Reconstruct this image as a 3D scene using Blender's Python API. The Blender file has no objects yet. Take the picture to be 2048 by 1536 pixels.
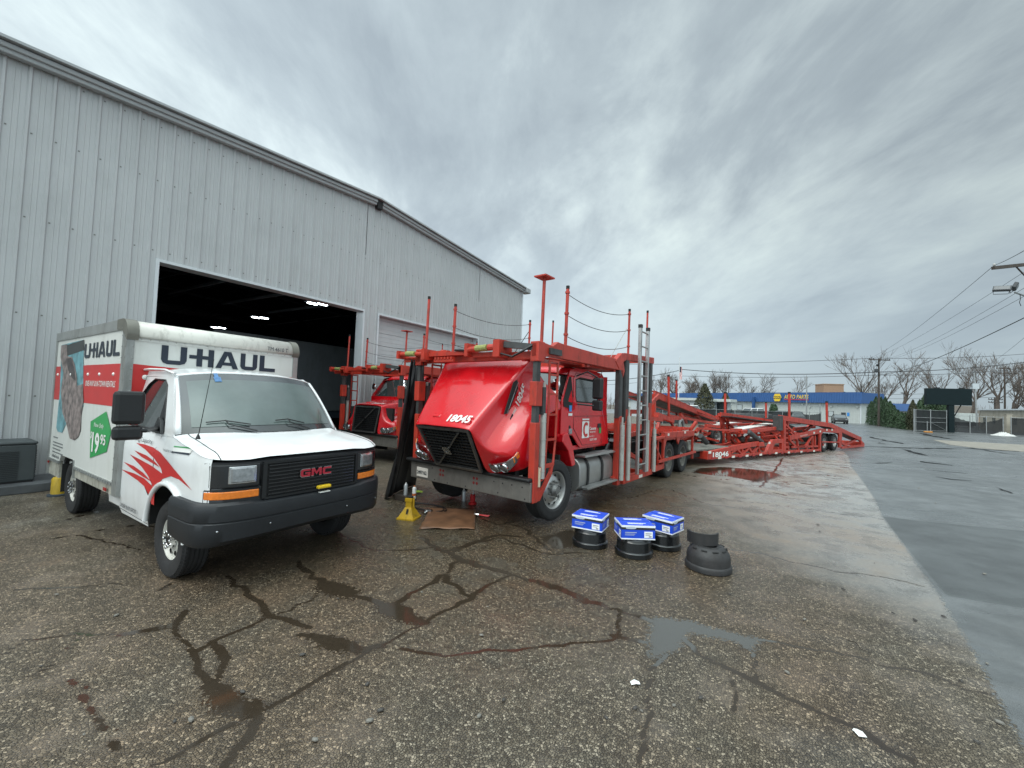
import bpy, bmesh, math, random
from mathutils import Vector, Matrix
R_ = math.radians
C = bpy.context.scene.collection
scene = bpy.context.scene

# ---------------- camera ----------------
F, PX, PY, ROLL, PITCH, YAW, H = 820., 1024., 768., .037, R_(2.25), R_(32.4), 1.85
FWD = Vector((-math.sin(YAW)*math.cos(PITCH), math.cos(YAW)*math.cos(PITCH), math.sin(PITCH)))
r0 = Vector((math.cos(YAW), math.sin(YAW), 0)); u0 = r0.cross(FWD)
RT = r0*math.cos(ROLL)+u0*math.sin(ROLL); UP = -r0*math.sin(ROLL)+u0*math.cos(ROLL)
CAM = Vector((0, 0, H))
cd = bpy.data.cameras.new('camera'); cam = bpy.data.objects.new('camera', cd); C.objects.link(cam)
cd.sensor_fit = 'HORIZONTAL'; cd.sensor_width = 36; cd.lens = F/2048*36; cd.clip_start = .05; cd.clip_end = 3000
m = Matrix.Identity(4)
for i in range(3):
    m[i][0] = RT[i]; m[i][1] = UP[i]; m[i][2] = -FWD[i]; m[i][3] = CAM[i]
cam.matrix_world = m
scene.camera = cam
def ray(x, y): return FWD+RT*((x-PX)/F)-UP*((y-PY)/F)
def gnd(x, y, z=0.):
    d = ray(x, y); return CAM+d*((z-H)/d.z)
def at(x, y, depth): return CAM+ray(x, y)*depth
def onY(x, y, Y): d = ray(x, y); return CAM+d*(Y/d.y)
def onX(x, y, X): d = ray(x, y); return CAM+d*(X/d.x)

# ---------------- world: overcast sky ----------------
w = bpy.data.worlds.new('World'); scene.world = w; w.use_nodes = True
nt = w.node_tree; nt.nodes.clear()
def N(nt, t, **k):
    n = nt.nodes.new(t)
    for a, b in k.items():
        if a == 'i':
            for q, v in b.items(): n.inputs[q].default_value = v
        else: setattr(n, a, b)
    return n
def ramp(nt, stops, interp='LINEAR'):
    n = nt.nodes.new('ShaderNodeValToRGB'); cr = n.color_ramp; cr.interpolation = interp
    while len(cr.elements) < len(stops): cr.elements.new(.5)
    for e, (p, c) in zip(cr.elements, stops):
        e.position = p; e.color = (c[0], c[1], c[2], 1) if not isinstance(c, (int, float)) else (c, c, c, 1)
    return n
def math_(nt, op, a, b=None, c=None, clamp=False):
    n = nt.nodes.new('ShaderNodeMath'); n.operation = op; n.use_clamp = clamp
    for i, v in enumerate((a, b, c)):
        if v is None: continue
        if isinstance(v, (int, float)): n.inputs[i].default_value = v
        else: nt.links.new(v, n.inputs[i])
    return n.outputs[0]
def mixc(nt, f, a, b, mode='MIX'):
    n = nt.nodes.new('ShaderNodeMix'); n.data_type = 'RGBA'; n.blend_type = mode
    for s, v in ((0, f), (6, a), (7, b)):
        if isinstance(v, (int, float)) and s == 0: n.inputs[0].default_value = v
        elif isinstance(v, tuple): n.inputs[s].default_value = (*v, 1)
        else: nt.links.new(v, n.inputs[s])
    return n.outputs[2]
L = nt.links.new
tc = N(nt, 'ShaderNodeTexCoord'); sp = N(nt, 'ShaderNodeSeparateXYZ'); L(tc.outputs['Generated'], sp.inputs[0])
zz = math_(nt, 'ADD', math_(nt, 'MAXIMUM', sp.outputs[2], 0.), .26)
cx = math_(nt, 'DIVIDE', sp.outputs[0], zz); cy = math_(nt, 'DIVIDE', sp.outputs[1], zz)
cb = N(nt, 'ShaderNodeCombineXYZ'); L(cx, cb.inputs[0]); L(cy, cb.inputs[1])
mp = N(nt, 'ShaderNodeMapping'); L(cb.outputs[0], mp.inputs[0]); mp.vector_type = 'TEXTURE'; mp.inputs['Rotation'].default_value = (0, 0, R_(131)); mp.inputs['Scale'].default_value = (2.5, 1.75, 1)
mp.inputs['Location'].default_value = (12.3, -4.1, 0)
n1 = N(nt, 'ShaderNodeTexNoise', i={'Scale': 1.75, 'Detail': 8., 'Roughness': .58, 'Distortion': .25}); L(mp.outputs[0], n1.inputs[0])
mp2 = N(nt, 'ShaderNodeMapping'); L(cb.outputs[0], mp2.inputs[0]); mp2.vector_type = 'TEXTURE'; mp2.inputs['Rotation'].default_value = (0, 0, R_(128)); mp2.inputs['Scale'].default_value = (2.0, .9, 1)
n2 = N(nt, 'ShaderNodeTexNoise', i={'Scale': 3.4, 'Detail': 8., 'Roughness': .62, 'Distortion': .4}); L(mp2.outputs[0], n2.inputs[0])
nn = math_(nt, 'ADD', math_(nt, 'MULTIPLY', n1.outputs[0], .72), math_(nt, 'MULTIPLY', n2.outputs[0], .28))
cl = ramp(nt, [(.34, (.165, .195, .217)), (.43, (.215, .252, .272)), (.495, (.285, .33, .343)), (.59, (.385, .442, .432))]); L(nn, cl.inputs[0])
# towards the horizon the deck closes to an even grey
hz = N(nt, 'ShaderNodeMapRange', i={'From Min': .03, 'From Max': .40}); L(sp.outputs[2], hz.inputs[0])
col = mixc(nt, hz.outputs[0], (.245, .297, .33), cl.outputs[0])
# brighter over the building side (west); overhead gain added to light the yard
az = math_(nt, 'MULTIPLY', sp.outputs[0], -1.)
br = N(nt, 'ShaderNodeMapRange', i={'From Min': -.3, 'From Max': .75, 'To Min': .88, 'To Max': 1.48}); L(az, br.inputs[0])
zt = N(nt, 'ShaderNodeMapRange', i={'From Min': .72, 'From Max': .95, 'To Min': 1.0, 'To Max': 3.6}); L(sp.outputs[2], zt.inputs[0])
bk = math_(nt, 'ADD', math_(nt, 'MULTIPLY', sp.outputs[0], .62), math_(nt, 'MULTIPLY', sp.outputs[1], -.78))   # unseen sky behind the camera boosted to brighten wall and ground
bb = N(nt, 'ShaderNodeMapRange', interpolation_type='SMOOTHSTEP', i={'From Min': -.12, 'From Max': .75, 'To Min': 1.0, 'To Max': 2.65}); L(bk, bb.inputs[0])
k = math_(nt, 'MULTIPLY', math_(nt, 'MULTIPLY', br.outputs[0], zt.outputs[0]), bb.outputs[0])
vm = N(nt, 'ShaderNodeVectorMath', operation='SCALE'); L(col, vm.inputs[0]); L(k, vm.inputs['Scale'])
bgc = N(nt, 'ShaderNodeBackground', i={'Strength': 1.0}); L(vm.outputs[0], bgc.inputs[0])
SUN_EL, SUN_AZ = R_(48), R_(200)
sky = N(nt, 'ShaderNodeTexSky', sky_type='NISHITA', sun_disc=False, sun_elevation=SUN_EL, sun_rotation=SUN_AZ)
bgs = N(nt, 'ShaderNodeBackground', i={'Strength': .05}); L(sky.outputs[0], bgs.inputs[0])
mx = N(nt, 'ShaderNodeMixShader', i={0: .93}); L(bgs.outputs[0], mx.inputs[1]); L(bgc.outputs[0], mx.inputs[2])
wo = N(nt, 'ShaderNodeOutputWorld'); L(mx.outputs[0], wo.inputs[0])
sl = bpy.data.lights.new('sun', 'SUN'); sl.energy = .7; sl.angle = R_(35); sl.color = (1, .97, .93)
so = bpy.data.objects.new('sun', sl); C.objects.link(so); so.location = (0, 0, 30)
sv = Vector((math.sin(SUN_AZ)*math.cos(SUN_EL), math.cos(SUN_AZ)*math.cos(SUN_EL), math.sin(SUN_EL)))
so.rotation_euler = sv.to_track_quat('Z', 'Y').to_euler()
vs = scene.view_settings; vs.view_transform = 'Standard'; vs.look = 'None'; vs.exposure = 0.95; vs.gamma = 1

# ---------------- helpers ----------------
MATS = {}
def mat(name, col=(.5, .5, .5), rough=.5, metal=0., spec=.5, coat=0., var=0., vscale=3., bump=0., bscale=60., emit=None, dirt=None, trans=0., dscale=2.5):
    if name in MATS: return MATS[name]
    mt = bpy.data.materials.new(name); mt.use_nodes = True; nt = mt.node_tree; b = nt.nodes['Principled BSDF']; L = nt.links.new
    b.inputs['Roughness'].default_value = rough; b.inputs['Metallic'].default_value = metal; b.inputs['Specular IOR Level'].default_value = spec
    b.inputs['Coat Weight'].default_value = coat; b.inputs['Coat Roughness'].default_value = .08; b.inputs['Transmission Weight'].default_value = trans
    tc = N(nt, 'ShaderNodeTexCoord')
    nz = N(nt, 'ShaderNodeTexNoise', i={'Scale': vscale, 'Detail': 6., 'Roughness': .6}); L(tc.outputs['Object'], nz.inputs[0])
    v = var if var else .06
    dk = tuple(c*(1-v) for c in col); lt = tuple(min(1, c*(1+v)) for c in col)
    cr = ramp(nt, [(.3, dk), (.7, lt)]); L(nz.outputs[0], cr.inputs[0]); o = cr.outputs[0]
    if dirt:
        dn = N(nt, 'ShaderNodeTexNoise', i={'Scale': dscale, 'Detail': 9., 'Roughness': .68}); 
        mpp = N(nt, 'ShaderNodeMapping'); mpp.inputs['Scale'].default_value = (1, 1, .35); L(tc.outputs['Object'], mpp.inputs[0]); L(mpp.outputs[0], dn.inputs[0])
        dr = ramp(nt, [(.5, 0.), (.72, dirt[1])]); L(dn.outputs[0], dr.inputs[0])
        o = mixc(nt, dr.outputs[0], o, dirt[0])
        rr = N(nt, 'ShaderNodeMapRange', i={'To Min': rough, 'To Max': min(1, rough+.35)}); L(dr.outputs[0], rr.inputs[0]); L(rr.outputs[0], b.inputs['Roughness'])
    L(o, b.inputs['Base Color'])
    if bump:
        bn = N(nt, 'ShaderNodeTexNoise', i={'Scale': bscale, 'Detail': 4.}); L(tc.outputs['Object'], bn.inputs[0])
        bp = N(nt, 'ShaderNodeBump', i={'Strength': bump, 'Distance': .01}); L(bn.outputs[0], bp.inputs['Height']); L(bp.outputs[0], b.inputs['Normal'])
    if emit:
        b.inputs['Emission Color'].default_value = (*emit[0], 1); b.inputs['Emission Strength'].default_value = emit[1]
    MATS[name] = mt
    return mt

class MB:
    def __init__(s): s.v = []; s.f = []; s.mi = []; s.k = 0
    def add(s, vs, fs):
        o = len(s.v); s.v += [tuple(p) for p in vs]
        for f in fs: s.f.append(tuple(i+o for i in f)); s.mi.append(s.k)
        return s
    def poly(s, pts): return s.add(pts, [tuple(range(len(pts)))])
    def box(s, lo, hi):
        x0, y0, z0 = lo; x1, y1, z1 = hi
        return s.add([(x0, y0, z0), (x1, y0, z0), (x1, y1, z0), (x0, y1, z0), (x0, y0, z1), (x1, y0, z1), (x1, y1, z1), (x0, y1, z1)],
                     [(0, 3, 2, 1), (4, 5, 6, 7), (0, 1, 5, 4), (1, 2, 6, 5), (2, 3, 7, 6), (3, 0, 4, 7)])
    def bar(s, p, q, wd, h, up=(0, 0, 1)):
        p = Vector(p); q = Vector(q); d = (q-p).normalized(); u = Vector(up)
        if abs(d.dot(u)) > .98: u = Vector((0, 1, 0))
        a = d.cross(u).normalized()*(wd/2); b = a.cross(d).normalized()*(h/2)
        vs = [p-a-b, p+a-b, p+a+b, p-a+b, q-a-b, q+a-b, q+a+b, q-a+b]
        return s.add(vs, [(0, 1, 2, 3), (7, 6, 5, 4), (1, 0, 4, 5), (2, 1, 5, 6), (3, 2, 6, 7), (0, 3, 7, 4)])
    def tube(s, pts, r, n=8, caps=True):
        pts = [Vector(p) for p in pts]; rs = r if isinstance(r, (list, tuple)) else [r]*len(pts)
        vs = []; prev = None
        for i, p in enumerate(pts):
            d = (pts[min(i+1, len(pts)-1)]-pts[max(i-1, 0)]).normalized()
            if prev is None:
                u = Vector((0, 0, 1)) if abs(d.z) < .9 else Vector((1, 0, 0)); a = d.cross(u).normalized()
            else: a = (prev-d*prev.dot(d)).normalized()
            prev = a; b = d.cross(a)
            for j in range(n):
                t = 2*math.pi*j/n; vs.append(p+(a*math.cos(t)+b*math.sin(t))*rs[i])
        fs = []
        for i in range(len(pts)-1):
            for j in range(n):
                k = (j+1) % n; fs.append((i*n+j, i*n+k, (i+1)*n+k, (i+1)*n+j))
        if caps: fs.append(tuple(reversed(range(n)))); fs.append(tuple((len(pts)-1)*n+j for j in range(n)))
        return s.add(vs, fs)
    def lathe(s, prof, c, axis='z', n=32, cap=False):
        c = Vector(c); vs = []
        for r, h in prof:
            for j in range(n):
                t = 2*math.pi*j/n; x, y = r*math.cos(t), r*math.sin(t)
                p = {'z': (x, y, h), 'x': (h, x, y), 'y': (y, h, x)}[axis]
                vs.append(c+Vector(p))
        fs = []
        for i in range(len(prof)-1):
            for j in range(n):
                k = (j+1) % n; fs.append((i*n+j, i*n+k, (i+1)*n+k, (i+1)*n+j))
        if cap: fs.append(tuple(reversed(range(n)))); fs.append(tuple((len(prof)-1)*n+j for j in range(n)))
        return s.add(vs, fs)
    def prism(s, pts, vec):
        n = len(pts); vec = Vector(vec); pts = [Vector(p) for p in pts]
        return s.add(pts+[p+vec for p in pts], [tuple(range(n))[::-1], tuple(range(n, 2*n))]+[(i, (i+1) % n, n+(i+1) % n, n+i) for i in range(n)])
    def grid(s, rows, close=False):
        n = len(rows[0]); vs = [p for r in rows for p in r]; fs = []
        for i in range(len(rows)-1):
            for j in range(n if close else n-1):
                k = (j+1) % n; fs.append((i*n+j, i*n+k, (i+1)*n+k, (i+1)*n+j))
        return s.add(vs, fs)
    def ring(s, a, b):   # annular panel between two outlines with as many points
        n = len(a); return s.add(list(a)+list(b), [(i, (i+1) % n, n+(i+1) % n, n+i) for i in range(n)])
    def cut(s): s.br = getattr(s, 'br', [])+[(len(s.v), len(s.f))]; return s
    def build(s, name, mt, *a, **k):
        if not getattr(s, 'br', None): return s.build1(name, mt, *a, **k)
        ends = s.br+[(len(s.v), len(s.f))]; v0 = f0 = 0; out = None
        for ve, fe in ends:
            if fe > f0:
                q = MB(); q.v = s.v[v0:ve]; q.f = [tuple(i-v0 for i in f) for f in s.f[f0:fe]]; q.mi = s.mi[f0:fe]; o = q.build1(name, mt, *a, **k); out = out or o
            v0, f0 = ve, fe
        return out
    def build1(s, name, mt, parent=None, smooth=None, bevel=0, off=None, fix=True, solid=0, sub=0):
        me = bpy.data.meshes.new(name)
        vs = s.v if off is None else [(p[0]-off[0], p[1]-off[1], p[2]-off[2]) for p in s.v]
        me.from_pydata(vs, [], s.f); 
        for q in (mt if isinstance(mt, (list, tuple)) else [mt]): me.materials.append(q)
        if max(s.mi, default=0): me.polygons.foreach_set('material_index', s.mi)
        if fix:
            bm = bmesh.new(); bm.from_mesh(me); bmesh.ops.remove_doubles(bm, verts=bm.verts, dist=1e-5)
            bmesh.ops.recalc_face_normals(bm, faces=bm.faces); bm.to_mesh(me); bm.free()
        if smooth is not None:
            me.polygons.foreach_set('use_smooth', [True]*len(me.polygons)); me.set_sharp_from_angle(angle=R_(smooth))
        o = bpy.data.objects.new(name, me); C.objects.link(o); o.parent = parent
        if solid:
            q = o.modifiers.new('solid', 'SOLIDIFY'); q.thickness = solid; q.offset = 0
        if sub:
            q = o.modifiers.new('sub', 'SUBSURF'); q.levels = sub; q.render_levels = sub
        if bevel:
            q = o.modifiers.new('bevel', 'BEVEL'); q.width = bevel; q.segments = 2; q.limit_method = 'ANGLE'; q.angle_limit = R_(40)
        return o

def tag(o, label, cat, group=None):
    o['label'] = label; o['category'] = cat
    if group: o['group'] = group
    return o
def thing(name, loc, rz, label, cat, group=None):
    o = bpy.data.objects.new(name, None); C.objects.link(o); o.location = loc; o.rotation_euler = (0, 0, rz); o.empty_display_size = .2
    return tag(o, label, cat, group)
def struct(o, kind='structure'): o['kind'] = kind; return o
def kids(o): return [c for c in bpy.data.objects if c.parent == o]
def copy_tree(o, parent=None):
    c = o.copy(); C.objects.link(c); c.parent = parent
    for ch in kids(o): copy_tree(ch, c)
    return c
def text(s, name, mt, parent, origin, right, up, size, width=None, shear=0., bold=0., depth=.002, align='CENTER', spacing=1.):
    cu = bpy.data.curves.new(name, 'FONT'); cu.body = s; cu.size = 1; cu.shear = shear; cu.offset = bold; cu.extrude = 0; cu.align_x = align; cu.align_y = 'CENTER'; cu.space_character = spacing; cu.resolution_u = 3
    t = bpy.data.objects.new(name+'_tmp', cu); C.objects.link(t); bpy.context.view_layer.update()
    me = bpy.data.meshes.new_from_object(t.evaluated_get(bpy.context.evaluated_depsgraph_get()))
    bpy.data.objects.remove(t); me.name = name
    xs = [v.co.x for v in me.vertices]; ys = [v.co.y for v in me.vertices]
    k = size/max(1e-6, max(ys)-min(ys)); kx = k if width is None else width/max(1e-6, max(xs)-min(xs))
    right = Vector(right).normalized(); up = Vector(up).normalized(); nn = right.cross(up); oo = Vector(origin)
    x0 = (max(xs)+min(xs))/2 if align == 'CENTER' else min(xs); y0 = (max(ys)+min(ys))/2
    for v in me.vertices:
        v.co = oo+right*((v.co.x-x0)*kx)+up*((v.co.y-y0)*k)+nn*depth
    me.materials.clear(); me.materials.append(mt)
    o = bpy.data.objects.new(name, me); C.objects.link(o); o.parent = parent
    return o
def glyphs(polys, name, mt, parent, origin, right, up, w_, h_, W0, H0, depth=.002):
    """flat letter shapes given in a W0 x H0 box"""
    right = Vector(right).normalized(); up = Vector(up).normalized(); nn = right.cross(up); oo = Vector(origin); b = MB()
    for p in polys: b.poly([oo+right*(x/W0*w_)+up*(y/H0*h_)+nn*depth for x, y in p])
    return b.build(name, mt, parent, fix=False)
random.seed(7)
# ---------------- ground ----------------
def ground_mat():
    mt = bpy.data.materials.new('yard_surface'); mt.use_nodes = True; nt = mt.node_tree; b = nt.nodes['Principled BSDF']; L = nt.links.new
    tc = N(nt, 'ShaderNodeTexCoord'); P = tc.outputs['Object']
    def att(n): a = N(nt, 'ShaderNodeAttribute', attribute_name=n); return a.outputs['Fac']
    def noise(sc, det=5., ro=.6, dist=0., vec=None):
        n = N(nt, 'ShaderNodeTexNoise', i={'Scale': sc, 'Detail': det, 'Roughness': ro, 'Distortion': dist}); L(vec or P, n.inputs[0]); return n.outputs[0]
    def sm(v, lo, hi, to0=0., to1=1.):
        n = N(nt, 'ShaderNodeMapRange', interpolation_type='SMOOTHSTEP', i={'From Min': lo, 'From Max': hi, 'To Min': to0, 'To Max': to1}); L(v, n.inputs[0]); return n.outputs[0]
    M = lambda op, a, b=None, c=None, clamp=False: math_(nt, op, a, b, c, clamp)
    big = noise(.35, 5, .55, .4); med = noise(2.2, 7, .62); fine = noise(28., 5, .65); grit = noise(140., 3, .7)
    wp = N(nt, 'ShaderNodeTexNoise', i={'Scale': 70., 'Detail': 2.}); L(P, wp.inputs[0])
    va = N(nt, 'ShaderNodeVectorMath', operation='MULTIPLY_ADD'); L(wp.outputs['Color'], va.inputs[0]); va.inputs[1].default_value = (.016, .016, .0); L(P, va.inputs[2])
    vo = N(nt, 'ShaderNodeTexVoronoi', voronoi_dimensions='2D', i={'Scale': 64., 'Randomness': 1.}); L(va.outputs[0], vo.inputs[0])
    ve = N(nt, 'ShaderNodeTexVoronoi', voronoi_dimensions='2D', feature='DISTANCE_TO_EDGE', i={'Scale': 64.}); L(va.outputs[0], ve.inputs[0])
    sc = N(nt, 'ShaderNodeSeparateColor'); L(vo.outputs['Color'], sc.inputs[0])
    chip = ramp(nt, [(0., (.058, .047, .031)), (.45, (.125, .106, .075)), (.8, (.175, .15, .108)), (1., (.40, .35, .265))]); L(sc.outputs[0], chip.inputs[0])
    edge = sm(ve.outputs[0], .02, .20)
    c = mixc(nt, edge, (.038, .033, .026), chip.outputs[0])
    worn = M('ADD', att('worn'), M('MULTIPLY', M('SUBTRACT', med, .5), 1.4), clamp=True)
    wc = ramp(nt, [(.3, (.245, .243, .236)), (.7, (.32, .317, .308))]); L(fine, wc.inputs[0])
    c = mixc(nt, M('MULTIPLY', worn, .80), c, wc.outputs[0])
    c = mixc(nt, 1., c, _r(nt, med, [(.3, .62), (.7, 1.3)]), 'MULTIPLY')
    c = mixc(nt, sm(big, .42, .62, 0., .5), c, mixc(nt, 1., c, (1., .78, .62), 'MULTIPLY'))
    sx = N(nt, 'ShaderNodeSeparateXYZ'); L(P, sx.inputs[0])
    dx = M('MULTIPLY', M('ADD', sx.outputs[0], 3.0), .20); dy = M('MULTIPLY', M('ADD', sx.outputs[1], -6.2), .17)
    dd = M('SQRT', M('ADD', M('MULTIPLY', dx, dx), M('MULTIPLY', dy, dy)))
    wet = M('ADD', M('SUBTRACT', 1.1, dd), M('MULTIPLY', M('SUBTRACT', med, .5), 2.4), clamp=True)
    wet = M('MAXIMUM', wet, sm(M('ADD', M('MULTIPLY', big, .6), M('MULTIPLY', med, .4)), .54, .66, 0., .7))
    c = mixc(nt, M('MULTIPLY', wet, .95), c, mixc(nt, 1., c, (.52, .43, .35), 'MULTIPLY'))
    # cracks and silted hollows
    jag = M('MULTIPLY', M('SUBTRACT', M('ADD', M('MULTIPLY', fine, .6), M('MULTIPLY', sc.outputs[2], .4)), .5), .55)
    cm = sm(M('ADD', att('crack'), jag), .36, .43); pm = sm(M('ADD', att('puddle'), M('MULTIPLY', jag, .9)), .40, .54)
    damp = sm(M('ADD', att('crack'), M('MULTIPLY', jag, .8)), .02, .4, 0., .6)
    c = mixc(nt, damp, c, mixc(nt, 1., c, (.5, .42, .34), 'MULTIPLY'))
    hollow = M('MAXIMUM', cm, pm)
    silt = mixc(nt, fine, (.020, .015, .010), (.046, .034, .023)); silt = mixc(nt, att('grey'), silt, (.075, .075, .07))
    c = mixc(nt, hollow, c, silt)
    rough = sm(wet, 0., 1., .46, .17); rough = M('ADD', M('MULTIPLY', rough, M('SUBTRACT', 1., worn)), M('MULTIPLY', sm(med, .36, .64, .16, .42), worn))
    rough = M('ADD', M('MULTIPLY', rough, M('SUBTRACT', 1., hollow)), M('MULTIPLY', hollow, M('ADD', M('MULTIPLY', att('grey'), .16), .09)))
    hgt = M('ADD', M('MULTIPLY', edge, 1.), M('MULTIPLY', sc.outputs[1], .9)); hgt = M('MULTIPLY', hgt, M('SUBTRACT', 1., M('MULTIPLY', worn, .75)))
    hgt = M('ADD', hgt, M('MULTIPLY', med, 3.)); hgt = M('MULTIPLY', hgt, M('SUBTRACT', 1., hollow))
    bst = M('MULTIPLY', sm(wet, 0., 1., .7, .25), M('SUBTRACT', 1., M('MULTIPLY', hollow, .95)))
    # the drive
    mp = N(nt, 'ShaderNodeMapping'); mp.inputs['Rotation'].default_value = (0, 0, R_(-14)); mp.inputs['Scale'].default_value = (.20, .42, 1); L(P, mp.inputs[0])
    st = noise(1.1, 6, .6, .3, mp.outputs[0])
    rc = ramp(nt, [(.3, (.10, .107, .108)), (.7, (.145, .152, .154))]); L(M('ADD', M('MULTIPLY', grit, .7), M('MULTIPLY', med, .3)), rc.inputs[0])
    fm = M('MULTIPLY', att('film'), sm(fine, .3, .6, .5, 1.))
    pc = mixc(nt, grit, (.066, .072, .073), (.104, .112, .114))
    road = sm(M('ADD', att('road'), M('MULTIPLY', jag, 2.0)), .40, .60); pt = sm(M('ADD', att('patch'), M('MULTIPLY', jag, .35)), .35, .65); pt = M('MULTIPLY', pt, road)
    rcol = mixc(nt, pt, rc.outputs[0], pc); rcol = mixc(nt, 1., rcol, _r(nt, med, [(.3, .74), (.7, 1.22)]), 'MULTIPLY'); rcol = mixc(nt, 1., rcol, _r(nt, big, [(.35, .8), (.65, 1.15)]), 'MULTIPLY'); rcol = mixc(nt, M('MULTIPLY', fm, .5), rcol, (.15, .16, .16))
    rr = sm(st, .36, .66, .24, .40); rr = M('ADD', M('MULTIPLY', rr, M('SUBTRACT', 1., pt)), M('MULTIPLY', pt, .50)); rr = M('MULTIPLY', rr, M('SUBTRACT', 1., M('MULTIPLY', fm, .6)))
    c = mixc(nt, road, c, rcol); c = mixc(nt, M('MULTIPLY', M('MULTIPLY', fm, .35), M('SUBTRACT', 1., road)), c, (.2, .2, .19))
    rough = M('ADD', M('MULTIPLY', rough, M('SUBTRACT', 1., road)), M('MULTIPLY', rr, road))
    hgt = M('ADD', M('MULTIPLY', hgt, M('SUBTRACT', 1., road)), M('MULTIPLY', M('MULTIPLY', grit, .9), road))
    tf = noise(.55, 3, .5, .6); zx = M('MULTIPLY', sm(sx.outputs[0], -.6, 1.4), sm(sx.outputs[1], 6.5, 2.2))
    b.inputs['Thin Film IOR'].default_value = 1.45; L(M('MULTIPLY', M('MULTIPLY', zx, sm(tf, .40, .56)), M('ADD', 250., M('MULTIPLY', med, 420.))), b.inputs['Thin Film Thickness'])
    L(c, b.inputs['Base Color']); L(rough, b.inputs['Roughness'])
    bp = N(nt, 'ShaderNodeBump', i={'Distance': .0045}); L(bst, bp.inputs['Strength']); L(hgt, bp.inputs['Height']); L(bp.outputs[0], b.inputs['Normal'])
    return mt
def _r(nt, v, stops):
    n = ramp(nt, stops); nt.links.new(v, n.inputs[0]); return n.outputs[0]
M_coarse = ground_mat()
M_tar = mat('wet_tar_seam', (.012, .013, .014), rough=.75, var=.3, vscale=9, spec=.15)
M_mud = mat('wet_silt', (.036, .026, .018), rough=.10, var=.35, vscale=14, bump=.15, bscale=90)
M_mudgrey = mat('grey_silt', (.085, .085, .08), rough=.16, var=.2, vscale=10, bump=.15, bscale=90)
M_sheen = mat('water_film', (.10, .105, .105), rough=.14, var=.1)


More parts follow.
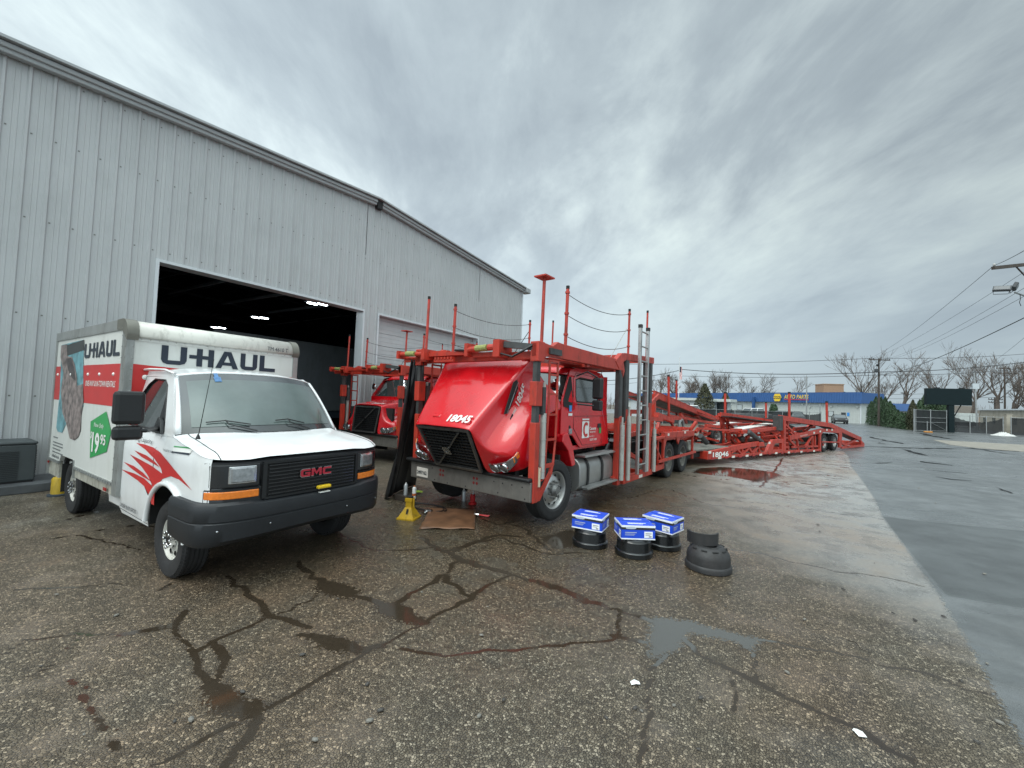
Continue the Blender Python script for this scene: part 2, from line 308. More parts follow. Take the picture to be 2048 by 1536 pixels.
import numpy as np
EDGE = [(.7, -40), (.9, -1), (1.1, 2.6), (1.25, 3.8), (1.38, 4.9), (1.48, 6.1), (1.6, 8.0), (1.7, 9.9), (1.9, 11.8), (2.1, 14.4), (2.35, 18.5), (2.75, 22.3), (2.9, 25), (-1.5, 33), (-6, 60), (-45, 95), (-60, 400), (-60, 1000)]
A = lambda *q: [(x/2, 1000+y/2) for x, y in q]
B = lambda *q: [(1024+x/2, 1000+y/2) for x, y in q]
T = lambda *q: [(1448+x/3.413, 840+y/3.413) for x, y in q]
CRACKS = [(A((1190, 250), (1260, 310), (1370, 370), (1500, 400), (1620, 440), (1700, 490)), .07), (A((1700, 490), (1770, 450), (1880, 390), (1960, 340), (2048, 300)), .045),
 (A((1590, 410), (1680, 360), (1760, 310), (1830, 245)), .045), (A((1690, 150), (1740, 190), (1830, 230), (1930, 270), (2048, 300)), .085), (A((1740, 190), (1640, 200), (1500, 205)), .03),
 (A((1830, 200), (1900, 165), (1990, 140), (2100, 150)), .05), (A((1780, 310), (1850, 370), (1890, 390)), .05), (A((1700, 490), (1640, 530), (1560, 570), (1440, 620), (1300, 700), (1150, 780), (1050, 840)), .022),
 (A((1210, 540), (1300, 560), (1420, 595), (1530, 580)), .09), (A((1060, 470), (960, 520), (860, 565), (770, 620)), .03), (A((1060, 450), (1180, 480), (1240, 510)), .05), (A((900, 310), (960, 350), (1040, 410), (1070, 460)), .05),
 (A((870, 560), (890, 640), (870, 720)), .05), (A((760, 590), (790, 680), (850, 740)), .04), (A((850, 740), (930, 790), (1030, 820), (1010, 900), (940, 1020), (880, 1090)), .05),
 (A((740, 440), (700, 500), (600, 520), (480, 540)), .05), (A((700, 330), (640, 360)), .05), (A((0, 190), (180, 160), (360, 125), (560, 100), (640, 108)), .02), (A((300, 140), (420, 165), (560, 200)), .02), (A((500, 330), (360, 345), (200, 350), (60, 360)), .016),
 (A((620, 1072), (760, 980), (860, 925), (960, 900)), .012), (A((1600, 605), (1740, 625), (1900, 612), (2048, 600)), .022), (B((0, 598), (150, 585), (300, 570), (420, 560), (440, 500), (430, 440)), .022), (B((0, 300), (150, 340), (260, 390), (380, 430)), .07), (B((380, 430), (560, 480), (720, 500), (900, 545)), .045),
 (B((420, 540), (540, 570)), .035), (B((545, 690), (590, 630), (620, 620)), .022), (B((555, 700), (545, 800), (520, 920), (510, 1072)), .014), (B((720, 455), (722, 490)), .012), (B((1000, 560), (1200, 590), (1400, 640), (1640, 690), (1800, 745), (1950, 775)), .014), (B((950, 600), (965, 680), (975, 720)), .012),
 (B((890, 715), (905, 790), (895, 860)), .009), (B((660, 545), (760, 620), (900, 700), (1040, 760), (1200, 830), (1400, 930), (1600, 1040)), .035), (B((870, 195), (1000, 215), (1150, 255), (1300, 285), (1480, 305), (1640, 345)), .018),
 (B((0, 95), (60, 120), (150, 200)), .05), (A((1900, 60), (1990, 100), (2048, 85)), .05), (A((1330, 120), (1500, 205)), .015), (A((300, 560), (150, 700)), .012), (A((300, 700), (400, 860), (500, 1000)), .014), (A((1050, 840), (900, 900), (620, 1060)), .014),
 (A((0, 620), (120, 560), (300, 540), (480, 540)), .012), (A((700, 500), (760, 590)), .02), (A((1100, 460), (1250, 400), (1300, 330)), .014), (A((200, 100), (330, 60), (420, 40)), .016),
 (T((400, 260), (350, 340), (250, 460)), .05), (T((330, 415), (600, 440), (900, 468)), .035), (T((390, 285), (600, 305), (850, 325)), .045), (T((0, 540), (500, 595), (800, 640), (1090, 680)), .012), (T((290, 345), (560, 370), (840, 390)), .025), (T((350, 500), (420, 515)), .06),
 ([(1065, 1045), (1180, 975), (1300, 930)], .02), ([(1300, 935), (1400, 955), (1530, 965), (1600, 970)], .02), ([(1250, 1000), (1330, 975), (1420, 1010), (1500, 1018)], .014), ([(900, 1100), (1000, 1075), (1100, 1110), (1160, 1105)], .03)]
PUD = [([(1385, 945), (1400, 936), (1445, 934), (1500, 938), (1545, 944), (1562, 950), (1545, 958), (1515, 964), (1460, 953), (1420, 950)], 1.),
 ([(1310, 1236), (1340, 1238), (1370, 1242), (1395, 1245), (1380, 1262), (1352, 1300), (1325, 1310), (1302, 1315), (1300, 1280), (1305, 1240)], .4), ([(1352, 1258), (1395, 1250), (1450, 1262), (1500, 1275), (1520, 1278), (1502, 1300), (1490, 1296), (1470, 1282), (1395, 1268)], .4),
 ([(412, 1370), (440, 1372), (475, 1385), (515, 1405), (512, 1428), (470, 1436), (430, 1425), (412, 1400)], .3), ([(640, 1158), (690, 1168), (722, 1182), (708, 1198), (660, 1190), (630, 1178)], .6), ([(752, 1208), (800, 1205), (815, 1225), (850, 1240), (835, 1252), (790, 1240), (756, 1225)], 1.), ([(600, 1270), (660, 1268), (712, 1290), (700, 1306), (650, 1300)], .3), ([(1080, 1075), (1140, 1060), (1200, 1072), (1190, 1090), (1110, 1098)], .5)]
def axis(lo, hi, st, far_lo, far_hi, g=1.022):
    c = list(np.arange(lo, hi, st)); a = []; d = st; x = lo
    while x > far_lo: d *= g; x -= d; a.append(x)
    b_ = []; d = st; x = c[-1]
    while x < far_hi: d *= g; x += d; b_.append(x)
    return np.array(a[::-1]+c+b_)
XS = axis(-6.0, 3.2, .026, -320, 520, 1.03); YS = axis(1.3, 8.4, .026, -200, 950, 1.016)
GX, GY = np.meshgrid(XS, YS); PXY = np.stack([GX.ravel(), GY.ravel()], 1)
def segd(a, b_, P=None):
    P = PXY if P is None else P; a = np.array(a[:2]); b_ = np.array(b_[:2]); d = b_-a; t = np.clip(((P-a)@d)/max(1e-9, d@d), 0, 1)
    return np.hypot(*(P-(a+t[:, None]*d)).T)
rg = np.random.default_rng(4)
crack = np.zeros(len(PXY)); rr = random.Random(8)
for q, w_ in CRACKS:
    pts = [gnd(*p) for p in q]; lo = np.min([(p.x, p.y) for p in pts], 0)-.4; hi = np.max([(p.x, p.y) for p in pts], 0)+.4
    idx = np.where((PXY[:, 0] > lo[0]) & (PXY[:, 0] < hi[0]) & (PXY[:, 1] > lo[1]) & (PXY[:, 1] < hi[1]))[0]; P = PXY[idx]
    # wander the line a little
    ps = []
    for a, b_ in zip(pts, pts[1:]):
        n = max(1, int((b_-a).length/.09))
        for j in range(n): p = a.lerp(b_, j/n); ps.append(((p.x+rr.uniform(-.032, .032), p.y+rr.uniform(-.032, .032)), w_*rr.uniform(.1, 1.05)))
    ps.append(((pts[-1].x, pts[-1].y), w_*.4))
    for (a, wa), (b_, wb) in zip(ps, ps[1:]):
        dist = segd(a, b_, P); cell = max(.0, 0)
        v = np.clip(1.0-dist/((wa+wb)/2*1.1+.010), 0, 1); crack[idx] = np.maximum(crack[idx], v)
def sdpoly(pts):
    pts = [np.array([p[0], p[1]]) for p in pts]; dist = np.full(len(PXY), 1e9); ins = np.zeros(len(PXY), bool); x, y = PXY.T
    for a, b_ in zip(pts, pts[1:]+pts[:1]):
        dist = np.minimum(dist, segd(a, b_)); c = ((a[1] > y) != (b_[1] > y)); ins ^= c & (x < (b_[0]-a[0])*(y-a[1])/(b_[1]-a[1]+1e-12)+a[0])
    return np.where(ins, dist, -dist)
pud = np.full(len(PXY), -1.); pgrey = np.zeros(len(PXY))
for i, (q, wt) in enumerate(PUD):
    sd = sdpoly([gnd(*p) for p in q]); sc_ = .25 if i == 0 else .16
    v = np.clip(.5+sd/sc_*.5, -1, 1); pud = np.maximum(pud, v); pgrey = np.maximum(pgrey, np.where(sd > -.1, 1., 0) if i in (1, 2) else 0)
pud = np.clip(pud, 0, 1)
xe = np.interp(PXY[:, 1], [e[1] for e in EDGE], [e[0] for e in EDGE])
road = np.clip(.5+(PXY[:, 0]-xe)/.10, 0, 1)
patch = np.clip(.5+sdpoly([gnd(*p) for p in [(1766, 1033), (1850, 1043), (2048, 1062), (2400, 1100), (2500, 1290), (2048, 1217), (1960, 1203), (1895, 1192), (1855, 1145), (1815, 1098)]])/.10, 0, 1)
wx = np.interp(PXY[:, 1], [2, 4.5, 5.5, 6.2, 7.3, 9, 12, 16, 25], [2.2, 1.9, 1.0, .3, -.3, -.9, -1.3, -1.6, -1.6])
worn = np.clip(.5+(PXY[:, 0]-wx)/1.6, 0, 1)*(PXY[:, 1] > 3)
film = np.zeros(len(PXY))
for q, w_ in (([(1640, 1003), (1700, 1016), (1765, 1022), (1850, 1029), (2048, 1050), (2300, 1072)], .28), ([(1640, 1150), (1760, 1178), (1880, 1195), (1950, 1207), (2048, 1222), (2300, 1255)], .10), ([(1500, 1000), (1700, 1012)], .12), ([(1840, 1160), (1890, 1200), (1905, 1235)], .06)):
    pts = [gnd(*p) for p in q]
    for a, b_ in zip(pts, pts[1:]): film = np.maximum(film, np.clip(1-segd(a, b_)/(2*w_), 0, 1))
ny, nx = GX.shape
me = bpy.data.meshes.new('ground'); me.vertices.add(nx*ny)
me.vertices.foreach_set('co', np.stack([PXY[:, 0], PXY[:, 1], np.zeros(len(PXY))], 1).ravel())
ii = (np.arange(ny-1)[:, None]*nx+np.arange(nx-1)[None]).ravel()
fc = np.stack([ii, ii+1, ii+1+nx, ii+nx], 1).ravel().astype(np.int32)
me.loops.add(len(fc)); me.loops.foreach_set('vertex_index', fc); me.polygons.add(len(ii)); me.polygons.foreach_set('loop_start', np.arange(0, len(fc), 4, dtype=np.int32)); me.update(calc_edges=True)
for nm, arr in (('crack', crack), ('puddle', pud), ('grey', pgrey), ('road', road), ('patch', patch), ('worn', worn), ('film', film)):
    at_ = me.attributes.new(nm, 'FLOAT', 'POINT'); at_.data.foreach_set('value', arr.astype(np.float32))
me.materials.append(M_coarse); go = bpy.data.objects.new('ground', me); C.objects.link(go); struct(go)
def strip(name, px, w0, mt, z=.004, seed=0, jit=.5, step=.07):
    pts = [gnd(x, y, z) for x, y in px]; r = random.Random(seed+len(px)*7)
    P_ = []
    for a, b_ in zip(pts, pts[1:]):
        n = max(1, int((b_-a).length/step)); P_ += [a.lerp(b_, j/n) for j in range(n)]
    P_.append(pts[-1]); l, rr = [], []; w1 = w0; off = 0
    for i, p in enumerate(P_):
        d = (P_[min(i+1, len(P_)-1)]-P_[max(i-1, 0)]).normalized(); n = Vector((-d.y, d.x, 0))
        w1 = w1*.6+w0*(1+r.uniform(-jit, jit*1.6))*.4; off = off*.7+r.uniform(-1, 1)*w0*.5
        e = min(1, i/4+.15, (len(P_)-1-i)/4+.15)
        l.append(p+n*(w1*e/2+off)); rr.append(p-n*(w1*e/2-off))
    return struct(MB().grid([l, rr]).build(name, mt, fix=False))
# dark wet streaks on the drive
rs = random.Random(11)
for i, (x0, y0, x1, y1, wd) in enumerate([(1738, 873, 1810, 888, .3), (1730, 893, 1925, 898, .35), (1838, 922, 1905, 930, .55), (1850, 938, 1935, 946, .3), (1870, 953, 1945, 962, .28), (1800, 898, 1850, 911, .3), (1725, 925, 1790, 925, .2), (1900, 893, 2048, 903, .35), (1760, 885, 1790, 890, .4), (1830, 905, 1850, 908, .3), (1740, 901, 1788, 904, .2), (1940, 895, 2048, 912, .14), (1990, 973, 2030, 987, .1), (1840, 866, 1900, 878, .5), (1690, 922, 1725, 927, .09)]):
    strip('wet_streak', [(x0, y0), (.6*x0+.4*x1, y0*.6+y1*.4+1), (x1, y1)], wd*.7, M_tar, z=.010+.0004*i, seed=i*3, jit=.95, step=.25)
# loose stones, litter
rs = random.Random(5)
for i in range(46):
    x = rs.uniform(60, 2000); y = rs.uniform(1130, 1500)
    if i < 16: x = rs.uniform(1450, 2000); y = rs.uniform(960, 1250)
    p = gnd(x, y, .008); r = rs.uniform(.008, .02); b = MB(); b.lathe([(0.001, 0), (r, .002), (r*.9, r*.6), (r*.35, r*.9), (.001, r*.95)], (0, 0, 0), n=6)
    o = b.build('stone', mat('stone_%d' % (i % 2), ((.05, .045, .04), (.16, .15, .13))[i % 2], .6, var=.3, vscale=40)); o.location = p; o.scale = (1.3, .8, .8); o.rotation_euler = (0, 0, rs.uniform(0, 6))
    tag(o, 'small %s stone lying loose on the wet asphalt' % ('dark', 'pale')[i % 2], 'stone', 'loose %s stones on the asphalt' % ('dark', 'pale')[i % 2])
for nm, px, a, lb in (('litter', (1270, 1367), .6, 'torn white paper scrap lying on the wet brown asphalt below the oily puddle'), ('litter', (1718, 1468), 2.2, 'small crumpled white scrap on the asphalt near the bottom right')):
    b = MB(); b.grid([[(-.03, -.02, .004), (0, -.022, .012), (.03, -.015, .005)], [(-.032, .004, .009), (0, 0, .016), (.028, .006, .01)], [(-.02, .02, .003), (.004, .024, .011), (.025, .018, .004)]])
    o = b.build('litter', mat('paper', (.75, .75, .72), .7), solid=.002); o.location = gnd(*px, .006); o.rotation_euler = (0, 0, a); tag(o, lb, 'litter')
b = MB(); q = gnd(1695, 1280, .012); b.tube([q, q+Vector((.05, -.03, .01)), q+Vector((.07, -.10, .0)), q+Vector((.13, -.13, .004))], [.004, .004, .003, .002], 5)
tag(b.build('twig', mat('twig_bark', (.03, .022, .015), .8)), 'thin dark broken twig lying on the grey asphalt', 'twig')

# ---------------- warehouse ----------------
WX = -11.5
M_wall = mat('pale_grey_metal_cladding', (.465, .474, .478), rough=.42, spec=.4, var=.05, vscale=.6, dirt=((.27, .28, .27), .22), bump=.04, bscale=300)
M_trim = mat('grey_metal_trim', (.36, .375, .38), rough=.45, var=.05); M_wtrim = mat('white_metal_trim', (.60, .63, .65), rough=.4)
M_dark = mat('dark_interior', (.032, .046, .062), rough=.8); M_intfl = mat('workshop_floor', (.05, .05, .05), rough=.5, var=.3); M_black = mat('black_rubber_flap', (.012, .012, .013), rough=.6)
wh = thing('warehouse', (WX, 9, 0), 0, 'long grey ribbed metal workshop with a low gabled roof and two wide truck doors', 'warehouse')
OW = (WX, 9, 0)
Y0, Y1, RY, RZ = -10., 18.72, 9.0, 8.42
D1, D2, DZ = (3.33, 8.72), (9.35, 15.0), 4.63
def ztop(y): return RZ-(RY-y)*.087 if y < RY else RZ-(y-RY)*.058
def zbot(y):
    return DZ if (D1[0] <= y <= D1[1] or D2[0] <= y <= D2[1]) else .0
prof = []; y = Y0; SP = .305
while y < Y1-.02:   # profile of one sheet rib: raised trapezoid, two small stiffeners
    for dy, dx in ((0, 0), (.02, .034), (.055, .034), (.075, 0), (.145, 0), (.152, .007), (.165, .007), (.172, 0), (.215, 0), (.222, .007), (.235, .007), (.242, 0)):
        if y+dy < Y1: prof.append((y+dy, dx))
    y += SP
prof.append((Y1, 0))
cuts = sorted(set([D1[0], D1[1], D2[0], D2[1], RY]))
full = []
for (a, da), (b_, db) in zip(prof, prof[1:]):
    full.append((a, da))
    for c_ in cuts:
        if a < c_ < b_: full.append((c_, da+(db-da)*(c_-a)/(b_-a)))
full.append(prof[-1])
b = MB()
for (ya, da), (yb, db) in zip(full, full[1:]):
    ym = (ya+yb)/2; zb = zbot(ym)
    b.add([(WX+da, ya, zb), (WX+db, yb, zb), (WX+db, yb, ztop(yb)), (WX+da, ya, ztop(ya))], [(0, 1, 2, 3)])
b.build('wall', M_wall, wh, off=OW, smooth=20)
b = MB(); yy_ = Y0+.105
while yy_ < Y1:
    for zf in (.25, 1.6, 3.1, 4.85, 6.4, 7.6):
        if zf > zbot(yy_)+.05 and zf < ztop(yy_)-.2: b.add([(WX+.004, yy_-.013, zf-.013), (WX+.004, yy_+.013, zf-.013), (WX+.004, yy_+.013, zf+.013), (WX+.004, yy_-.013, zf+.013)], [(0, 1, 2, 3)])
    yy_ += .305
b.build('fastener', mat('dark_fastener', (.16, .16, .15), .6), wh, off=OW, fix=False)['kind'] = 'stuff'
b = MB()  # end wall and rear wall and roof
b.poly([(WX, Y1, 0), (WX-26, Y1, 0), (WX-26, Y1, ztop(Y1)), (WX, Y1, ztop(Y1))]); b.poly([(WX, Y0, 0), (WX-26, Y0, 0), (WX-26, Y0, ztop(Y0)), (WX, Y0, ztop(Y0))])
b.poly([(WX-26, Y0, 0), (WX-26, Y1, 0), (WX-26, Y1, ztop(Y1)), (WX-26, RY, RZ), (WX-26, Y0, ztop(Y0))]); b.build('rear_wall', M_wall, wh, off=OW, fix=False)
b = MB()
for ya, yb in ((Y0-.3, RY), (RY, Y1+.25)):
    b.prism([(WX+.30, ya, ztop(ya)+.09), (WX+.30, yb, ztop(yb)+.09), (WX-26.3, yb, ztop(yb)+.09), (WX-26.3, ya, ztop(ya)+.09)], (0, 0, -.05))
b.build('roof', M_trim, wh, off=OW)
b = MB()  # two-step rake trim
for ya, yb in ((Y0-.3, RY-.06), (RY+.16, Y1+.12)):
    for x0, x1, z0, z1 in ((.0, .13, -.15, .03), (.0, .18, -.07, .025)):
        b.prism([(WX+x0+.04, ya, ztop(ya)+z0), (WX+x0+.04, yb, ztop(yb)+z0), (WX+x0+.04, yb, ztop(yb)+z1), (WX+x0+.04, ya, ztop(ya)+z1)], (x1, 0, 0))
b.build('rake_trim', M_trim, wh, off=OW, bevel=.02)
b = MB(); b.box((WX+.05, RY-.05, RZ-.24), (WX+.2, RY+.15, RZ+.08)); b.build('trim_joint', M_black, wh, off=OW)
b = MB(); b.box((WX-.1, Y1+.002, .0), (WX+.06, Y1+.12, ztop(Y1)-.15)); b.build('corner_trim', M_wtrim, wh, off=OW)
b = MB(); b.box((WX-.05, Y1+.02, ztop(Y1)-.2), (WX+.36, Y1+.42, ztop(Y1)+.06)); b.build('gutter', M_trim, wh, off=OW, bevel=.04)
for (a, c_) in (D1, D2):
    b = MB(); b.box((WX-.32, c_-.012, 0), (WX+.045, c_+.05, DZ+.05)); b.box((WX-.32, a-.05, 0), (WX+.045, a+.012, DZ+.05)); b.box((WX-.32, a+.012, DZ-.015), (WX+.045, c_-.012, DZ+.045)); b.build('door_frame', M_wtrim, wh, off=OW)
b = MB(); y0, y1 = D2; z = .05; 
while z < DZ-.05:
    z2 = min(z+.445, DZ-.02); b.box((WX-.30, y0+.013, z), (WX-.25, y1-.013, z2-.014))
    for q in (.15, .30):
        if z+q < z2: b.box((WX-.25, y0+.02, z+q), (WX-.243, y1-.02, z+q+.02))
    b.box((WX-.29, y0+.013, z2-.014), (WX-.275, y1-.013, z2)); z = z2
b.build('overhead_door', mat('pale_door_paint', (.50, .515, .52), .45, var=.04, dirt=((.2, .2, .2), .2)), wh, off=OW)
b = MB()  # inner shell of the workshop
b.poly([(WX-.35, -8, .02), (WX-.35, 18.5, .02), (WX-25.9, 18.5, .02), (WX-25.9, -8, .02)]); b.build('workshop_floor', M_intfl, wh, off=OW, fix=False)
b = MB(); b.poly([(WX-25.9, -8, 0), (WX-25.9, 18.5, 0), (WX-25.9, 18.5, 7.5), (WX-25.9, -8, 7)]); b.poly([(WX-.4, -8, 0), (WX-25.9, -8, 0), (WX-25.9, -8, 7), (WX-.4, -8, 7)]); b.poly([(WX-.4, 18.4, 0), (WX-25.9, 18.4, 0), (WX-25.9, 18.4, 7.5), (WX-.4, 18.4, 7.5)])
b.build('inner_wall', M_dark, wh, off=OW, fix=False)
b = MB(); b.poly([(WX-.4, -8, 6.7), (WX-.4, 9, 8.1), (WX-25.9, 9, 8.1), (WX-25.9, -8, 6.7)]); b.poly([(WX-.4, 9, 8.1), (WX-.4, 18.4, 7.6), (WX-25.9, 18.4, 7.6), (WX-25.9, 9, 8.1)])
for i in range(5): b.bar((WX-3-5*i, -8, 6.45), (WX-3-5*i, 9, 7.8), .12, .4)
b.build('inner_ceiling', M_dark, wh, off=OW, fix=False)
M_tr = mat('interior_steel', (.14, .16, .18), rough=.6, var=.2)
for i in range(5):
    b = MB(); x = WX-3.2-5*i
    b.bar((x, -7.9, 6.2), (x, 9, 7.6), .10, .12); b.bar((x, 9, 7.6), (x, 18.2, 7.1), .10, .12)
    for k in range(12): b.bar((x, -7+k*2, 6.3+.08*k), (x, -6+k*2, 6.9+.08*k), .05, .05)
    b.build('roof_truss', M_tr, wh, off=OW, fix=False)
for k, (y, z, s_) in enumerate(((-2, 3.2, 2.2), (3.5, 2.4, 3.), (8, 3.0, 2.))): MB().box((WX-25.6, y-s_/2, 0), (WX-25.0, y+s_/2, z)).build('shelving', M_tr, wh, off=OW)
for k in range(4): MB().bar((WX-.6-.0, D1[0]+.3+k*1.6, DZ+.25), (WX-5.5, D1[0]+.3+k*1.6, DZ+.35), .06, .08).build('door_track', M_tr, wh, off=OW)
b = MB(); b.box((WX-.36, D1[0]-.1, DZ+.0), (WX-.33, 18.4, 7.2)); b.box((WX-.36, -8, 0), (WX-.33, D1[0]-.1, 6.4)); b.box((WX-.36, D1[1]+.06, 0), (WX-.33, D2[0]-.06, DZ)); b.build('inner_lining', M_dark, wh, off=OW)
M_lamp = mat('lit_tube_lamp', (.9, .9, .9), emit=((.85, .95, 1.), 14.))
for i, (px, dd) in enumerate((((635, 607), 13.5), ((520, 635), 17.5), ((437, 655), 21.))):
    p = at(*px, dd); t = thing('ceiling_lamp', p, 0, ('twin tube ceiling lamp, lit, nearest the door edge inside the dark workshop', 'lit twin tube ceiling lamp, middle one of three inside the workshop', 'smallest and farthest lit ceiling lamp inside the dark workshop')[i], 'lamp', 'lit lamps inside the workshop')
    for sx in (-.11, .11): MB().box((sx-.05, -.15+sx, -.03), (sx+.05, .15+sx, 0)).build('tube', M_lamp, t)
    MB().box((-.2, -.36, .0), (.2, .36, .06)).build('housing', M_dark, t)
# white trailer body standing inside
t = thing('box_trailer', (-17.2, 11.2, 0), 0, 'white box trailer standing in the dark workshop behind the open door', 'trailer')
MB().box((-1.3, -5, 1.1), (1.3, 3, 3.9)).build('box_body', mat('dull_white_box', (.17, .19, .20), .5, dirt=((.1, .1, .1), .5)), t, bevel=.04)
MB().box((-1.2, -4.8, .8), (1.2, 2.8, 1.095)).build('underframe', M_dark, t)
for yy in (-3.2, -2): MB().lathe([(.05, -.3), (.5, -.3), (.52, -.2), (.52, .2), (.5, .3), (.05, .3)], (.95, yy, .52), 'x').build('wheel', mat('tyre_rubber', (.018, .018, .019), .75, var=.25, vscale=9, bump=.2, bscale=120), t, smooth=40)
text('MET', 'lettering', M_dark, t, (1.303, -3.4, 3.3), (0, 1, 0), (0, 0, 1), .32)
# plinth + air conditioner + bollard
b = MB(); b.box((-11.5, -4, 0), (-10.45, 2.15, .15)); tag(b.build('equipment_plinth', mat('damp_concrete', (.075, .08, .085), .6, var=.3), bevel=.015), 'low dark concrete plinth along the foot of the ribbed wall under the air conditioner', 'plinth')
ac = thing('air_conditioner', (-11.05, 1.15, .15), 0, 'dark grey louvred condenser unit on the plinth against the ribbed wall', 'air conditioner')
M_ac = mat('dark_grey_casing', (.055, .065, .068), .5, var=.15)
b = MB(); b.box((-.36, -.5, .03), (.36, .5, .64)); b.build('casing', M_ac, ac, bevel=.02)
b = MB()
for i in range(16): b.box((.361, -.46, .07+.03*i), (.374, .30, .085+.03*i))
for i in range(16): b.box((-.3, .501, .07+.03*i), (.3, .512, .085+.03*i))
b.build('louvre', mat('dark_louvre', (.03, .036, .038), .5), ac)
b = MB(); b.box((-.37, -.51, .64), (.37, .51, .69)); b.build('lid', M_ac, ac, bevel=.02)
b = MB(); b.box((-.34, -.48, 0), (.34, .48, .03)); b.build('base', M_black, ac)
bo = thing('bollard', gnd(118, 990, 0), 0, 'short yellow painted post at the foot of the wall behind the white van', 'bollard')
b = MB(); b.lathe([(.001, 0), (.1, 0), (.1, .27), (.08, .3), (.001, .31)], (0, 0, 0)); b.build('post', mat('chipped_yellow', (.55, .36, .02), .5, var=.15, dirt=((.05, .04, .03), .7)), bo, smooth=40)
MB().lathe([(.001, 0), (.14, 0), (.14, .02), (.1, .03)], (0, 0, 0)).build('footing', M_dark, bo)
# ---------------- shared vehicle pieces ----------------
M_tyre = mat('tyre_rubber'); M_rubber = mat('black_plastic', (.009, .010, .011), rough=.45, var=.1, vscale=20, bump=.05, bscale=200)
M_chrome = mat('chrome', (.62, .63, .64), rough=.12, metal=1., var=.05); M_alu = mat('brushed_aluminium', (.50, .50, .49), rough=.33, metal=.9, var=.12, vscale=5, dirt=((.10, .09, .08), .5))
M_steel = mat('dull_steel', (.20, .20, .195), rough=.5, metal=.5, var=.25, dirt=((.06, .045, .03), .6))
M_under = mat('underbody', (.012, .012, .012), rough=.8); M_amber = mat('amber_lens', (.75, .19, .015), rough=.12, coat=1., var=.15, vscale=30)
M_lens = mat('clear_lamp_lens', (.34, .35, .36), rough=.10, metal=.6, coat=1., var=.35, vscale=22); M_glass = mat('tinted_window_glass', (.022, .030, .030), rough=.03, spec=.9, coat=1., var=.2, vscale=1)
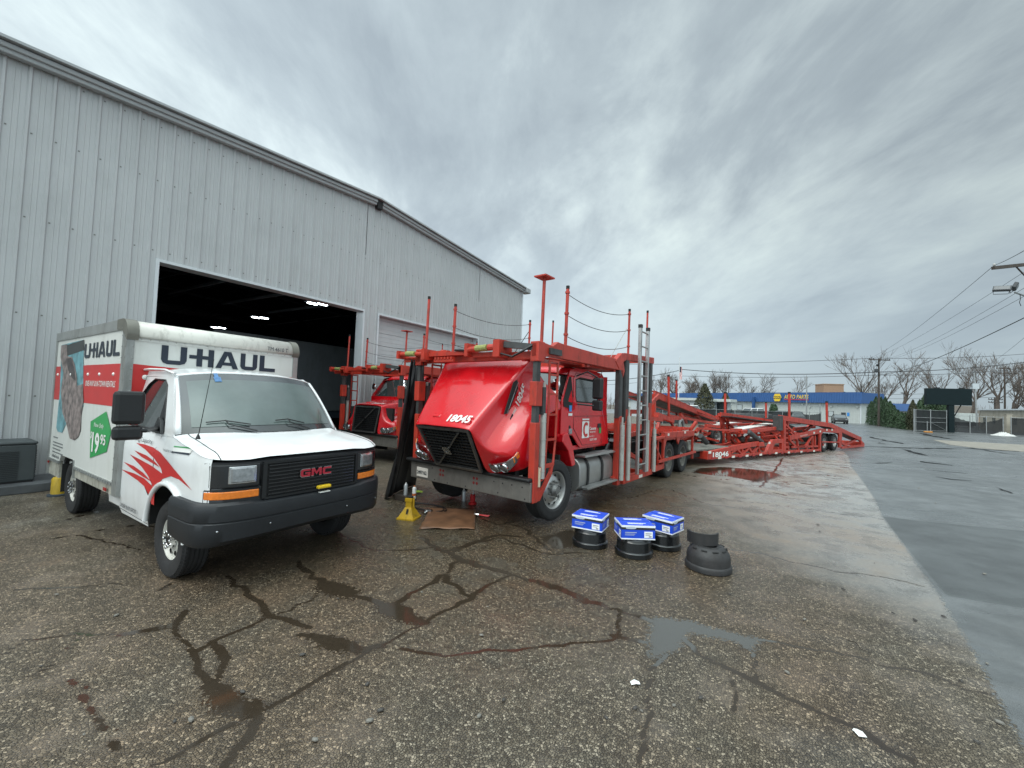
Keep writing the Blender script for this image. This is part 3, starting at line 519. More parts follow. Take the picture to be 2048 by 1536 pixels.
def wheel(parent, c, r, w_, rim, side, style, axis='y', lbl=None, z_rot=0.):
    """a wheel: side is the sign of the outer face along the axle"""
    e = bpy.data.objects.new('wheel', None); C.objects.link(e); e.parent = parent; e.location = c
    if axis == 'x': e.rotation_euler = (0, 0, (-math.pi/2 if side > 0 else math.pi/2)+z_rot)
    else: e.rotation_euler = (0, 0, (0 if side > 0 else math.pi)+z_rot)
    h = w_/2; g = .008 if r > .3 else .004
    pr_ = [(rim*.97, -h*.8), (rim+.02, -h*.92), (r*.86, -h), (r-.02, -h*.93), (r, -h*.8)]
    for k in (-.48, -.16, .16, .48): pr_ += [(r, h*k-.008), (r-g, h*k-.005), (r-g, h*k+.005), (r, h*k+.008)]
    pr_ += [(r, h*.8), (r-.02, h*.93), (r*.93, h*.99), (r*.86, h), (rim+.03, h*.97), (rim+.015, h*.88), (rim*.98, h*.8)]
    b = MB(); b.lathe(pr_, (0, 0, 0), 'y', 56)
    nb = 60
    for i in range(nb):  # tread blocks on the shoulders
        t = 2*math.pi*i/nb
        for s in (-1, 1):
            p = Vector((r*math.cos(t), s*h*.66, r*math.sin(t))); q = Vector(((r-.028)*math.cos(t+.01), s*h*.965, (r-.028)*math.sin(t+.01))); b.bar(p, q, .018, .016, up=(math.cos(t), 0, math.sin(t)))
    b.build('tyre', M_tyre, e, smooth=35)
    b = MB()
    if style == 'steel':
        b.lathe([(rim*.98, h*.74), (rim*1.0, h*.80), (rim*.95, h*.78), (rim*.86, h*.5), (rim*.80, h*.42)], (0, 0, 0), 'y', 48)
        # dished disc with eight round holes
        n = 48; rows = [[], [], [], []]
        for j in range(n+1):
            t = 2*math.pi*j/n; hole = abs(math.sin(t*4))**.6
            for k, rad in enumerate((rim*.82, rim*.70, rim*.52, rim*.30)):
                y = (.42, .55, .60, .50)[k]*h
                rows[k].append((rad*math.cos(t), y, rad*math.sin(t)))
        b.grid(rows); b.build('rim', mat('white_steel_rim', (.56, .55, .50), .4, var=.08, dirt=((.14, .11, .08), .5)), e, smooth=40)
        bb = MB()
        for j in range(8):
            t = math.pi/8+j*math.pi/4; bb.lathe([(.001, .0), (.026, .0)], (rim*.72*math.cos(t), h*.55+.004, rim*.72*math.sin(t)), 'y', 12)
            bb.lathe([(.001, .0), (.018, .0)], (rim*.72*math.cos(t+.07), h*.55+.004, rim*.72*math.sin(t+.07)), 'y', 12)
        bb.build('rim_hole', M_under, e, fix=False)
        hb = MB(); hb.lathe([(rim*.42, h*.5), (rim*.40, h*.95), (rim*.30, h*1.0), (rim*.28, h*.95)], (0, 0, 0), 'y', 32)
        for j in range(8):
            t = j*math.pi/4; hb.lathe([(.017, h*.5), (.017, h*1.12), (.012, h*1.16), (.001, h*1.17)], (rim*.36*math.cos(t), 0, rim*.36*math.sin(t)), 'y', 10)
        hb.build('hub_cover', M_chrome, e, smooth=35)
        MB().lathe([(.001, h*1.02), (rim*.22, h*1.02), (rim*.28, h*.9)], (0, 0, 0), 'y', 24).build('hub_cap', M_rubber, e, smooth=35)
    elif style == 'front':
        b.lathe([(rim*.98, h*.76), (rim, h*.86), (rim*.95, h*.84), (rim*.88, h*.55), (rim*.86, h*.35), (rim*.60, h*.62), (rim*.52, h*.66), (rim*.40, h*.66), (rim*.3, h*.66)], (0, 0, 0), 'y', 48); b.build('rim', M_alu, e, smooth=40)
        bb = MB()
        for j in range(10):
            t = j*math.pi/5; p = (rim*.73*math.cos(t), 0, rim*.73*math.sin(t)); bb.lathe([(.001, h*.50), (.030, h*.50)], p, 'y', 12)
        bb.build('rim_hole', M_under, e, fix=False)
        hb = MB(); hb.lathe([(rim*.33, h*.6), (rim*.31, h*.95), (rim*.2, h*1.15), (rim*.18, h*1.3), (.001, h*1.32)], (0, 0, 0), 'y', 24)
        for j in range(10):
            t = j*math.pi/5+.3; hb.lathe([(.017, h*.6), (.017, h*.86), (.008, h*.86), (.008, h*1.0), (.001, h*1.0)], (rim*.45*math.cos(t), 0, rim*.45*math.sin(t)), 'y', 8)
        hb.build('hub', M_steel, e, smooth=35)
    else:  # dual rear wheel: deep dish
        b.lathe([(rim*.98, h*.8), (rim, h*.92), (rim*.94, h*.9), (rim*.90, h*.2), (rim*.84, -h*.1), (rim*.5, h*.0), (rim*.4, h*.05), (rim*.25, h*.05)], (0, 0, 0), 'y', 40)
        b.build('rim', M_rimd if style == 'dirty' else M_alu, e, smooth=40)
        hb = MB(); hb.lathe([(rim*.42, 0), (rim*.36, h*.3), (rim*.30, h*.75), (rim*.24, h*.85), (.001, h*.86)], (0, 0, 0), 'y', 20)
        for j in range(10):
            t = j*math.pi/5; hb.lathe([(.016, 0), (.016, h*.3), (.001, h*.3)], (rim*.6*math.cos(t), 0, rim*.6*math.sin(t)), 'y', 8)
        hb.build('hub', M_steel, e, smooth=35)
    return e
M_rimd = mat('dusty_rim', (.17, .165, .15), rough=.6, metal=.3, var=.3, dirt=((.06, .05, .04), .7))
UH = [[(0, 100), (0, 25), (6, 8), (20, 0), (62, 0), (78, 8), (84, 25), (84, 100), (62, 100), (62, 22), (22, 22), (22, 100)],
      [(92, 62), (92, 42), (118, 42), (118, 62)], [(118, 100), (118, 0), (139, 0), (139, 100)], [(139, 62), (139, 42), (160, 42), (160, 62)], [(160, 100), (160, 0), (181, 0), (181, 100)],
      [(188, 0), (212, 0), (219, 20), (239, 20), (246, 0), (270, 0), (241, 100), (217, 100), (214, 91)], ]
def uhaul(name, mt, parent, origin, right, up, w_, h_, d=.004):
    A_ = [[(188, 0), (210, 0), (233, 78), (233, 100), (219, 100)], [(233, 78), (256, 0), (278, 0), (247, 100), (233, 100)], [(214, 18), (252, 18), (247, 36), (219, 36)]]
    U2 = [[(286, 100), (286, 22), (292, 7), (304, 0), (340, 0), (352, 7), (358, 22), (358, 100), (338, 100), (338, 22), (306, 22), (306, 100)]]
    L_ = [[(368, 100), (368, 0), (440, 0), (440, 22), (390, 22), (390, 100)]]
    return glyphs(UH[:5]+A_+U2+L_, name, mt, parent, origin, right, up, w_, h_, 440, 100, d)
GMC = [[(0, 20), (0, 80), (14, 100), (92, 100), (92, 76), (26, 76), (24, 70), (24, 30), (28, 24), (68, 24), (68, 38), (46, 38), (46, 58), (92, 58), (92, 0), (14, 0)],
       [(102, 0), (102, 100), (132, 100), (152, 52), (152, 12), (126, 62), (126, 0)], [(152, 12), (152, 52), (172, 100), (202, 100), (202, 0), (178, 0), (178, 62)],
       [(212, 18), (212, 82), (226, 100), (300, 100), (300, 76), (238, 76), (236, 70), (236, 30), (240, 24), (300, 24), (300, 0), (226, 0)]]

# ---------------- white rental van ----------------
M_white = mat('white_van_paint', (.74, .75, .75), rough=.28, coat=.5, var=.03, vscale=2, dirt=((.42, .41, .38), .35)); M_wbox = mat('white_box_panel', (.60, .61, .58), rough=.42, var=.03, dirt=((.36, .36, .32), .4))
M_red = mat('red_vinyl', (.50, .022, .020), rough=.4, var=.08); M_navy = mat('navy_vinyl', (.012, .020, .035), rough=.4); M_green = mat('green_vinyl', (.025, .30, .075), rough=.4, var=.06)
M_wvin = mat('white_vinyl', (.75, .75, .72), rough=.45); M_rail = mat('aluminium_rail', (.34, .35, .34), rough=.42, metal=.55, var=.15, dirt=((.10, .095, .08), .6)); M_skirt = mat('stained_skirt', (.36, .35, .30), rough=.6, var=.25, vscale=8, dirt=((.10, .085, .06), .8), dscale=7)
YC = 2.58; VO = (-6.7, YC, 0)
van = thing('box_van', VO, 0, 'white rental box van with red flame stripes, backed up to the grey ribbed wall', 'box van')
def vb(b, name, mt, parent=None, **k): return b.build(name, mt, parent or van, off=VO, **k)
bx0, bx1, by0, by1 = -9.55, -6.30, 1.60, 3.60
b = MB()  # box body with rear wheel notch in its side
for y, s in ((by0, -1), (by1, 1)):
    pr_ = [(bx0, .70), (-8.90, .70), (-8.82, .80), (-8.16, .80), (-8.10, .70), (bx1, .70), (bx1, 2.56), (bx0, 2.56)]
    b.prism([(x, y, z) for x, z in pr_], (0, -s*.05, 0))
b.box((bx1-.05, by0+.05, .70), (bx1, by1-.05, 2.56)); b.box((bx0, by0+.05, .70), (bx0+.05, by1-.05, 2.56)); b.box((bx0, by0+.001, 2.56), (bx1-.05, by1-.001, 2.60)); b.box((bx0+.1, by0+.1, .66), (bx1-.05, by1-.1, .70))
box = vb(b, 'box_body', M_wbox)
b = MB(); b.box((bx0-.02, by0-.014, 2.51), (bx1-.12, by0+.06, 2.635)); b.cut().box((bx0-.02, by1-.06, 2.51), (bx1-.12, by1+.014, 2.635))
for i in range(30): b.lathe([(.008, -.006), (.001, -.009)], (bx0+.06+i*.105, by0-.014, 2.53), 'y', 6)
vb(b, 'top_rail', M_rail)
b = MB(); b.box((bx1-.14, by1-.06, .58), (bx1+.012, by1+.012, 2.50)); b.cut().box((bx0-.03, by0-.012, .45), (bx0+.05, by0+.06, 2.51)); b.cut().box((bx1-.14, by0-.012, .58), (bx1+.012, by0+.06, 2.50))
for i in range(14):
    for y, x in ((by0-.012, bx1-.02), (by0-.012, bx1-.12)): b.lathe([(.010, -.005), (.001, -.009)], (x, y, .75+i*.13), 'y', 6)
    b.lathe([(.010, .012), (.001, .017)], (bx1, by0+.045, .75+i*.13), 'x', 6)
vb(b, 'corner_post', M_rail)
b = MB(); rows = []  # rolled front cap
for k in range(9):
    t = k/8*math.pi/2; rows.append([(bx1-.12+.16*math.cos(t), y, 2.44+.185*math.sin(t)) for y in (by0+.07, (by0+by1)/2, by1-.07)])
rows = [[(bx1+.03, y, 2.42) for y in (by0+.07, (by0+by1)/2, by1-.07)]]+rows+[[(bx1-.3, y, 2.632) for y in (by0+.07, (by0+by1)/2, by1-.07)]]
b.grid(rows); vb(b, 'front_cap', mat('yellowed_cap', (.58, .57, .52), .38, var=.06, dirt=((.2, .19, .16), .6), dscale=9), smooth=60, solid=.004)
b = MB()
for y0, y1 in ((by0-.018, by0+.09), (by1-.09, by1+.018)):
    rows = []
    for k in range(9):
        t = k/8*math.pi/2; rows.append([(bx1-.13+.175*math.cos(t), y, 2.435+.205*math.sin(t)) for y in (y0, y1)])
    b.cut().grid([[(bx1+.02, y, 2.39) for y in (y0, y1)]]+rows+[[(bx1-.34, y, 2.642) for y in (y0, y1)]])
    yo = y0 if y0 < YC else y1
    b.poly([(bx1+.02, yo, 2.39), (bx1+.045, yo, 2.435)]+[(bx1-.13+.175*math.cos(t/8*math.pi/2), yo, 2.435+.205*math.sin(t/8*math.pi/2)) for t in range(1, 9)]+[(bx1-.34, yo, 2.642), (bx1-.34, yo, 2.52), (bx1-.14, yo, 2.50)])
vb(b, 'cap_corner', mat('tarnished_casting', (.17, .165, .14), .5, metal=.4, var=.2), smooth=40)
b = MB(); b.box((bx1, by0+.062, 2.385), (bx1+.012, by1-.062, 2.425))
for i in range(22): b.lathe([(.007, .0), (.001, .016)], (bx1+.012, by0+.12+i*.084, 2.405), 'x', 6)
vb(b, 'cap_flange', M_wbox)
b = MB(); b.box((-8.09, by0+.01, .57), (bx1-.14, by0+.05, .70)); b.cut().box((bx0, by0+.01, .45), (-8.93, by0+.05, .70))
vb(b, 'skirt', M_skirt)
b = MB(); b.box((bx0+.05, by0-.012, .665), (-8.92, by0+.02, .705)); b.cut().box((-8.12, by0-.01, .56), (-8.085, by0+.055, .80)); b.box((-8.09, by0-.012, .685), (bx1-.14, by0+.02, .725))
for i in range(17): b.box((-8.05+i*.098, by0-.02, .69), (-8.03+i*.098, by0-.012, .72))
vb(b, 'floor_rail', M_rail)
b = MB(); b.prism([(x, by0+.055, z) for x, z in ((-8.92, .42), (-8.92, .70), (-8.82, .80), (-8.16, .80), (-8.10, .70), (-8.10, .56), (-8.14, .56), (-8.18, .74), (-8.80, .76), (-8.87, .66), (-8.87, .42))], (0, .3, 0)); b.box((-8.88, by0+.03, .25), (-8.86, by0+.35, .66)); vb(b, 'mudflap', M_under)
# livery on the box
sd = by0-.003
b = MB(); b.poly([(x, sd, z) for x, z in ((bx0+.05, 1.60), (bx1-.14, 1.60), (bx1-.14, 2.11), (bx0+.05, 2.11))]); vb(b, 'stripe', M_red, box, fix=False)
b = MB(); b.poly([(bx1+.003, y, z) for y, z in ((by0+.06, 1.4), (by1-.06, 1.4), (by1-.06, 2.075), (3.25, 2.07), (2.9, 2.045), (2.6, 2.05), (2.3, 2.08), (by0+.06, 2.11))]); vb(b, 'stripe', M_red, box, fix=False)
def c1(X, Y): return 60+X/3.84, 600+Y/3.84
def c2(X, Y): return 220+X/5.12, 620+Y/5.12
def c3(X, Y): return 300+X/4.096, 840+Y/4.096
def on_box(pts, d=.006): return [(onY(*c1(*p), by0).x, by0-d, onY(*c1(*p), by0).z) for p in pts]
vb(MB().poly(on_box([(415, 305), (250, 345), (240, 480), (232, 700), (205, 980), (215, 1010), (250, 1020), (300, 900), (380, 850), (412, 820)], .0045)), 'picture_panel', mat('picture_teal', (.13, .30, .34), .45, var=.5, vscale=5), box, fix=False)
vb(MB().poly(on_box([(420, 305), (285, 348), (290, 430), (420, 385)], .006)), 'picture_header', mat('picture_black', (.035, .04, .04), .45), box, fix=False)
vb(MB().poly(on_box([(245, 350), (290, 340), (292, 430), (330, 440), (350, 500), (362, 560), (368, 660), (410, 645), (417, 770), (398, 880), (393, 1000), (375, 1050), (345, 1076), (310, 1062), (285, 950), (255, 870), (243, 700), (262, 560), (240, 440)], .008)), 'picture_subject', mat('picture_rock', (.20, .16, .15), .45, var=.75, vscale=9), box, fix=False)
vb(MB().poly(on_box([(285, 450), (322, 445), (345, 520), (358, 620), (330, 600), (300, 540)], .0095)), 'picture_dark_area', mat('picture_dark', (.06, .05, .05), .45, var=.5, vscale=12), box, fix=False)  # darker print on the rock graphic
uhaul('lettering', M_navy, box, (-8.0-VO[0], by0-YC, 2.205), (1, 0, 0), (0, 0, 1), 1.46, .20, .006)
uhaul('lettering', M_navy, box, (bx1-VO[0], 1.915-YC, 2.135), (0, 1, 0), (0, 0, 1), 1.36, .23, .006)
def vtext(s, mt, par, x, z, hgt, width=None, y=None, **k): return text(s, 'lettering', mt, par, (x-VO[0], (by0 if y is None else y)-YC, z), (1, 0, 0), (0, 0, 1), hgt, width, depth=k.pop('depth', .006), **k)
vtext('ONE-WAY & IN-TOWN RENTALS', M_wvin, box, -7.22, 1.865, .075, 1.24, shear=.2, bold=.01)
vb(MB().poly([(x, by0-.006, z) for x, z in ((-7.47, 1.37), (-6.86, 1.53), (-6.62, 1.30), (-6.74, 1.05), (-7.38, .91))]), 'price_tag', M_green, box, fix=False)
vtext('Now Only', M_wvin, box, -7.10, 1.335, .075, .40, shear=.3, depth=.010); vtext('$', M_wvin, box, -7.38, 1.20, .10, depth=.010, bold=.02); vtext('19', M_wvin, box, -7.18, 1.12, .26, .30, depth=.010, bold=.03); vtext('95', M_wvin, box, -6.89, 1.18, .13, .20, depth=.010, bold=.02)
vtext('uhaul.com', M_navy, box, -9.12, .755, .05, .42, bold=.01)
for i, (z, w_) in enumerate(((.80, .60), (.85, .45), (.90, .58), (.945, .56), (1.02, .26))):
    vb(MB().box((-9.33, by0-.004, z), (-9.33+w_, by0-.001, z+.017)), 'small_print', mat('faded_print', (.16, .17, .17), .5, var=.7, vscale=60), box)
vtext('TM 4610 T', M_navy, box, 0, 0, .01).location = (0, 0, -50) if False else (0, 0, 0)
for o in list(bpy.data.objects):
    if o.name.startswith('lettering') and o.parent == box and len(o.data.vertices) and abs(o.data.vertices[0].co.z) < .2: bpy.data.objects.remove(o)
text('TM 4610 T', 'lettering', M_navy, box, (bx1+.042-VO[0], 3.28-YC, 2.475), (0, 1, 0), (0, 0, 1), .055, .30, depth=.008)
b = MB()
for x in (-9.35, -8.6, -7.75, -7.25, -6.70): b.lathe([(.022, 0), (.018, -.010), (.001, -.016)], (x, by0-.003, 1.985), 'y', 12)
b.lathe([(.03, .003), (.02, .015), (.001, .02)], (bx1, 1.78, 1.96), 'x', 12); vb(b, 'marker_lamp', M_wvin, box, smooth=50)
b = MB(); b.box((-6.72, by0-.018, .60), (-6.62, by0-.010, .635)); b.cut().box((-9.50, by0-.018, .62), (-9.44, by0-.010, .65)); vb(b, 'reflector', mat('red_reflector', (.35, .01, .01), .2), box)
# cab body
WC = .95; NX, XB, NE = .47, -4.53, 4.2
def planx(yp, dn=0., dw=0.):
    t = min(1, abs(yp)/(WC+dw)); return XB+(NX+dn)*(1-t**NE)**(1/NE)
def sidey(z): return WC-.05*max(0, (z-1.16)/.2)**1.5-.02*max(0, (.62-z)/.2)
ARC = (-4.97, .42, .485)
def zbot_(x):
    dx = abs(x-ARC[0]); z = .40 if x > -6.3 else .46
    return max(z, ARC[1]+math.sqrt(ARC[2]**2-dx*dx)) if dx < ARC[2] else (.50 if x > ARC[0] else z)
def zsh(x): return 1.355 if x < -5.05 else 1.355-.125*((x+5.05)/1.0)**1.3
for s in (-1, 1):
    xs = [-6.72+.09*i for i in range(14)]+[ARC[0]+ARC[2]*math.cos(math.pi-k*math.pi/22) for k in range(0, 23)]
    xs = sorted(set([round(x, 4) for x in xs if x < -4.50]+[-5.456, -4.485])); rows = []
    for x in xs:
        zb, zt = zbot_(x), zsh(x); rows.append([(x, YC+s*sidey(zb+(zt-zb)*k/12)*(1 if x < -4.7 else 1-.0*(x+4.7)), zb+(zt-zb)*k/12) for k in range(13)])
    for yp in (.949, .945, .938, .925, .91, .895):  # round the front corner to the lamp unit
        x = planx(yp); x = max(x, -4.47); zt = zsh(x)-.05*math.cos(math.asin((yp/WC)**1.8))**.5*.9; rows.append([(x, YC+s*(yp-WC+sidey(.52+(zt-.52)*k/12)), .52+(zt-.52)*k/12) for k in range(13)])
    vb(MB().grid(rows), 'cab_side', M_white, smooth=50)
    lip = []
    for k in range(25):
        t = math.pi*(.03+.96*k/24); lip.append((ARC[0]-(ARC[2]+.005)*math.cos(t), YC+s*(WC+.006), ARC[1]+(ARC[2]+.005)*math.sin(t)))
    vb(MB().tube(lip, .026, 8), 'arch_lip', M_white, smooth=60)
    wellp = [(ARC[0]-(ARC[2]-.002)*math.cos(math.pi*k/16), YC+s*(WC-.02), ARC[1]+(ARC[2]-.002)*math.sin(math.pi*k/16)) for k in range(17)]
    vb(MB().grid([wellp, [(x, YC+s*.55, z) for x, y, z in wellp]]), 'wheel_arch', M_under)
    # upper door frame and glass
    yy = lambda z: sidey(1.36)-(z-1.36)*.20
    out = [(-6.72, 1.36), (-5.03, 1.355), (-5.50, 1.965), (-5.68, 2.03), (-6.30, 2.035), (-6.50, 1.93), (-6.70, 1.60)]; inn = [(-6.42, 1.40), (-5.30, 1.39), (-5.60, 1.87), (-5.70, 1.93), (-6.02, 1.94), (-6.15, 1.88), (-6.38, 1.65)]
    vb(MB().ring([(x, YC+s*yy(z), z) for x, z in out], [(x, YC+s*(yy(z)-.004), z) for x, z in inn]), 'door_frame', M_white, bevel=0, solid=.012)
    fr = MB(); fr.tube([(x, YC+s*yy(z), z) for x, z in inn]+[(inn[0][0], YC+s*yy(inn[0][1]), inn[0][1])], .010, 6); vb(fr, 'window_seal', M_rubber)
    vb(MB().poly([(x, YC+s*(yy(z)-.012), z) for x, z in inn]), 'side_window', M_glass, fix=False)
dark_quarter = MB().poly([(x, YC-(sidey(1.36)-(z-1.36)*.20)-.006, z) for x, z in ((-5.52, 1.40), (-5.30, 1.395), (-5.55, 1.80))]); vb(dark_quarter, 'quarter_panel', M_rubber, fix=False)
# windscreen, cowl, roof, bonnet
def wb_(u): return (-4.74-.30*abs(u)**2.3, u*.865, 1.375+.025*(1-u*u))
def wt_(u): return (-5.36-.15*abs(u)**2.2, u*.775, 2.035-.065*abs(u)**3)
def wsurf(u, v, d=0.):
    a, c_ = Vector(wb_(u)), Vector(wt_(u)); p = a.lerp(c_, v); k = .035*4*v*(1-v); return (p.x+k*.8+d, YC+p.y, p.z+k*.4+d*.8)
us = [-1+2*k/20 for k in range(21)]; vs_ = [k/10 for k in range(11)]
vb(MB().grid([[wsurf(u, v) for u in us] for v in vs_]), 'windscreen_border', mat('black_frit', (.035, .04, .042), .12, coat=.6), smooth=60)
ui = [-.90+1.8*k/20 for k in range(21)]; vi = [.10+.78*k/10 for k in range(11)]
M_fog = mat('misted_windscreen_glass', (.075, .10, .094), rough=.16, spec=.5, coat=.5, var=.22, vscale=2.2)
ws = vb(MB().grid([[wsurf(u, v, .004) for u in ui] for v in vi]), 'windscreen', M_fog, smooth=60)
b = MB(); b.grid([[wsurf(u, v, .009) for u in (-.60, -.52)] for v in (.84, .93)]); b.grid([[wsurf(u, v, .010) for u in (-.59, -.54)] for v in (.90, 1.0)]); vb(b, 'tape', mat('blue_tape', (.06, .17, .36), .5, var=.2, vscale=30), ws)
b = MB()
for u0, u1 in ((-.30, -.86), (.40, -.12)):
    b.cut(); p = Vector(wsurf(u0, .0, .02)); q = Vector(wsurf((u0+u1)/2, .10, .03)); r_ = Vector(wsurf(u1, .15, .028)); b.tube([p, q], [.010, .006], 6); b.tube([Vector(wsurf((u0*.1+u1*.9)+.02, .15, .022)), Vector(wsurf((u0*.45+u1*.55), .165, .024)), Vector(wsurf(u0*.9+u1*.1, .10, .022))], .007, 6); b.tube([q, Vector(wsurf((u0*.45+u1*.55), .165, .03))], .006, 6)
vb(b, 'wiper', M_rubber)
for s in (-1, 1):  # windscreen pillars
    vb(MB().grid([[(wsurf(s*1.0, v)[0]-.02, YC+s*(.895-.135*v), wsurf(1., v)[2]-.005) for v in vs_], [(wsurf(s, v)[0]+.012, wsurf(s, v)[1]-s*.02, wsurf(s, v)[2]+.012) for v in vs_]]), 'windscreen_pillar', M_white, smooth=60, solid=.03)
rows = []
for k in range(11):
    t = k/10; rows.append([((wt_(u)[0])*(1-t)+(-6.62)*t, YC+u*(.775+.02*t), (wt_(u)[2]+.004)+.062*math.sin(min(1, t*1.6)*math.pi/2)*(1-abs(u)**4)) for u in us])
vb(MB().grid(rows), 'roof', M_white, smooth=60, solid=.02)
vb(MB().tube([(-5.46, YC-.79, 2.0), (-5.7, YC-.80, 2.045), (-6.1, YC-.81, 2.055), (-6.45, YC-.81, 2.045)], .014, 6), 'roof_gutter', M_white, smooth=60)
th = [math.pi/2*k/14 for k in range(-14, 15)]
def fp(t, dn=0., dw=0.): 
    yp = (WC+dw)*math.copysign(abs(math.sin(t))**(2/NE), t); return planx(yp, dn, dw), yp
rows = []
for k in range(13):
    v = k/12; row = []
    for t in th:
        xf, yp = fp(t); u = max(-1, min(1, yp/WC)); xb_ = wb_(u)[0]-.02; x = xb_+(xf-xb_)*v; x = max(x, xb_)
        crown = .050*(1-abs(u)**5)+.028*(1 if abs(u) < .52 else max(0, 1-(abs(u)-.52)/.14))*math.sin(v*math.pi*.5+.2)
        zs = zsh(x)-.002; drop = .05*max(0, (v-.84)/.16)**2*math.cos(t)**.5
        row.append((x, YC+u*(.900+.045*min(1, v*1.4)), zs+crown*(1-.4*v)-drop+(.012 if v == 0 else 0)))
    rows.append(row)
hood = vb(MB().grid(rows), 'bonnet', M_white, smooth=60)
seam = MB()
for s in (-1, 1):
    pts = []
    for k in range(13):
        r_ = rows[k]; p = Vector(r_[14+s*8]); pts.append(p+Vector((.001, 0, .0005)))
    seam.cut().tube(pts, .004, 5)
vb(seam, 'bonnet_seam', M_under, hood)
vb(MB().grid([[(x+.012, y, z) for x, y, z in rows[0]], [(x-.0, y, z+.0) for x, y, z in rows[1]]]), 'cowl', M_rubber) if False else None
def cpatch(b, y0, y1, z0, z1, dn=0., th_=.01, n=10, dw=0., lean=0.):
    """panel that follows the rounded nose"""
    F_, K_ = [], []
    for k in range(n+1):
        yp = y0+(y1-y0)*k/n; x = planx(yp, dn, dw); F_.append([(x-lean*(z-z0), YC+yp, z) for z in (z0, z1)]); K_.append([(x-th_-lean*(z-z0), YC+yp, z) for z in (z0, z1)])
    f = [p for p in F_]; b.grid(F_); b.grid(K_); b.grid([[p[1] for p in F_], [p[1] for p in K_]]); b.grid([[p[0] for p in F_], [p[0] for p in K_]]); b.grid([F_[0], K_[0]]); b.grid([F_[-1], K_[-1]])
    return b
cols = []
for t in th:
    xf, yp = fp(t)
    if abs(yp) > .925: yp = math.copysign(.925, yp); xf = planx(yp)
    cols.append([(xf-.03, YC+yp*.995, 1.215-.02*abs(yp)), (xf-.004, YC+yp, 1.185), (xf-.004, YC+yp, 1.02), (xf-.02, YC+yp, 1.0), (xf-.02, YC+yp, .96), (xf+.0, YC+yp, .94), (xf+.0, YC+yp, .80)])
vb(MB().grid(cols), 'front_fascia', mat('black_fascia', (.014, .015, .017), rough=.35, var=.1, coat=.3), smooth=40)
gl = MB(); cpatch(gl, -.50, .50, .83, 1.165, .004, .012, 16); vb(gl, 'grille_recess', M_under)
gs = MB()
for i in range(9): cpatch(gs, -.47, .47, .862+.034*i, .872+.034*i, .022, .014, 14)
vb(gs, 'grille', mat('gloss_black_bars', (.02, .021, .023), rough=.25, coat=.5))
gf = MB(); cpatch(gf, -.52, .52, 1.158, 1.178, .026, .03, 16); cpatch(gf, -.50, .50, .825, .845, .026, .03, 16)
for s in (-1, 1): cpatch(gf, min(s*.49, s*.525), max(s*.49, s*.525), .835, 1.165, .026, .03, 2)
vb(gf, 'grille_frame', M_rubber)
glyphs([[(x, y) for x, y in g] for g in GMC], 'lettering', M_chrome, van, (planx(0)+.034-VO[0], -.175, .985), (0, 1, 0), (0, 0, 1), .35, .085, 300, 100, .001)
glyphs([[(4+x*.973, 6+y*.88) for x, y in g] for g in GMC], 'lettering', mat('emblem_red', (.38, .012, .03), .3, coat=.5), van, (planx(0)+.034-VO[0], -.175, .985), (0, 1, 0), (0, 0, 1), .35, .085, 300, 100, .004)
for s in (-1, 1):
    a, c_ = (-.905, -.54) if s < 0 else (.54, .905)
    vb(cpatch(MB(), a, c_, .965, 1.17, .002, .02, 8), 'headlamp_surround', mat('gloss_black_surround', (.012, .013, .015), rough=.18, coat=.6), bevel=.01)
    a, c_ = (-.775, -.585) if s < 0 else (.585, .775)
    hl = vb(cpatch(MB(), a, c_, 1.005, 1.145, .020, .03, 6), 'headlamp', M_lens, bevel=.012)
    vb(cpatch(MB(), a-.012, c_+.012, .995, 1.155, .012, .03, 6), 'headlamp_bezel', M_chrome, hl, bevel=.008)
    a, c_ = (-.922, -.545) if s < 0 else (.545, .922)
    vb(cpatch(MB(), a, c_, .862, .932, .014, .03, 10), 'indicator_lamp', M_amber, bevel=.008)
    b = MB(); cpatch(b, a-.0, c_+.0, .938, .950, .01, .02, 8); vb(b, 'lamp_trim', M_rubber)
M_bump = mat('dark_grey_bumper_plastic', (.013, .015, .018), rough=.5, var=.15, vscale=7, bump=.12, bscale=260)
prof_ = [(-.16, .455), (-.02, .475), (.035, .52), (.045, .60), (.048, .655), (.038, .662), (.038, .668), (.050, .676), (.055, .76), (.045, .815), (.01, .838), (-.12, .842)]
rows = []
for t in [math.pi/2*k/20 for k in range(-20, 21)]:
    yp = (WC+.035)*math.copysign(abs(math.sin(t))**(2/NE), t); x = planx(yp, .0, .035)
    nx = 1-abs(yp/(WC+.035))**6; ny = math.copysign(1-nx, yp); notch = -.022*max(0, 1-abs(abs(yp)-0)/.62)**.25 if abs(yp) < .6 else 0
    rows.append([(x+d*max(.25, nx), YC+yp+d*.5*ny, z+(notch if z > .75 else 0)-(.03*abs(yp)**2 if z < .53 else 0)) for d, z in prof_])
for s, q in ((0, rows[0]), (-1, rows[-1])):
    ex = [(x-.22, y, z+.02 if z < .6 else z) for x, y, z in q]
    rows = [ex]+rows if s == 0 else rows+[ex]
bmp = vb(MB().grid(rows), 'front_bumper', M_bump, smooth=35)
b = MB()
for yp in (-.86, -.45, .38, .82): b.lathe([(.010, .052), (.008, .058), (.001, .060)], (planx(yp, 0, .035), YC+yp, .60), 'x', 10)
vb(b, 'bumper_bolt', M_chrome, bmp)
vb(MB().box((planx(.1)+.01, YC+.02, .842), (planx(.1)+.06, YC+.17, .875)), 'wedge', mat('yellow_plastic', (.75, .50, .02), .4), bmp, bevel=.01); vb(MB().box((planx(.1)+.02, YC+.04, .800), (planx(.1)+.058, YC+.16, .808)), 'paper_tag', M_wvin, bmp)
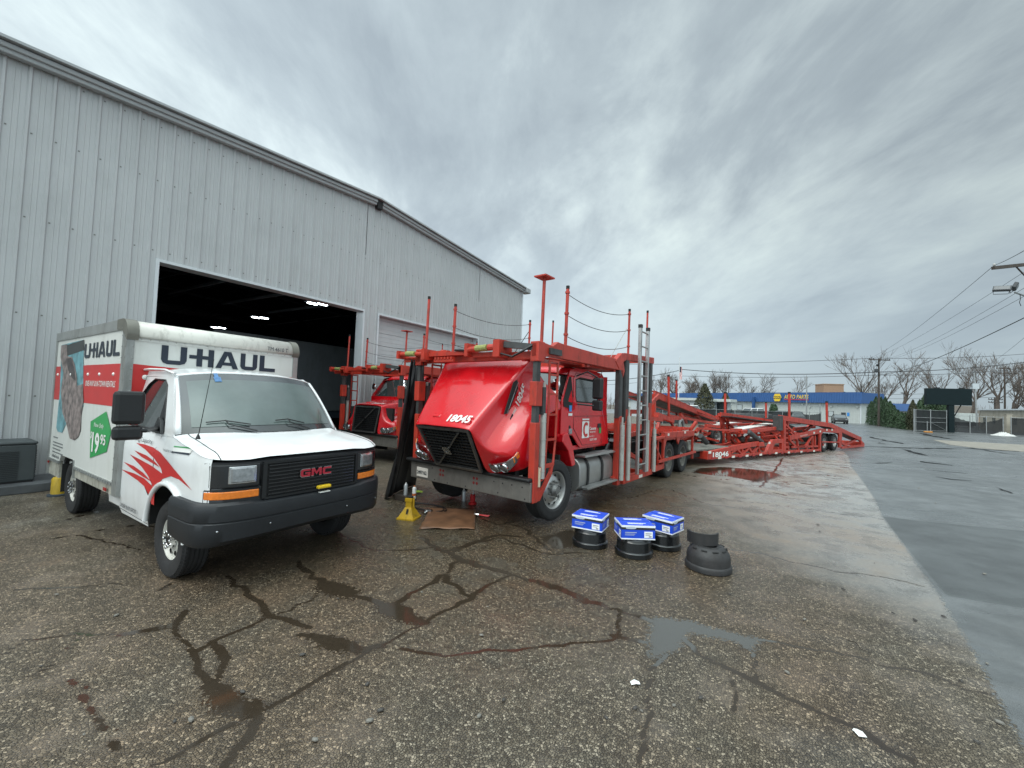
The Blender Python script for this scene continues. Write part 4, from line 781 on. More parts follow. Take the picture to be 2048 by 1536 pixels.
# decals on the near side
def cabdecal(pts, mt, name, d=.004):
    bm = bmesh.new(); bm.faces.new([bm.verts.new(((q:=onY(*c1(*p), YC-WC)).x, 0, q.z)) for p in pts]); bmesh.ops.triangulate(bm, faces=bm.faces)
    for _ in range(2): bmesh.ops.subdivide_edges(bm, edges=[e for e in bm.edges if e.calc_length() > .05], cuts=2, use_grid_fill=False); bmesh.ops.triangulate(bm, faces=bm.faces)
    for v in bm.verts: v.co = Vector((v.co.x-VO[0], -sidey(v.co.z)-d, v.co.z))
    me = bpy.data.meshes.new(name); bm.to_mesh(me); bm.free(); me.materials.append(mt); o = bpy.data.objects.new(name, me); C.objects.link(o); o.parent = van; return o
def on_cab(pts, d=.004):
    r_ = []
    for p in pts:
        q = onY(*c1(*p), YC-WC); r_.append((q.x, YC-sidey(q.z)-d, q.z))
    return r_
for q in ([(810, 1097), (870, 1108), (940, 1132), (1000, 1170), (1050, 1225), (1110, 1300), (1070, 1345), (1020, 1335), (1008, 1290), (960, 1220), (890, 1150)],
          [(1110, 1300), (1170, 1370), (1245, 1460), (1150, 1380), (1085, 1352), (1020, 1374), (1020, 1335), (1070, 1345)], [(770, 1185), (850, 1225), (940, 1275), (1020, 1335), (1020, 1374), (975, 1430), (945, 1432), (910, 1350), (860, 1280)],
          [(705, 1300), (800, 1330), (880, 1370), (945, 1432), (975, 1430), (958, 1500), (955, 1575), (935, 1565), (920, 1500), (880, 1430), (830, 1385)]): cabdecal(q, M_red, 'flame_stripe')
cabdecal([(805, 1155), (900, 1195), (960, 1240), (1000, 1285), (930, 1245), (860, 1205)], M_red, 'flame_stripe')
cabdecal([(722, 1243), (800, 1275), (870, 1325), (935, 1395), (860, 1350), (790, 1300)], M_red, 'flame_stripe')
vtext('er & Towing Capacity', M_navy, van, -5.88, 1.27, .062, .86, y=YC-WC+.012, depth=.006); vtext('UNDER 8,600 GROSS', M_navy, van, -6.0, .50, .05, .52, y=YC-WC, depth=.004, shear=.25, bold=.01)
cabdecal([(1085, 1123), (1230, 1137), (1222, 1175), (1212, 1191), (1085, 1170)], M_wvin, 'sticker', .005)
cabdecal([(1090, 1121), (1228, 1135), (1226, 1145), (1090, 1129)], M_green, 'sticker', .008); cabdecal([(1085, 1161), (1219, 1177), (1212, 1191), (1085, 1171)], M_navy, 'sticker', .008)
vtext('THINLINE FUEL SAVER', M_navy, van, -5.01, 1.226, .022, .25, y=YC-WC+.012, depth=.014)
b = MB(); b.poly([(x, YC-WC-.004, z) for x, z in ((-4.46, .57), (-4.46, .74), (-4.50, .74), (-4.50, .57))]); vb(b, 'small_print', mat('faded_print'), fix=False)
b = MB(); b.tube([(-5.36, YC-WC-.001, .42), (-5.36, YC-WC-.001, 1.18), (-5.33, YC-sidey(1.36), 1.36)], .003, 4); b.tube([(-6.70, YC-WC-.001, .47), (-5.40, YC-WC-.001, .44)], .003, 4); vb(b, 'door_seam', M_under)
b = MB(); b.box((-6.56, YC-WC-.022, 1.06), (-6.51, YC-WC+.01, 1.30)); vb(b, 'door_handle', M_rubber, bevel=.012)
# door mirror
mb_ = MB(); q = onY(*c1(762, 828), 1.33)
mb_.box((q.x-.05, 1.215, q.z-.155), (q.x+.035, 1.445, q.z+.155)); mr = vb(mb_, 'mirror', M_rubber, bevel=.035)
vb(MB().box((q.x-.05, 1.225, q.z-.30), (q.x+.035, 1.44, q.z-.17)), 'lower_mirror', M_rubber, mr, bevel=.03)
vb(MB().tube([(q.x, 1.33, q.z-.20), (q.x+.03, 1.45, q.z-.215), (-5.45, YC-.90, 1.42)], [.016, .020, .030], 8), 'mirror_arm', M_rubber, mr)
vb(MB().prism([(-5.52, YC-.905, 1.37), (-5.28, YC-.905, 1.37), (-5.36, YC-.885, 1.50), (-5.46, YC-.875, 1.54)], (0, -.035, 0)), 'mirror_base', M_rubber, mr, bevel=.01)
q = onY(396, 876, YC-.88); q2 = onY(428, 719, YC-.88); b = MB(); b.tube([q, q2], [.004, .002], 5); b.lathe([(.022, -.01), (.012, .02), (.006, .035), (.001, .04)], q, 'z', 12); vb(b, 'aerial', M_rubber)
# chassis and wheels
b = MB(); b.box((-9.4, YC-.45, .42), (-4.3, YC-.35, .60)); b.box((-9.4, YC+.35, .42), (-4.3, YC+.45, .60)); b.box((-6.6, YC-.8, .42), (-4.45, YC+.8, .55)); b.tube([(-4.97, YC-.8, .37), (-4.97, YC+.8, .37)], .05); b.tube([(-8.48, YC-.8, .37), (-8.48, YC+.8, .37)], .07); b.box((-5.6, YC-.45, .5), (-4.6, YC+.45, 1.1)); vb(b, 'chassis', M_under)
for x in (-4.97, -8.48):
    for s in (-1, 1): wheel(van, (x-VO[0], s*(WC-.15 if x > -6 else .80), .368), .368, .235 if x > -6 else .24, .205, s, 'steel')
# ---------------- red car haulers ----------------
M_tred = mat('glossy_red_truck_paint', (.56, .006, .012), rough=.24, coat=.7, var=.06, vscale=3, dirt=((.34, .01, .012), .35), bump=.035, bscale=420)
M_fr = mat('orange_red_frame_paint', (.42, .036, .020), rough=.42, var=.14, vscale=4, dirt=((.10, .030, .020), .75), dscale=9)
M_slide = mat('greasy_dark_slide', (.050, .052, .052), rough=.5, var=.35, vscale=6, dirt=((.012, .012, .012), .6))
M_cyl = mat('grey_hydraulic_cylinder', (.40, .40, .37), rough=.4, metal=.2, var=.12, dirt=((.14, .13, .11), .6), dscale=9)
M_bsteel = mat('scuffed_steel_bumper', (.19, .18, .165), rough=.42, metal=.45, var=.18, vscale=5, dirt=((.09, .075, .06), .6), dscale=5)
M_bronze = mat('dull_chrome_frame', (.14, .135, .13), rough=.35, metal=.7, var=.3, vscale=8)
M_dglass = mat('dark_cab_glass', (.030, .042, .042), rough=.04, spec=.9, coat=1.)
M_reflw = mat('white_reflector', (.70, .66, .60), .4); M_strap = mat('yellow_green_strap', (.26, .28, .09), .7, var=.3, vscale=40)
M_eng = mat('oily_engine', (.016, .016, .017), rough=.4, var=.6, vscale=12)
TANK = mat('dull_tank_aluminium', (.36, .36, .35), rough=.36, metal=.65, var=.15, dirt=((.13, .12, .10), .7))
def catenary(p, q, sag, n=14):
    p, q = Vector(p), Vector(q); return [p.lerp(q, i/n)-Vector((0, 0, sag*4*(i/n)*(1-i/n))) for i in range(n+1)]
def frame_tubes(b, pts, r=.02, close=False):
    b.tube(list(pts)+([pts[0]] if close else []), r, 6)

def hauler(name, loc, rz, label, opened, number, near=1):
    t = thing(name, loc, rz, label, 'car hauler truck', 'red car hauler trucks')
    W = 1.25
    # --- hood in its closed position, pivot at the front bottom ---
    PV = (0, -.10, .75)
    ys = [.0, .25, .55, .85, 1.15, 1.38]
    c0 = [1.585, 1.635, 1.685, 1.735, 1.78, 1.825]; w1 = [.57, .63, .70, .78, .86, .93]
    c2s = [.645, .68, .74, .82, .90, .96]; c2z = [1.20, 1.27, 1.33, 1.37, 1.41, 1.46]
    c3s = [.88, .93, .98, 1.02, 1.04, 1.04]; c3z = [1.09, 1.19, 1.25, 1.27, 1.25, 1.22]
    c4s = [1.04, 1.09, 1.12, 1.14, 1.14, 1.13]; c4z = [1.02, 1.13, 1.19, 1.21, 1.19, 1.16]
    c5s = [1.04, 1.13, 1.165, 1.17, 1.16, 1.14]; c5z = [.70, .66, .95, 1.06, .98, .74]
    yo = [[0, .0, 0, .03, .10, .12], [0, 0, 0, 0, .03, .03]]+[[0]*6]*4
    half = []
    half.append([(0, .0, 1.555), (.565, .01, 1.535), (.556, -.02, 1.32), (.545, -.045, 1.14), (.532, -.065, .98), (.515, -.09, .70)])
    for i, y in enumerate(ys):
        half.append([(0, y+(-.02 if i == 0 else 0), c0[i]), (w1[i], y+yo[i][1], c0[i]-.035), (c2s[i], y, c2z[i]), (c3s[i], y+yo[i][3], c3z[i]), (c4s[i], y+yo[i][4], c4z[i]), (c5s[i], y+yo[i][5], c5z[i])])
    rows = []
    for h in half:
        l = [(-x, y, z) for x, y, z in h[:0:-1]]
        # doubled points keep the creases at the top edges
        seq = l[:-1]+[(l[-1][0]-.012, l[-1][1], l[-1][2]-.012), l[-1]]+[(-h[1][0]*.55, h[0][1]*.6+h[1][1]*.4, h[0][2]*.75+h[1][2]*.25+.012), h[0], (h[1][0]*.55, h[0][1]*.6+h[1][1]*.4, h[0][2]*.75+h[1][2]*.25+.012)]+[h[1], (h[1][0]+.012, h[1][1], h[1][2]-.012)]+h[2:]
        rows.append([(x, y-PV[1], z-PV[2]) for x, y, z in seq])
    rows.insert(1, [tuple(a*.3+c_*.7 for a, c_ in zip(p, q)) for p, q in zip(rows[0], rows[1])])
    hood = MB().grid(rows).build('hood', M_tred, t, smooth=50, sub=2, solid=.012); hood.location = PV
    if opened: hood.rotation_euler = (R_(40), 0, 0)
    H_ = lambda p: (p[0], p[1]-PV[1], p[2]-PV[2])
    # grille: dark frame, bars, diagonal strap and square badge
    gq = lambda u, v, d=0.: H_((u*(.545 if v > .5 else .545)*(1-.09*(1-v)), -.10+.115*v-d, .80+.73*v))
    fo, fi = [gq(-1, 0, .01), gq(1, 0, .01), gq(1, 1, .01), gq(-1, 1, .01)], [gq(-.93, .05, .012), gq(.93, .05, .012), gq(.93, .95, .012), gq(-.93, .95, .012)]
    MB().ring(fo, fi).build('grille_frame', M_bronze, hood, solid=.03)
    MB().poly([gq(-.97, .02, -.03), gq(.97, .02, -.03), gq(.97, .98, -.03), gq(-.97, .98, -.03)]).build('grille_core', M_under, hood, fix=False)
    b = MB()
    for k in range(13):
        v = .07+k*.072; b.bar(gq(-.93, v), gq(.93, v), .02, .013)
    for k in range(15):
        u = -.90+k*.1286; b.bar(gq(u, .05, -.015), gq(u, .95, -.015), .006, .02)
    b.build('grille', M_rubber, hood)
    MB().bar(gq(-.80, .04, .03), gq(.62, .93, .03), .022, .035, up=(0, 1, 0)).build('diagonal_strap', M_bronze, hood)
    e = Vector(gq(-.08, .48, .045)); b = MB()
    for a0 in range(4):
        a1 = R_(45+90*a0); a2 = R_(135+90*a0); b.bar(e+Vector((math.cos(a1)*.085, 0, math.sin(a1)*.085)), e+Vector((math.cos(a2)*.085, 0, math.sin(a2)*.085)), .02, .02, up=(0, 1, 0))
    b.lathe([(.030, -.012), (.048, -.012), (.048, .01), (.030, .01), (.030, -.012)], e, 'y', 20); b.bar(e+Vector((-.05, 0, 0)), e+Vector((.05, 0, 0)), .014, .014); b.build('badge', M_chrome, hood, smooth=40)
    # lamps
    for s in (-1, 1):
        b = MB(); b.grid([[H_((s*x, y, z)) for x, y, z in r] for r in ([(.66, -.062, .845), (.80, -.052, .825), (.95, -.005, .835), (1.045, .10, .90), (1.06, .16, .95)], [(.66, -.060, .955), (.80, -.050, .965), (.95, -.0, .985), (1.048, .10, 1.01), (1.066, .17, 1.03)])])
        hs = b.build('headlamp_housing', mat('lamp_housing', (.30, .30, .31), rough=.15, metal=.8, coat=1., var=.3, vscale=20), hood, solid=.02)
        for x, y in ((.755, -.062), (.905, -.036)):
            q = MB(); q.lathe([(.076, .012), (.078, -.01), (.068, -.016), (.062, .0), (.05, .018), (.028, .024), (.020, .006), (.001, .002)], H_((s*x, y-.012, .903)), 'y', 28); q.build('headlamp', M_chrome, hs, smooth=50)
            q = MB(); q.lathe([(.066, -.014), (.045, -.022), (.001, -.026)], H_((s*x, y-.012, .903)), 'y', 28); q.build('headlamp_lens', mat('lamp_glass', (.10, .105, .11), rough=.03, spec=1., coat=1., metal=.3), hs, smooth=60)
        b = MB(); b.grid([[H_((s*(1.01+.012), .06, .915)), H_((s*(1.06+.016), .16, .955))], [H_((s*(1.02+.012), .07, 1.0)), H_((s*(1.072+.014), .165, 1.035))]]); b.build('corner_lamp', M_amber, hood, solid=.012)
        # side vent, number and flag
        vq = lambda y, z, d=.012: H_((s*(.745+.42*(y-.55)*.36+(1.62-z)*.16+d+.02), y, z))
        MB().poly([vq(.50, 1.42), vq(.55, 1.38), vq(.93, 1.55), vq(1.0, 1.66), vq(.92, 1.67)]).build('side_vent', M_under, hood, fix=False, solid=.015)
        MB().bar(vq(.53, 1.40, .028), vq(.98, 1.63, .028), .012, .012).build('vent_trim', M_chrome, hood)
        o = text(number, 'lettering', M_wvin, hood, vq(.90, 1.455, .03), (0, s, .38*s), (0, -.36, .93), .12, .34, bold=.035, shear=.12)
        if s > 0:
            for j in range(7): MB().poly([vq(.52+.0, 1.30-.014*j+.0, .035), vq(.70, 1.375-.014*j, .035), vq(.70, 1.383-.014*j, .035), vq(.52, 1.308-.014*j, .035)]).build('flag_stripe', M_wvin, hood, fix=False)
            MB().poly([vq(.52, 1.26, .038), vq(.60, 1.293, .038), vq(.60, 1.35, .038), vq(.52, 1.317, .038)]).build('flag_field', M_navy, hood, fix=False)
    text(number, 'lettering', M_wvin, hood, H_((.33, .125, 1.612)), (1, 0, 0), (0, .98, .19), .13, .46, bold=.035, shear=.15, depth=.012)
    b = MB(); b.box((-.24, .12-PV[1], 1.60-PV[2]), (-.08, .18-PV[1], 1.635-PV[2])); b.build('hood_catch', M_tred, hood, bevel=.015)
    # --- bumper ---
    b = MB(); b.box((-1.27, -.02, .46), (1.27, .05, .735)); bp = b.build('bumper', M_bsteel, t, bevel=.012)
    b = MB(); b.box((-1.36, -.07, .735), (1.27, .06, .79)); b.build('bumper_pad', M_rubber, t, bevel=.02)
    b = MB()
    for s_ in (-.52, .22):
        for dx in (0, .065):
            for dz in (0, .07): b.lathe([(.022, -.004), (.001, -.006)], (s_+dx, -.02, .60+dz-.02*(s_ > 0)), 'y', 10)
    b.build('red_mark', mat('dark_red_mark', (.18, .012, .012), .4), bp)
    b = MB()
    for s_, z in ((.62, .66), (.78, .655), (.95, .66), (1.13, .655), (1.18, .50), (.7, .51), (.05, .50), (-.35, .49), (-.72, .68), (-.65, .50)): b.lathe([(.012, -.0225), (.001, -.0225)], (s_, 0, z), 'y', 8)
    b.build('bolt_hole', M_under, bp, fix=False)
    MB().box((-1.10, -.032, .50), (-.82, -.021, .655)).build('number_plate', M_reflw, bp, bevel=.004); text('2497162', 'lettering', M_navy, bp, (-.96, -.036, .575), (1, 0, 0), (0, 0, 1), .062, .24, bold=.02)
    # --- cab ---
    out = [(1.00, 1.32), (1.38, 1.30), (1.66, 1.08), (2.78, 1.08), (2.74, 2.30), (2.62, 2.42), (1.62, 2.45), (1.40, 2.40), (1.02, 1.86)]
    inn = [(1.50, 1.87), (1.52, 1.865), (1.70, 1.86), (2.40, 1.85), (2.41, 2.20), (2.38, 2.26), (1.72, 2.28), (1.56, 2.24), (1.49, 1.95)]
    sx = lambda z: 1.09-.10*max(0, z-1.8)/.65
    for s in (-1, 1):
        b = MB(); b.ring([(s*sx(z), y, z) for y, z in out], [(s*(sx(z)+.0), y, z) for y, z in inn]); cs = b.build('cab_side', M_tred, t, solid=.03, bevel=.008)
        MB().poly([(s*(sx(z)-.012), y, z) for y, z in inn]).build('side_window', M_dglass, t, fix=False)
        b = MB(); b.tube([(s*(sx(z)+.014), y, z) for y, z in inn]+[(s*(sx(inn[0][1])+.014), *inn[0])], .012, 5); b.build('window_seal', M_rubber, t)
        b = MB(); b.tube([(s*(sx(z)+.017), y, z) for y, z in ((1.42, 1.95), (1.40, 1.42), (1.72, 1.12), (2.47, 1.12), (2.47, 2.32), (1.60, 2.36), (1.47, 2.25), (1.42, 1.95))], .004, 4); b.tube([(s*(sx(1.6)+.017), 1.42, 1.62), (s*(sx(1.6)+.017), 2.72, 1.62)], .003, 4); b.build('door_seam', M_under, t)
        MB().box((s*1.105-.012, 2.30, 1.40), (s*1.105+.012, 2.43, 1.48)).build('door_handle', M_rubber, t, bevel=.01)
        b = MB(); b.poly([(s*1.0, y, z) for y, z in ((.99, 1.35), (1.02, 1.84), (1.40, 2.39), (1.47, 2.36), (1.43, 1.9), (1.36, 1.35))]) if False else None
        # quarter glass behind the pillar and splash panel under the cab
        b = MB(); b.poly([(s*(sx(z)+.019), y, z) for y, z in ((1.06, 1.78), (1.06, 1.88), (1.34, 2.28), (1.40, 2.28), (1.40, 1.95), (1.34, 1.74))]); b.build('quarter_screen', M_under, t, fix=False)
        sp_ = [(1.00, 1.34), (1.14, 1.36), (1.32, 1.13), (1.42, .82), (1.30, .80), (1.17, 1.06), (.98, 1.22)]
        MB().prism([(s*1.16, y, z) for y, z in sp_], (-s*.40, 0, 0)).build('splash_panel', M_tred, t, bevel=.015)
        MB().box((s*.7-.35, 1.05, .18), (s*.7+.35, 1.10, 1.0)).build('mudflap', M_under, t)
        # door mirrors and round convex mirror
        b = MB(); b.box((s*1.36-.09, 1.70, 1.92), (s*1.36+.09, 1.80, 2.28)); m_ = b.build('mirror', M_rubber, t, bevel=.03)
        MB().box((s*1.36-.085, 1.70, 1.72), (s*1.36+.085, 1.80, 1.90)).build('lower_mirror', M_rubber, m_, bevel=.025)
        b = MB(); b.tube([(s*1.05, 1.55, 2.30), (s*1.22, 1.62, 2.38), (s*1.36, 1.75, 2.28)], .014, 6); b.tube([(s*1.05, 1.50, 1.83), (s*1.36, 1.75, 1.80)], .016, 6); b.build('mirror_bracket', M_rubber, m_)
        q = MB(); q.lathe([(.001, -.03), (.05, -.026), (.09, -.012), (.098, .0), (.09, .01), (.001, .03)], (s*.98, .98, 2.12), 'y', 28); q.build('round_mirror', M_chrome, t, smooth=60)
        MB().tube([(s*.98, 1.0, 2.10), (s*1.0, 1.25, 1.9)], .01, 6).build('mirror_stalk', M_rubber, t)
    b = MB(); n = 12
    A_ = [(math.copysign(abs(u)**1, u)*1.05, .98+.10*abs(u)**3, 1.80) for u in [-1+2*k/n for k in range(n+1)]]; B_ = [(u*.97, 1.36+.09*abs(u)**3, 2.38) for u in [-1+2*k/n for k in range(n+1)]]
    b.grid([A_, B_]); b.build('windscreen', M_dglass, t, smooth=50)
    b = MB(); rws = []
    for y, z, w_ in ((1.34, 2.36, .99), (1.46, 2.46, .98), (2.0, 2.50, .98), (2.60, 2.47, .98), (2.74, 2.34, .99)):
        rws.append([(u*w_, y, z-.05*abs(u)**4) for u in [-1+2*k/8 for k in range(9)]])
    b.grid(rws); b.build('roof', M_tred, t, smooth=60, solid=.02)
    b = MB(); b.box((-1.06, .96, 1.30), (1.06, 1.05, 1.82)); b.box((-1.06, 2.70, 1.08), (1.06, 2.76, 2.36)); b.box((-1.06, 1.4, 1.05), (1.06, 2.74, 1.12)); b.build('cab_back', M_tred, t)
    b = MB(); b.box((-.9, 1.6, 1.2), (.9, 2.6, 1.7)); b.box((-.45, .25, .70), (.45, 1.15, 1.45))
    r = random.Random(2)
    for k in range(26): p = Vector((r.uniform(-.7, .9), r.uniform(.25, 1.1), r.uniform(.7, 1.6))); b.tube([p, p+Vector((r.uniform(-.3, .3), r.uniform(-.3, .3), r.uniform(-.4, .2)))], r.uniform(.012, .05), 6)
    b.build('engine', M_eng, t)
    b = MB(); b.box((-.9, .12, .62), (.9, .2, 1.5)); b.build('radiator', M_under, t) if not opened else b.build('radiator', M_eng, t)
    # company mark, unit stickers
    sd = lambda s_=1: 1.09+.019
    if True:
        cp = (sd(), 1.85, 1.37); rt, upv = (0, 1, 0), (0, 0, 1)
        MB().box((sd()-.002, 1.70, 1.24), (sd()+.003, 1.95, 1.53)).build('company_mark', M_wvin, t); MB().box((sd()-.002, 1.70, 1.55), (sd()+.003, 1.95, 1.575)).build('company_mark', M_wvin, t)
        b = MB(); rg_o, rg_i = [], []
        for k in range(15):
            a = R_(48+264*k/14); rg_o.append((sd()+.007, 1.835+.105*math.cos(a), 1.385+.13*math.sin(a))); rg_i.append((sd()+.007, 1.835+.052*math.cos(a), 1.385+.080*math.sin(a)))
        b.grid([rg_o, rg_i]); b.build('company_letter', M_red, t, fix=False)
        text('Cassens', 'lettering', M_wvin, t, (sd()+.004, 2.09, 1.40), rt, upv, .055, .25, bold=.02); text('TRANSPORT', 'lettering', M_wvin, t, (sd()+.004, 2.09, 1.335), rt, upv, .028, .24); text('Edwardsville, IL', 'lettering', M_wvin, t, (sd()+.004, 2.06, 1.26), rt, upv, .025, .20); text('USDOT 124003', 'lettering', M_wvin, t, (sd()+.004, 2.12, 1.20), rt, upv, .035, .27, bold=.02)
        MB().box((sd()-.002, 2.36, 1.30), (sd()+.003, 2.44, 1.42)).build('sticker', M_green, t)
        MB().box((sd()-.002, 1.24, 1.70), (sd()+.003, 1.32, 1.80)).build('sticker', mat('blue_sticker', (.05, .25, .60), .4), t); MB().box((sd()-.002, 1.22, 1.63), (sd()+.003, 1.34, 1.67)).build('sticker', M_wvin, t)
        MB().lathe([(.04, .0), (.03, .012), (.001, .018)], (1.095, 1.28, 1.44), 'x', 14).build('side_marker', M_under, t); MB().box((1.09, 1.24, 1.33), (1.13, 1.33, 1.42)).build('marker_lamp', M_lens, t, bevel=.01)
    # --- tanks and steps ---
    for s in (-1, 1):
        pr_ = []
        for cx_, cz, a0 in ((.98, .72, 0), (.80, .72, 90), (.80, .52, 180), (.98, .52, 270)):
            for k in range(6): a = R_(a0+18*k); pr_.append((s*(cx_+.19*math.cos(a)), cz+.19*math.sin(a)))
        b = MB(); b.prism([(x, 1.56, z) for x, z in pr_], (0, 1.33, 0)); tk = b.build('fuel_tank', TANK, t, smooth=40, bevel=.015)
        for y in (1.80, 2.36):
            b = MB(); ou = [((x-s*.89)*1.045+s*.89, y, (z-.62)*1.045+.62) for x, z in pr_]; b.grid([ou+[ou[0]], [(x, y+.07, z) for x, y, z in ou+[ou[0]]]]); b.build('tank_strap', M_rubber, tk, solid=.01)
        for z, so_ in ((.93, 1.14), (.40, 1.20)):
            b = MB(); b.box((s*so_-.10, 1.60, z), (s*so_+.10, 2.82, z+.025))
            for k in range(4): b.box((s*so_-.09+.05*k, 1.62, z+.025), (s*so_-.07+.05*k, 2.80, z+.034))
            b.build('step', M_alu, t)
    # --- chassis ---
    b = MB()
    for s in (-.42, .42): b.box((s-.04, .0, .62), (s+.04, 8.6, .88))
    for y in (.3, 3.0, 4.9, 5.9, 6.9, 8.4): b.box((-.42, y, .66), (.42, y+.1, .84))
    b.box((-.9, .75, .40), (.9, .88, .52)); b.box((-.9, 6.3, .38), (.9, 6.5, .55)); b.box((-.9, 7.55, .38), (.9, 7.75, .55)); b.build('chassis', M_under, t)
    # --- front portal: columns, slides, guards ---
    for s in (-1, 1):
        x0 = s*1.24
        b = MB(); b.box((x0-.05, .02, .45), (x0+.05, .13, 1.55)); b.cut().box((x0-.06, .0, 1.78), (x0+.06, .15, 2.12)); b.cut().box((x0-.07, .0, 2.40), (x0+.07, .16, 2.68)); col_ = b.build('front_column', M_fr, t, bevel=.008)
        MB().box((x0-.035, .03, 1.55), (x0+.035, .12, 2.40)).build('slide', M_slide, col_)
        b = MB(); b.tube([(x0+s*.02, .25, .76), (x0+s*.02, .25, 1.68)], .045, 12); b.tube([(x0+s*.02, .25, 1.68), (x0+s*.02, .25, 2.12)], .022, 8)
        for z in (.86, 1.08, 1.3, 1.55): b.lathe([(.047, z), (.050, z), (.050, z+.012), (.047, z+.012)], (x0+s*.02, .25, 0), 'z', 12)
        b.build('cylinder', M_cyl, t, smooth=40)
        MB().box((x0-.02, .18, 1.66), (x0+.05, .26, 2.05)).build('slide_rod', M_slide, t)
        b = MB(); xr = x0+s*.03
        b.tube([(xr, .36, 2.45), (xr, .36, 1.7), (xr, .33, 1.2), (xr, .30, .75), (xr, .12, .72)], .018, 6); b.tube([(xr, .58, 2.45), (xr, .585, 1.75), (xr, .575, 1.3), (xr, .53, .93), (xr, .46, .80)], .018, 6)
        for z, ya, yb in ((2.44, .35, .59), (2.24, .35, .59), (1.96, .35, .59), (1.66, .35, .59), (1.30, .34, .58), (.94, .30, .54)): b.bar((xr, ya, z), (xr, yb, z), .035, .03)
        b.build('ladder_guard', M_fr, t, smooth=40)
        b = MB(); b.ring([(xr, y, z) for y, z in ((.12, .46), (.20, .46), (.50, .80), (.53, .95), (.30, .95), (.12, .90))], [(xr, y, z) for y, z in ((.19, .58), (.22, .60), (.44, .84), (.45, .90), (.30, .90), (.20, .86))]); b.build('corner_plate', M_fr, t, solid=.025)
        MB().box((xr-.02, .13, .66), (xr+.03, .17, .92)).build('clearance_lamp', mat('cream_lamp', (.62, .55, .40), .4), t)
        # top side rail with hump
        rail = [(.0, 2.46), (.0, 2.66), (.22, 2.68), (.42, 2.66), (.56, 2.74), (.70, 2.73), (3.0, 2.70), (3.08, 2.50), (2.98, 2.34), (2.86, 2.50), (.3, 2.50), (.2, 2.46)]
        MB().prism([(x0-s*.05, y, z) for y, z in rail], (s*.09, 0, 0)).build('deck_rail', M_fr, t, bevel=.01)
        MB().box((x0+(.045 if s > 0 else -.075), .30, 2.535), (x0+(.075 if s > 0 else -.045), .62, 2.62)).build('rail_plate', M_slide, t)
        pl_ = MB(); pl_.prism([(x0-s*.10, y, z) for y, z in ((.3, 2.50), (3.0, 2.52), (3.0, 2.49), (.3, 2.47))], (-s*.35, 0, 0)); pl_.build('runway', M_fr, t)
        # posts with chains
        tp_ = []
        for y, zb, zt, th_ in ((.17, 2.66, 3.66, .024), (.83, 2.70, 3.66, .026), (3.31, 2.86, 3.79, .024), (4.34, 2.92, 3.96, .022)):
            b = MB(); dx = .02; b.tube([(x0, y, zb), (x0, y+dx, zt-.05)], th_, 8)
            for z in (zt-.12, zt-.45, zt-.78):
                if y > .5 and y < 4: b.lathe([(th_, z), (th_+.012, z), (th_+.012, z+.03), (th_, z+.03)], (x0, y+dx*(z-zb), 0), 'z', 8)
            ps = b.build('stake_post', M_fr, t, smooth=40)
            if s < 0 or y > .5: MB().tube([(x0, y+dx, zt-.05), (x0, y+dx, zt)], th_+.003, 8).build('post_cap', M_under, ps)
            elif y < .5: MB().box((x0-.10, y-.10, zt-.05), (x0+.10, y+.14, zt-.03)).build('post_head', M_fr, ps)
        for k in range(3):
            MB().tube(catenary((x0, .85, 3.53-.33*k), (x0, 3.31, 3.68-.33*k), .12), .006, 4).build('chain', M_slide, t)
        # --- rear portal ---
        rail = [(2.60, 2.66), (2.90, 2.84), (3.06, 2.86), (4.72, 2.94), (4.72, 2.80), (3.10, 2.72), (2.95, 2.66), (2.78, 2.52)]
        MB().prism([(x0-s*.05, y, z) for y, z in rail], (s*.10, 0, 0)).build('rear_rail', M_fr, t, bevel=.01)
        for y0_, y1_, z0, z1 in ((2.82, 2.98, 1.58, 2.52), (3.10, 3.30, 1.5, 2.80), (4.28, 4.44, 1.2, 2.80), (4.48, 4.66, 1.2, 2.82)):
            b = MB(); b.box((x0-.045, y0_, z0), (x0+.04, y1_, z1)); b.box((x0+.04, y0_+.02, z0+.02), (x0+.05, y0_+.05, z1-.02)); b.build('guide', M_slide, t)
        for y0_, y1_, z0, z1 in ((2.84, 2.97, .30, 1.62), (3.14, 3.27, .28, 1.75), (3.36, 3.46, .30, 1.7), (4.44, 4.64, .30, 1.90)):
            b = MB(); b.box((x0-.06, y0_, z0), (x0+.05, y1_, z1)); b.build('rear_column', M_fr, t, bevel=.008)
        for y, z0, z1, z2 in ((2.90, .40, 1.46, 1.6), (3.22, .36, 1.62, 1.8), (4.26, .42, 1.52, 1.8), (4.72, .36, 1.32, 1.5)):
            b = MB(); b.tube([(x0+s*.09, y, z0), (x0+s*.09, y, z1)], .045, 12); b.tube([(x0+s*.09, y, z1), (x0+s*.09, y, z2)], .02, 8)
            for k in range(5): z = z0+.12+k*.24; b.lathe([(.046, z), (.050, z), (.050, z+.012), (.046, z+.012)], (x0+s*.09, y, 0), 'z', 12)
            b.build('cylinder', M_cyl, t, smooth=40)
        b = MB(); b.box((x0-.10, 3.10, .29), (x0+.06, 4.75, .40)); b.box((x0-.10, 2.80, .36), (x0-.0, 3.10, .46)); b.build('lower_sill', M_fr, t, bevel=.01)
        MB().box((x0+.061 if s > 0 else x0-.112, 3.9, .31), (x0+.068 if s > 0 else x0-.101, 4.10, .37)).build('reflector', M_reflw, t)
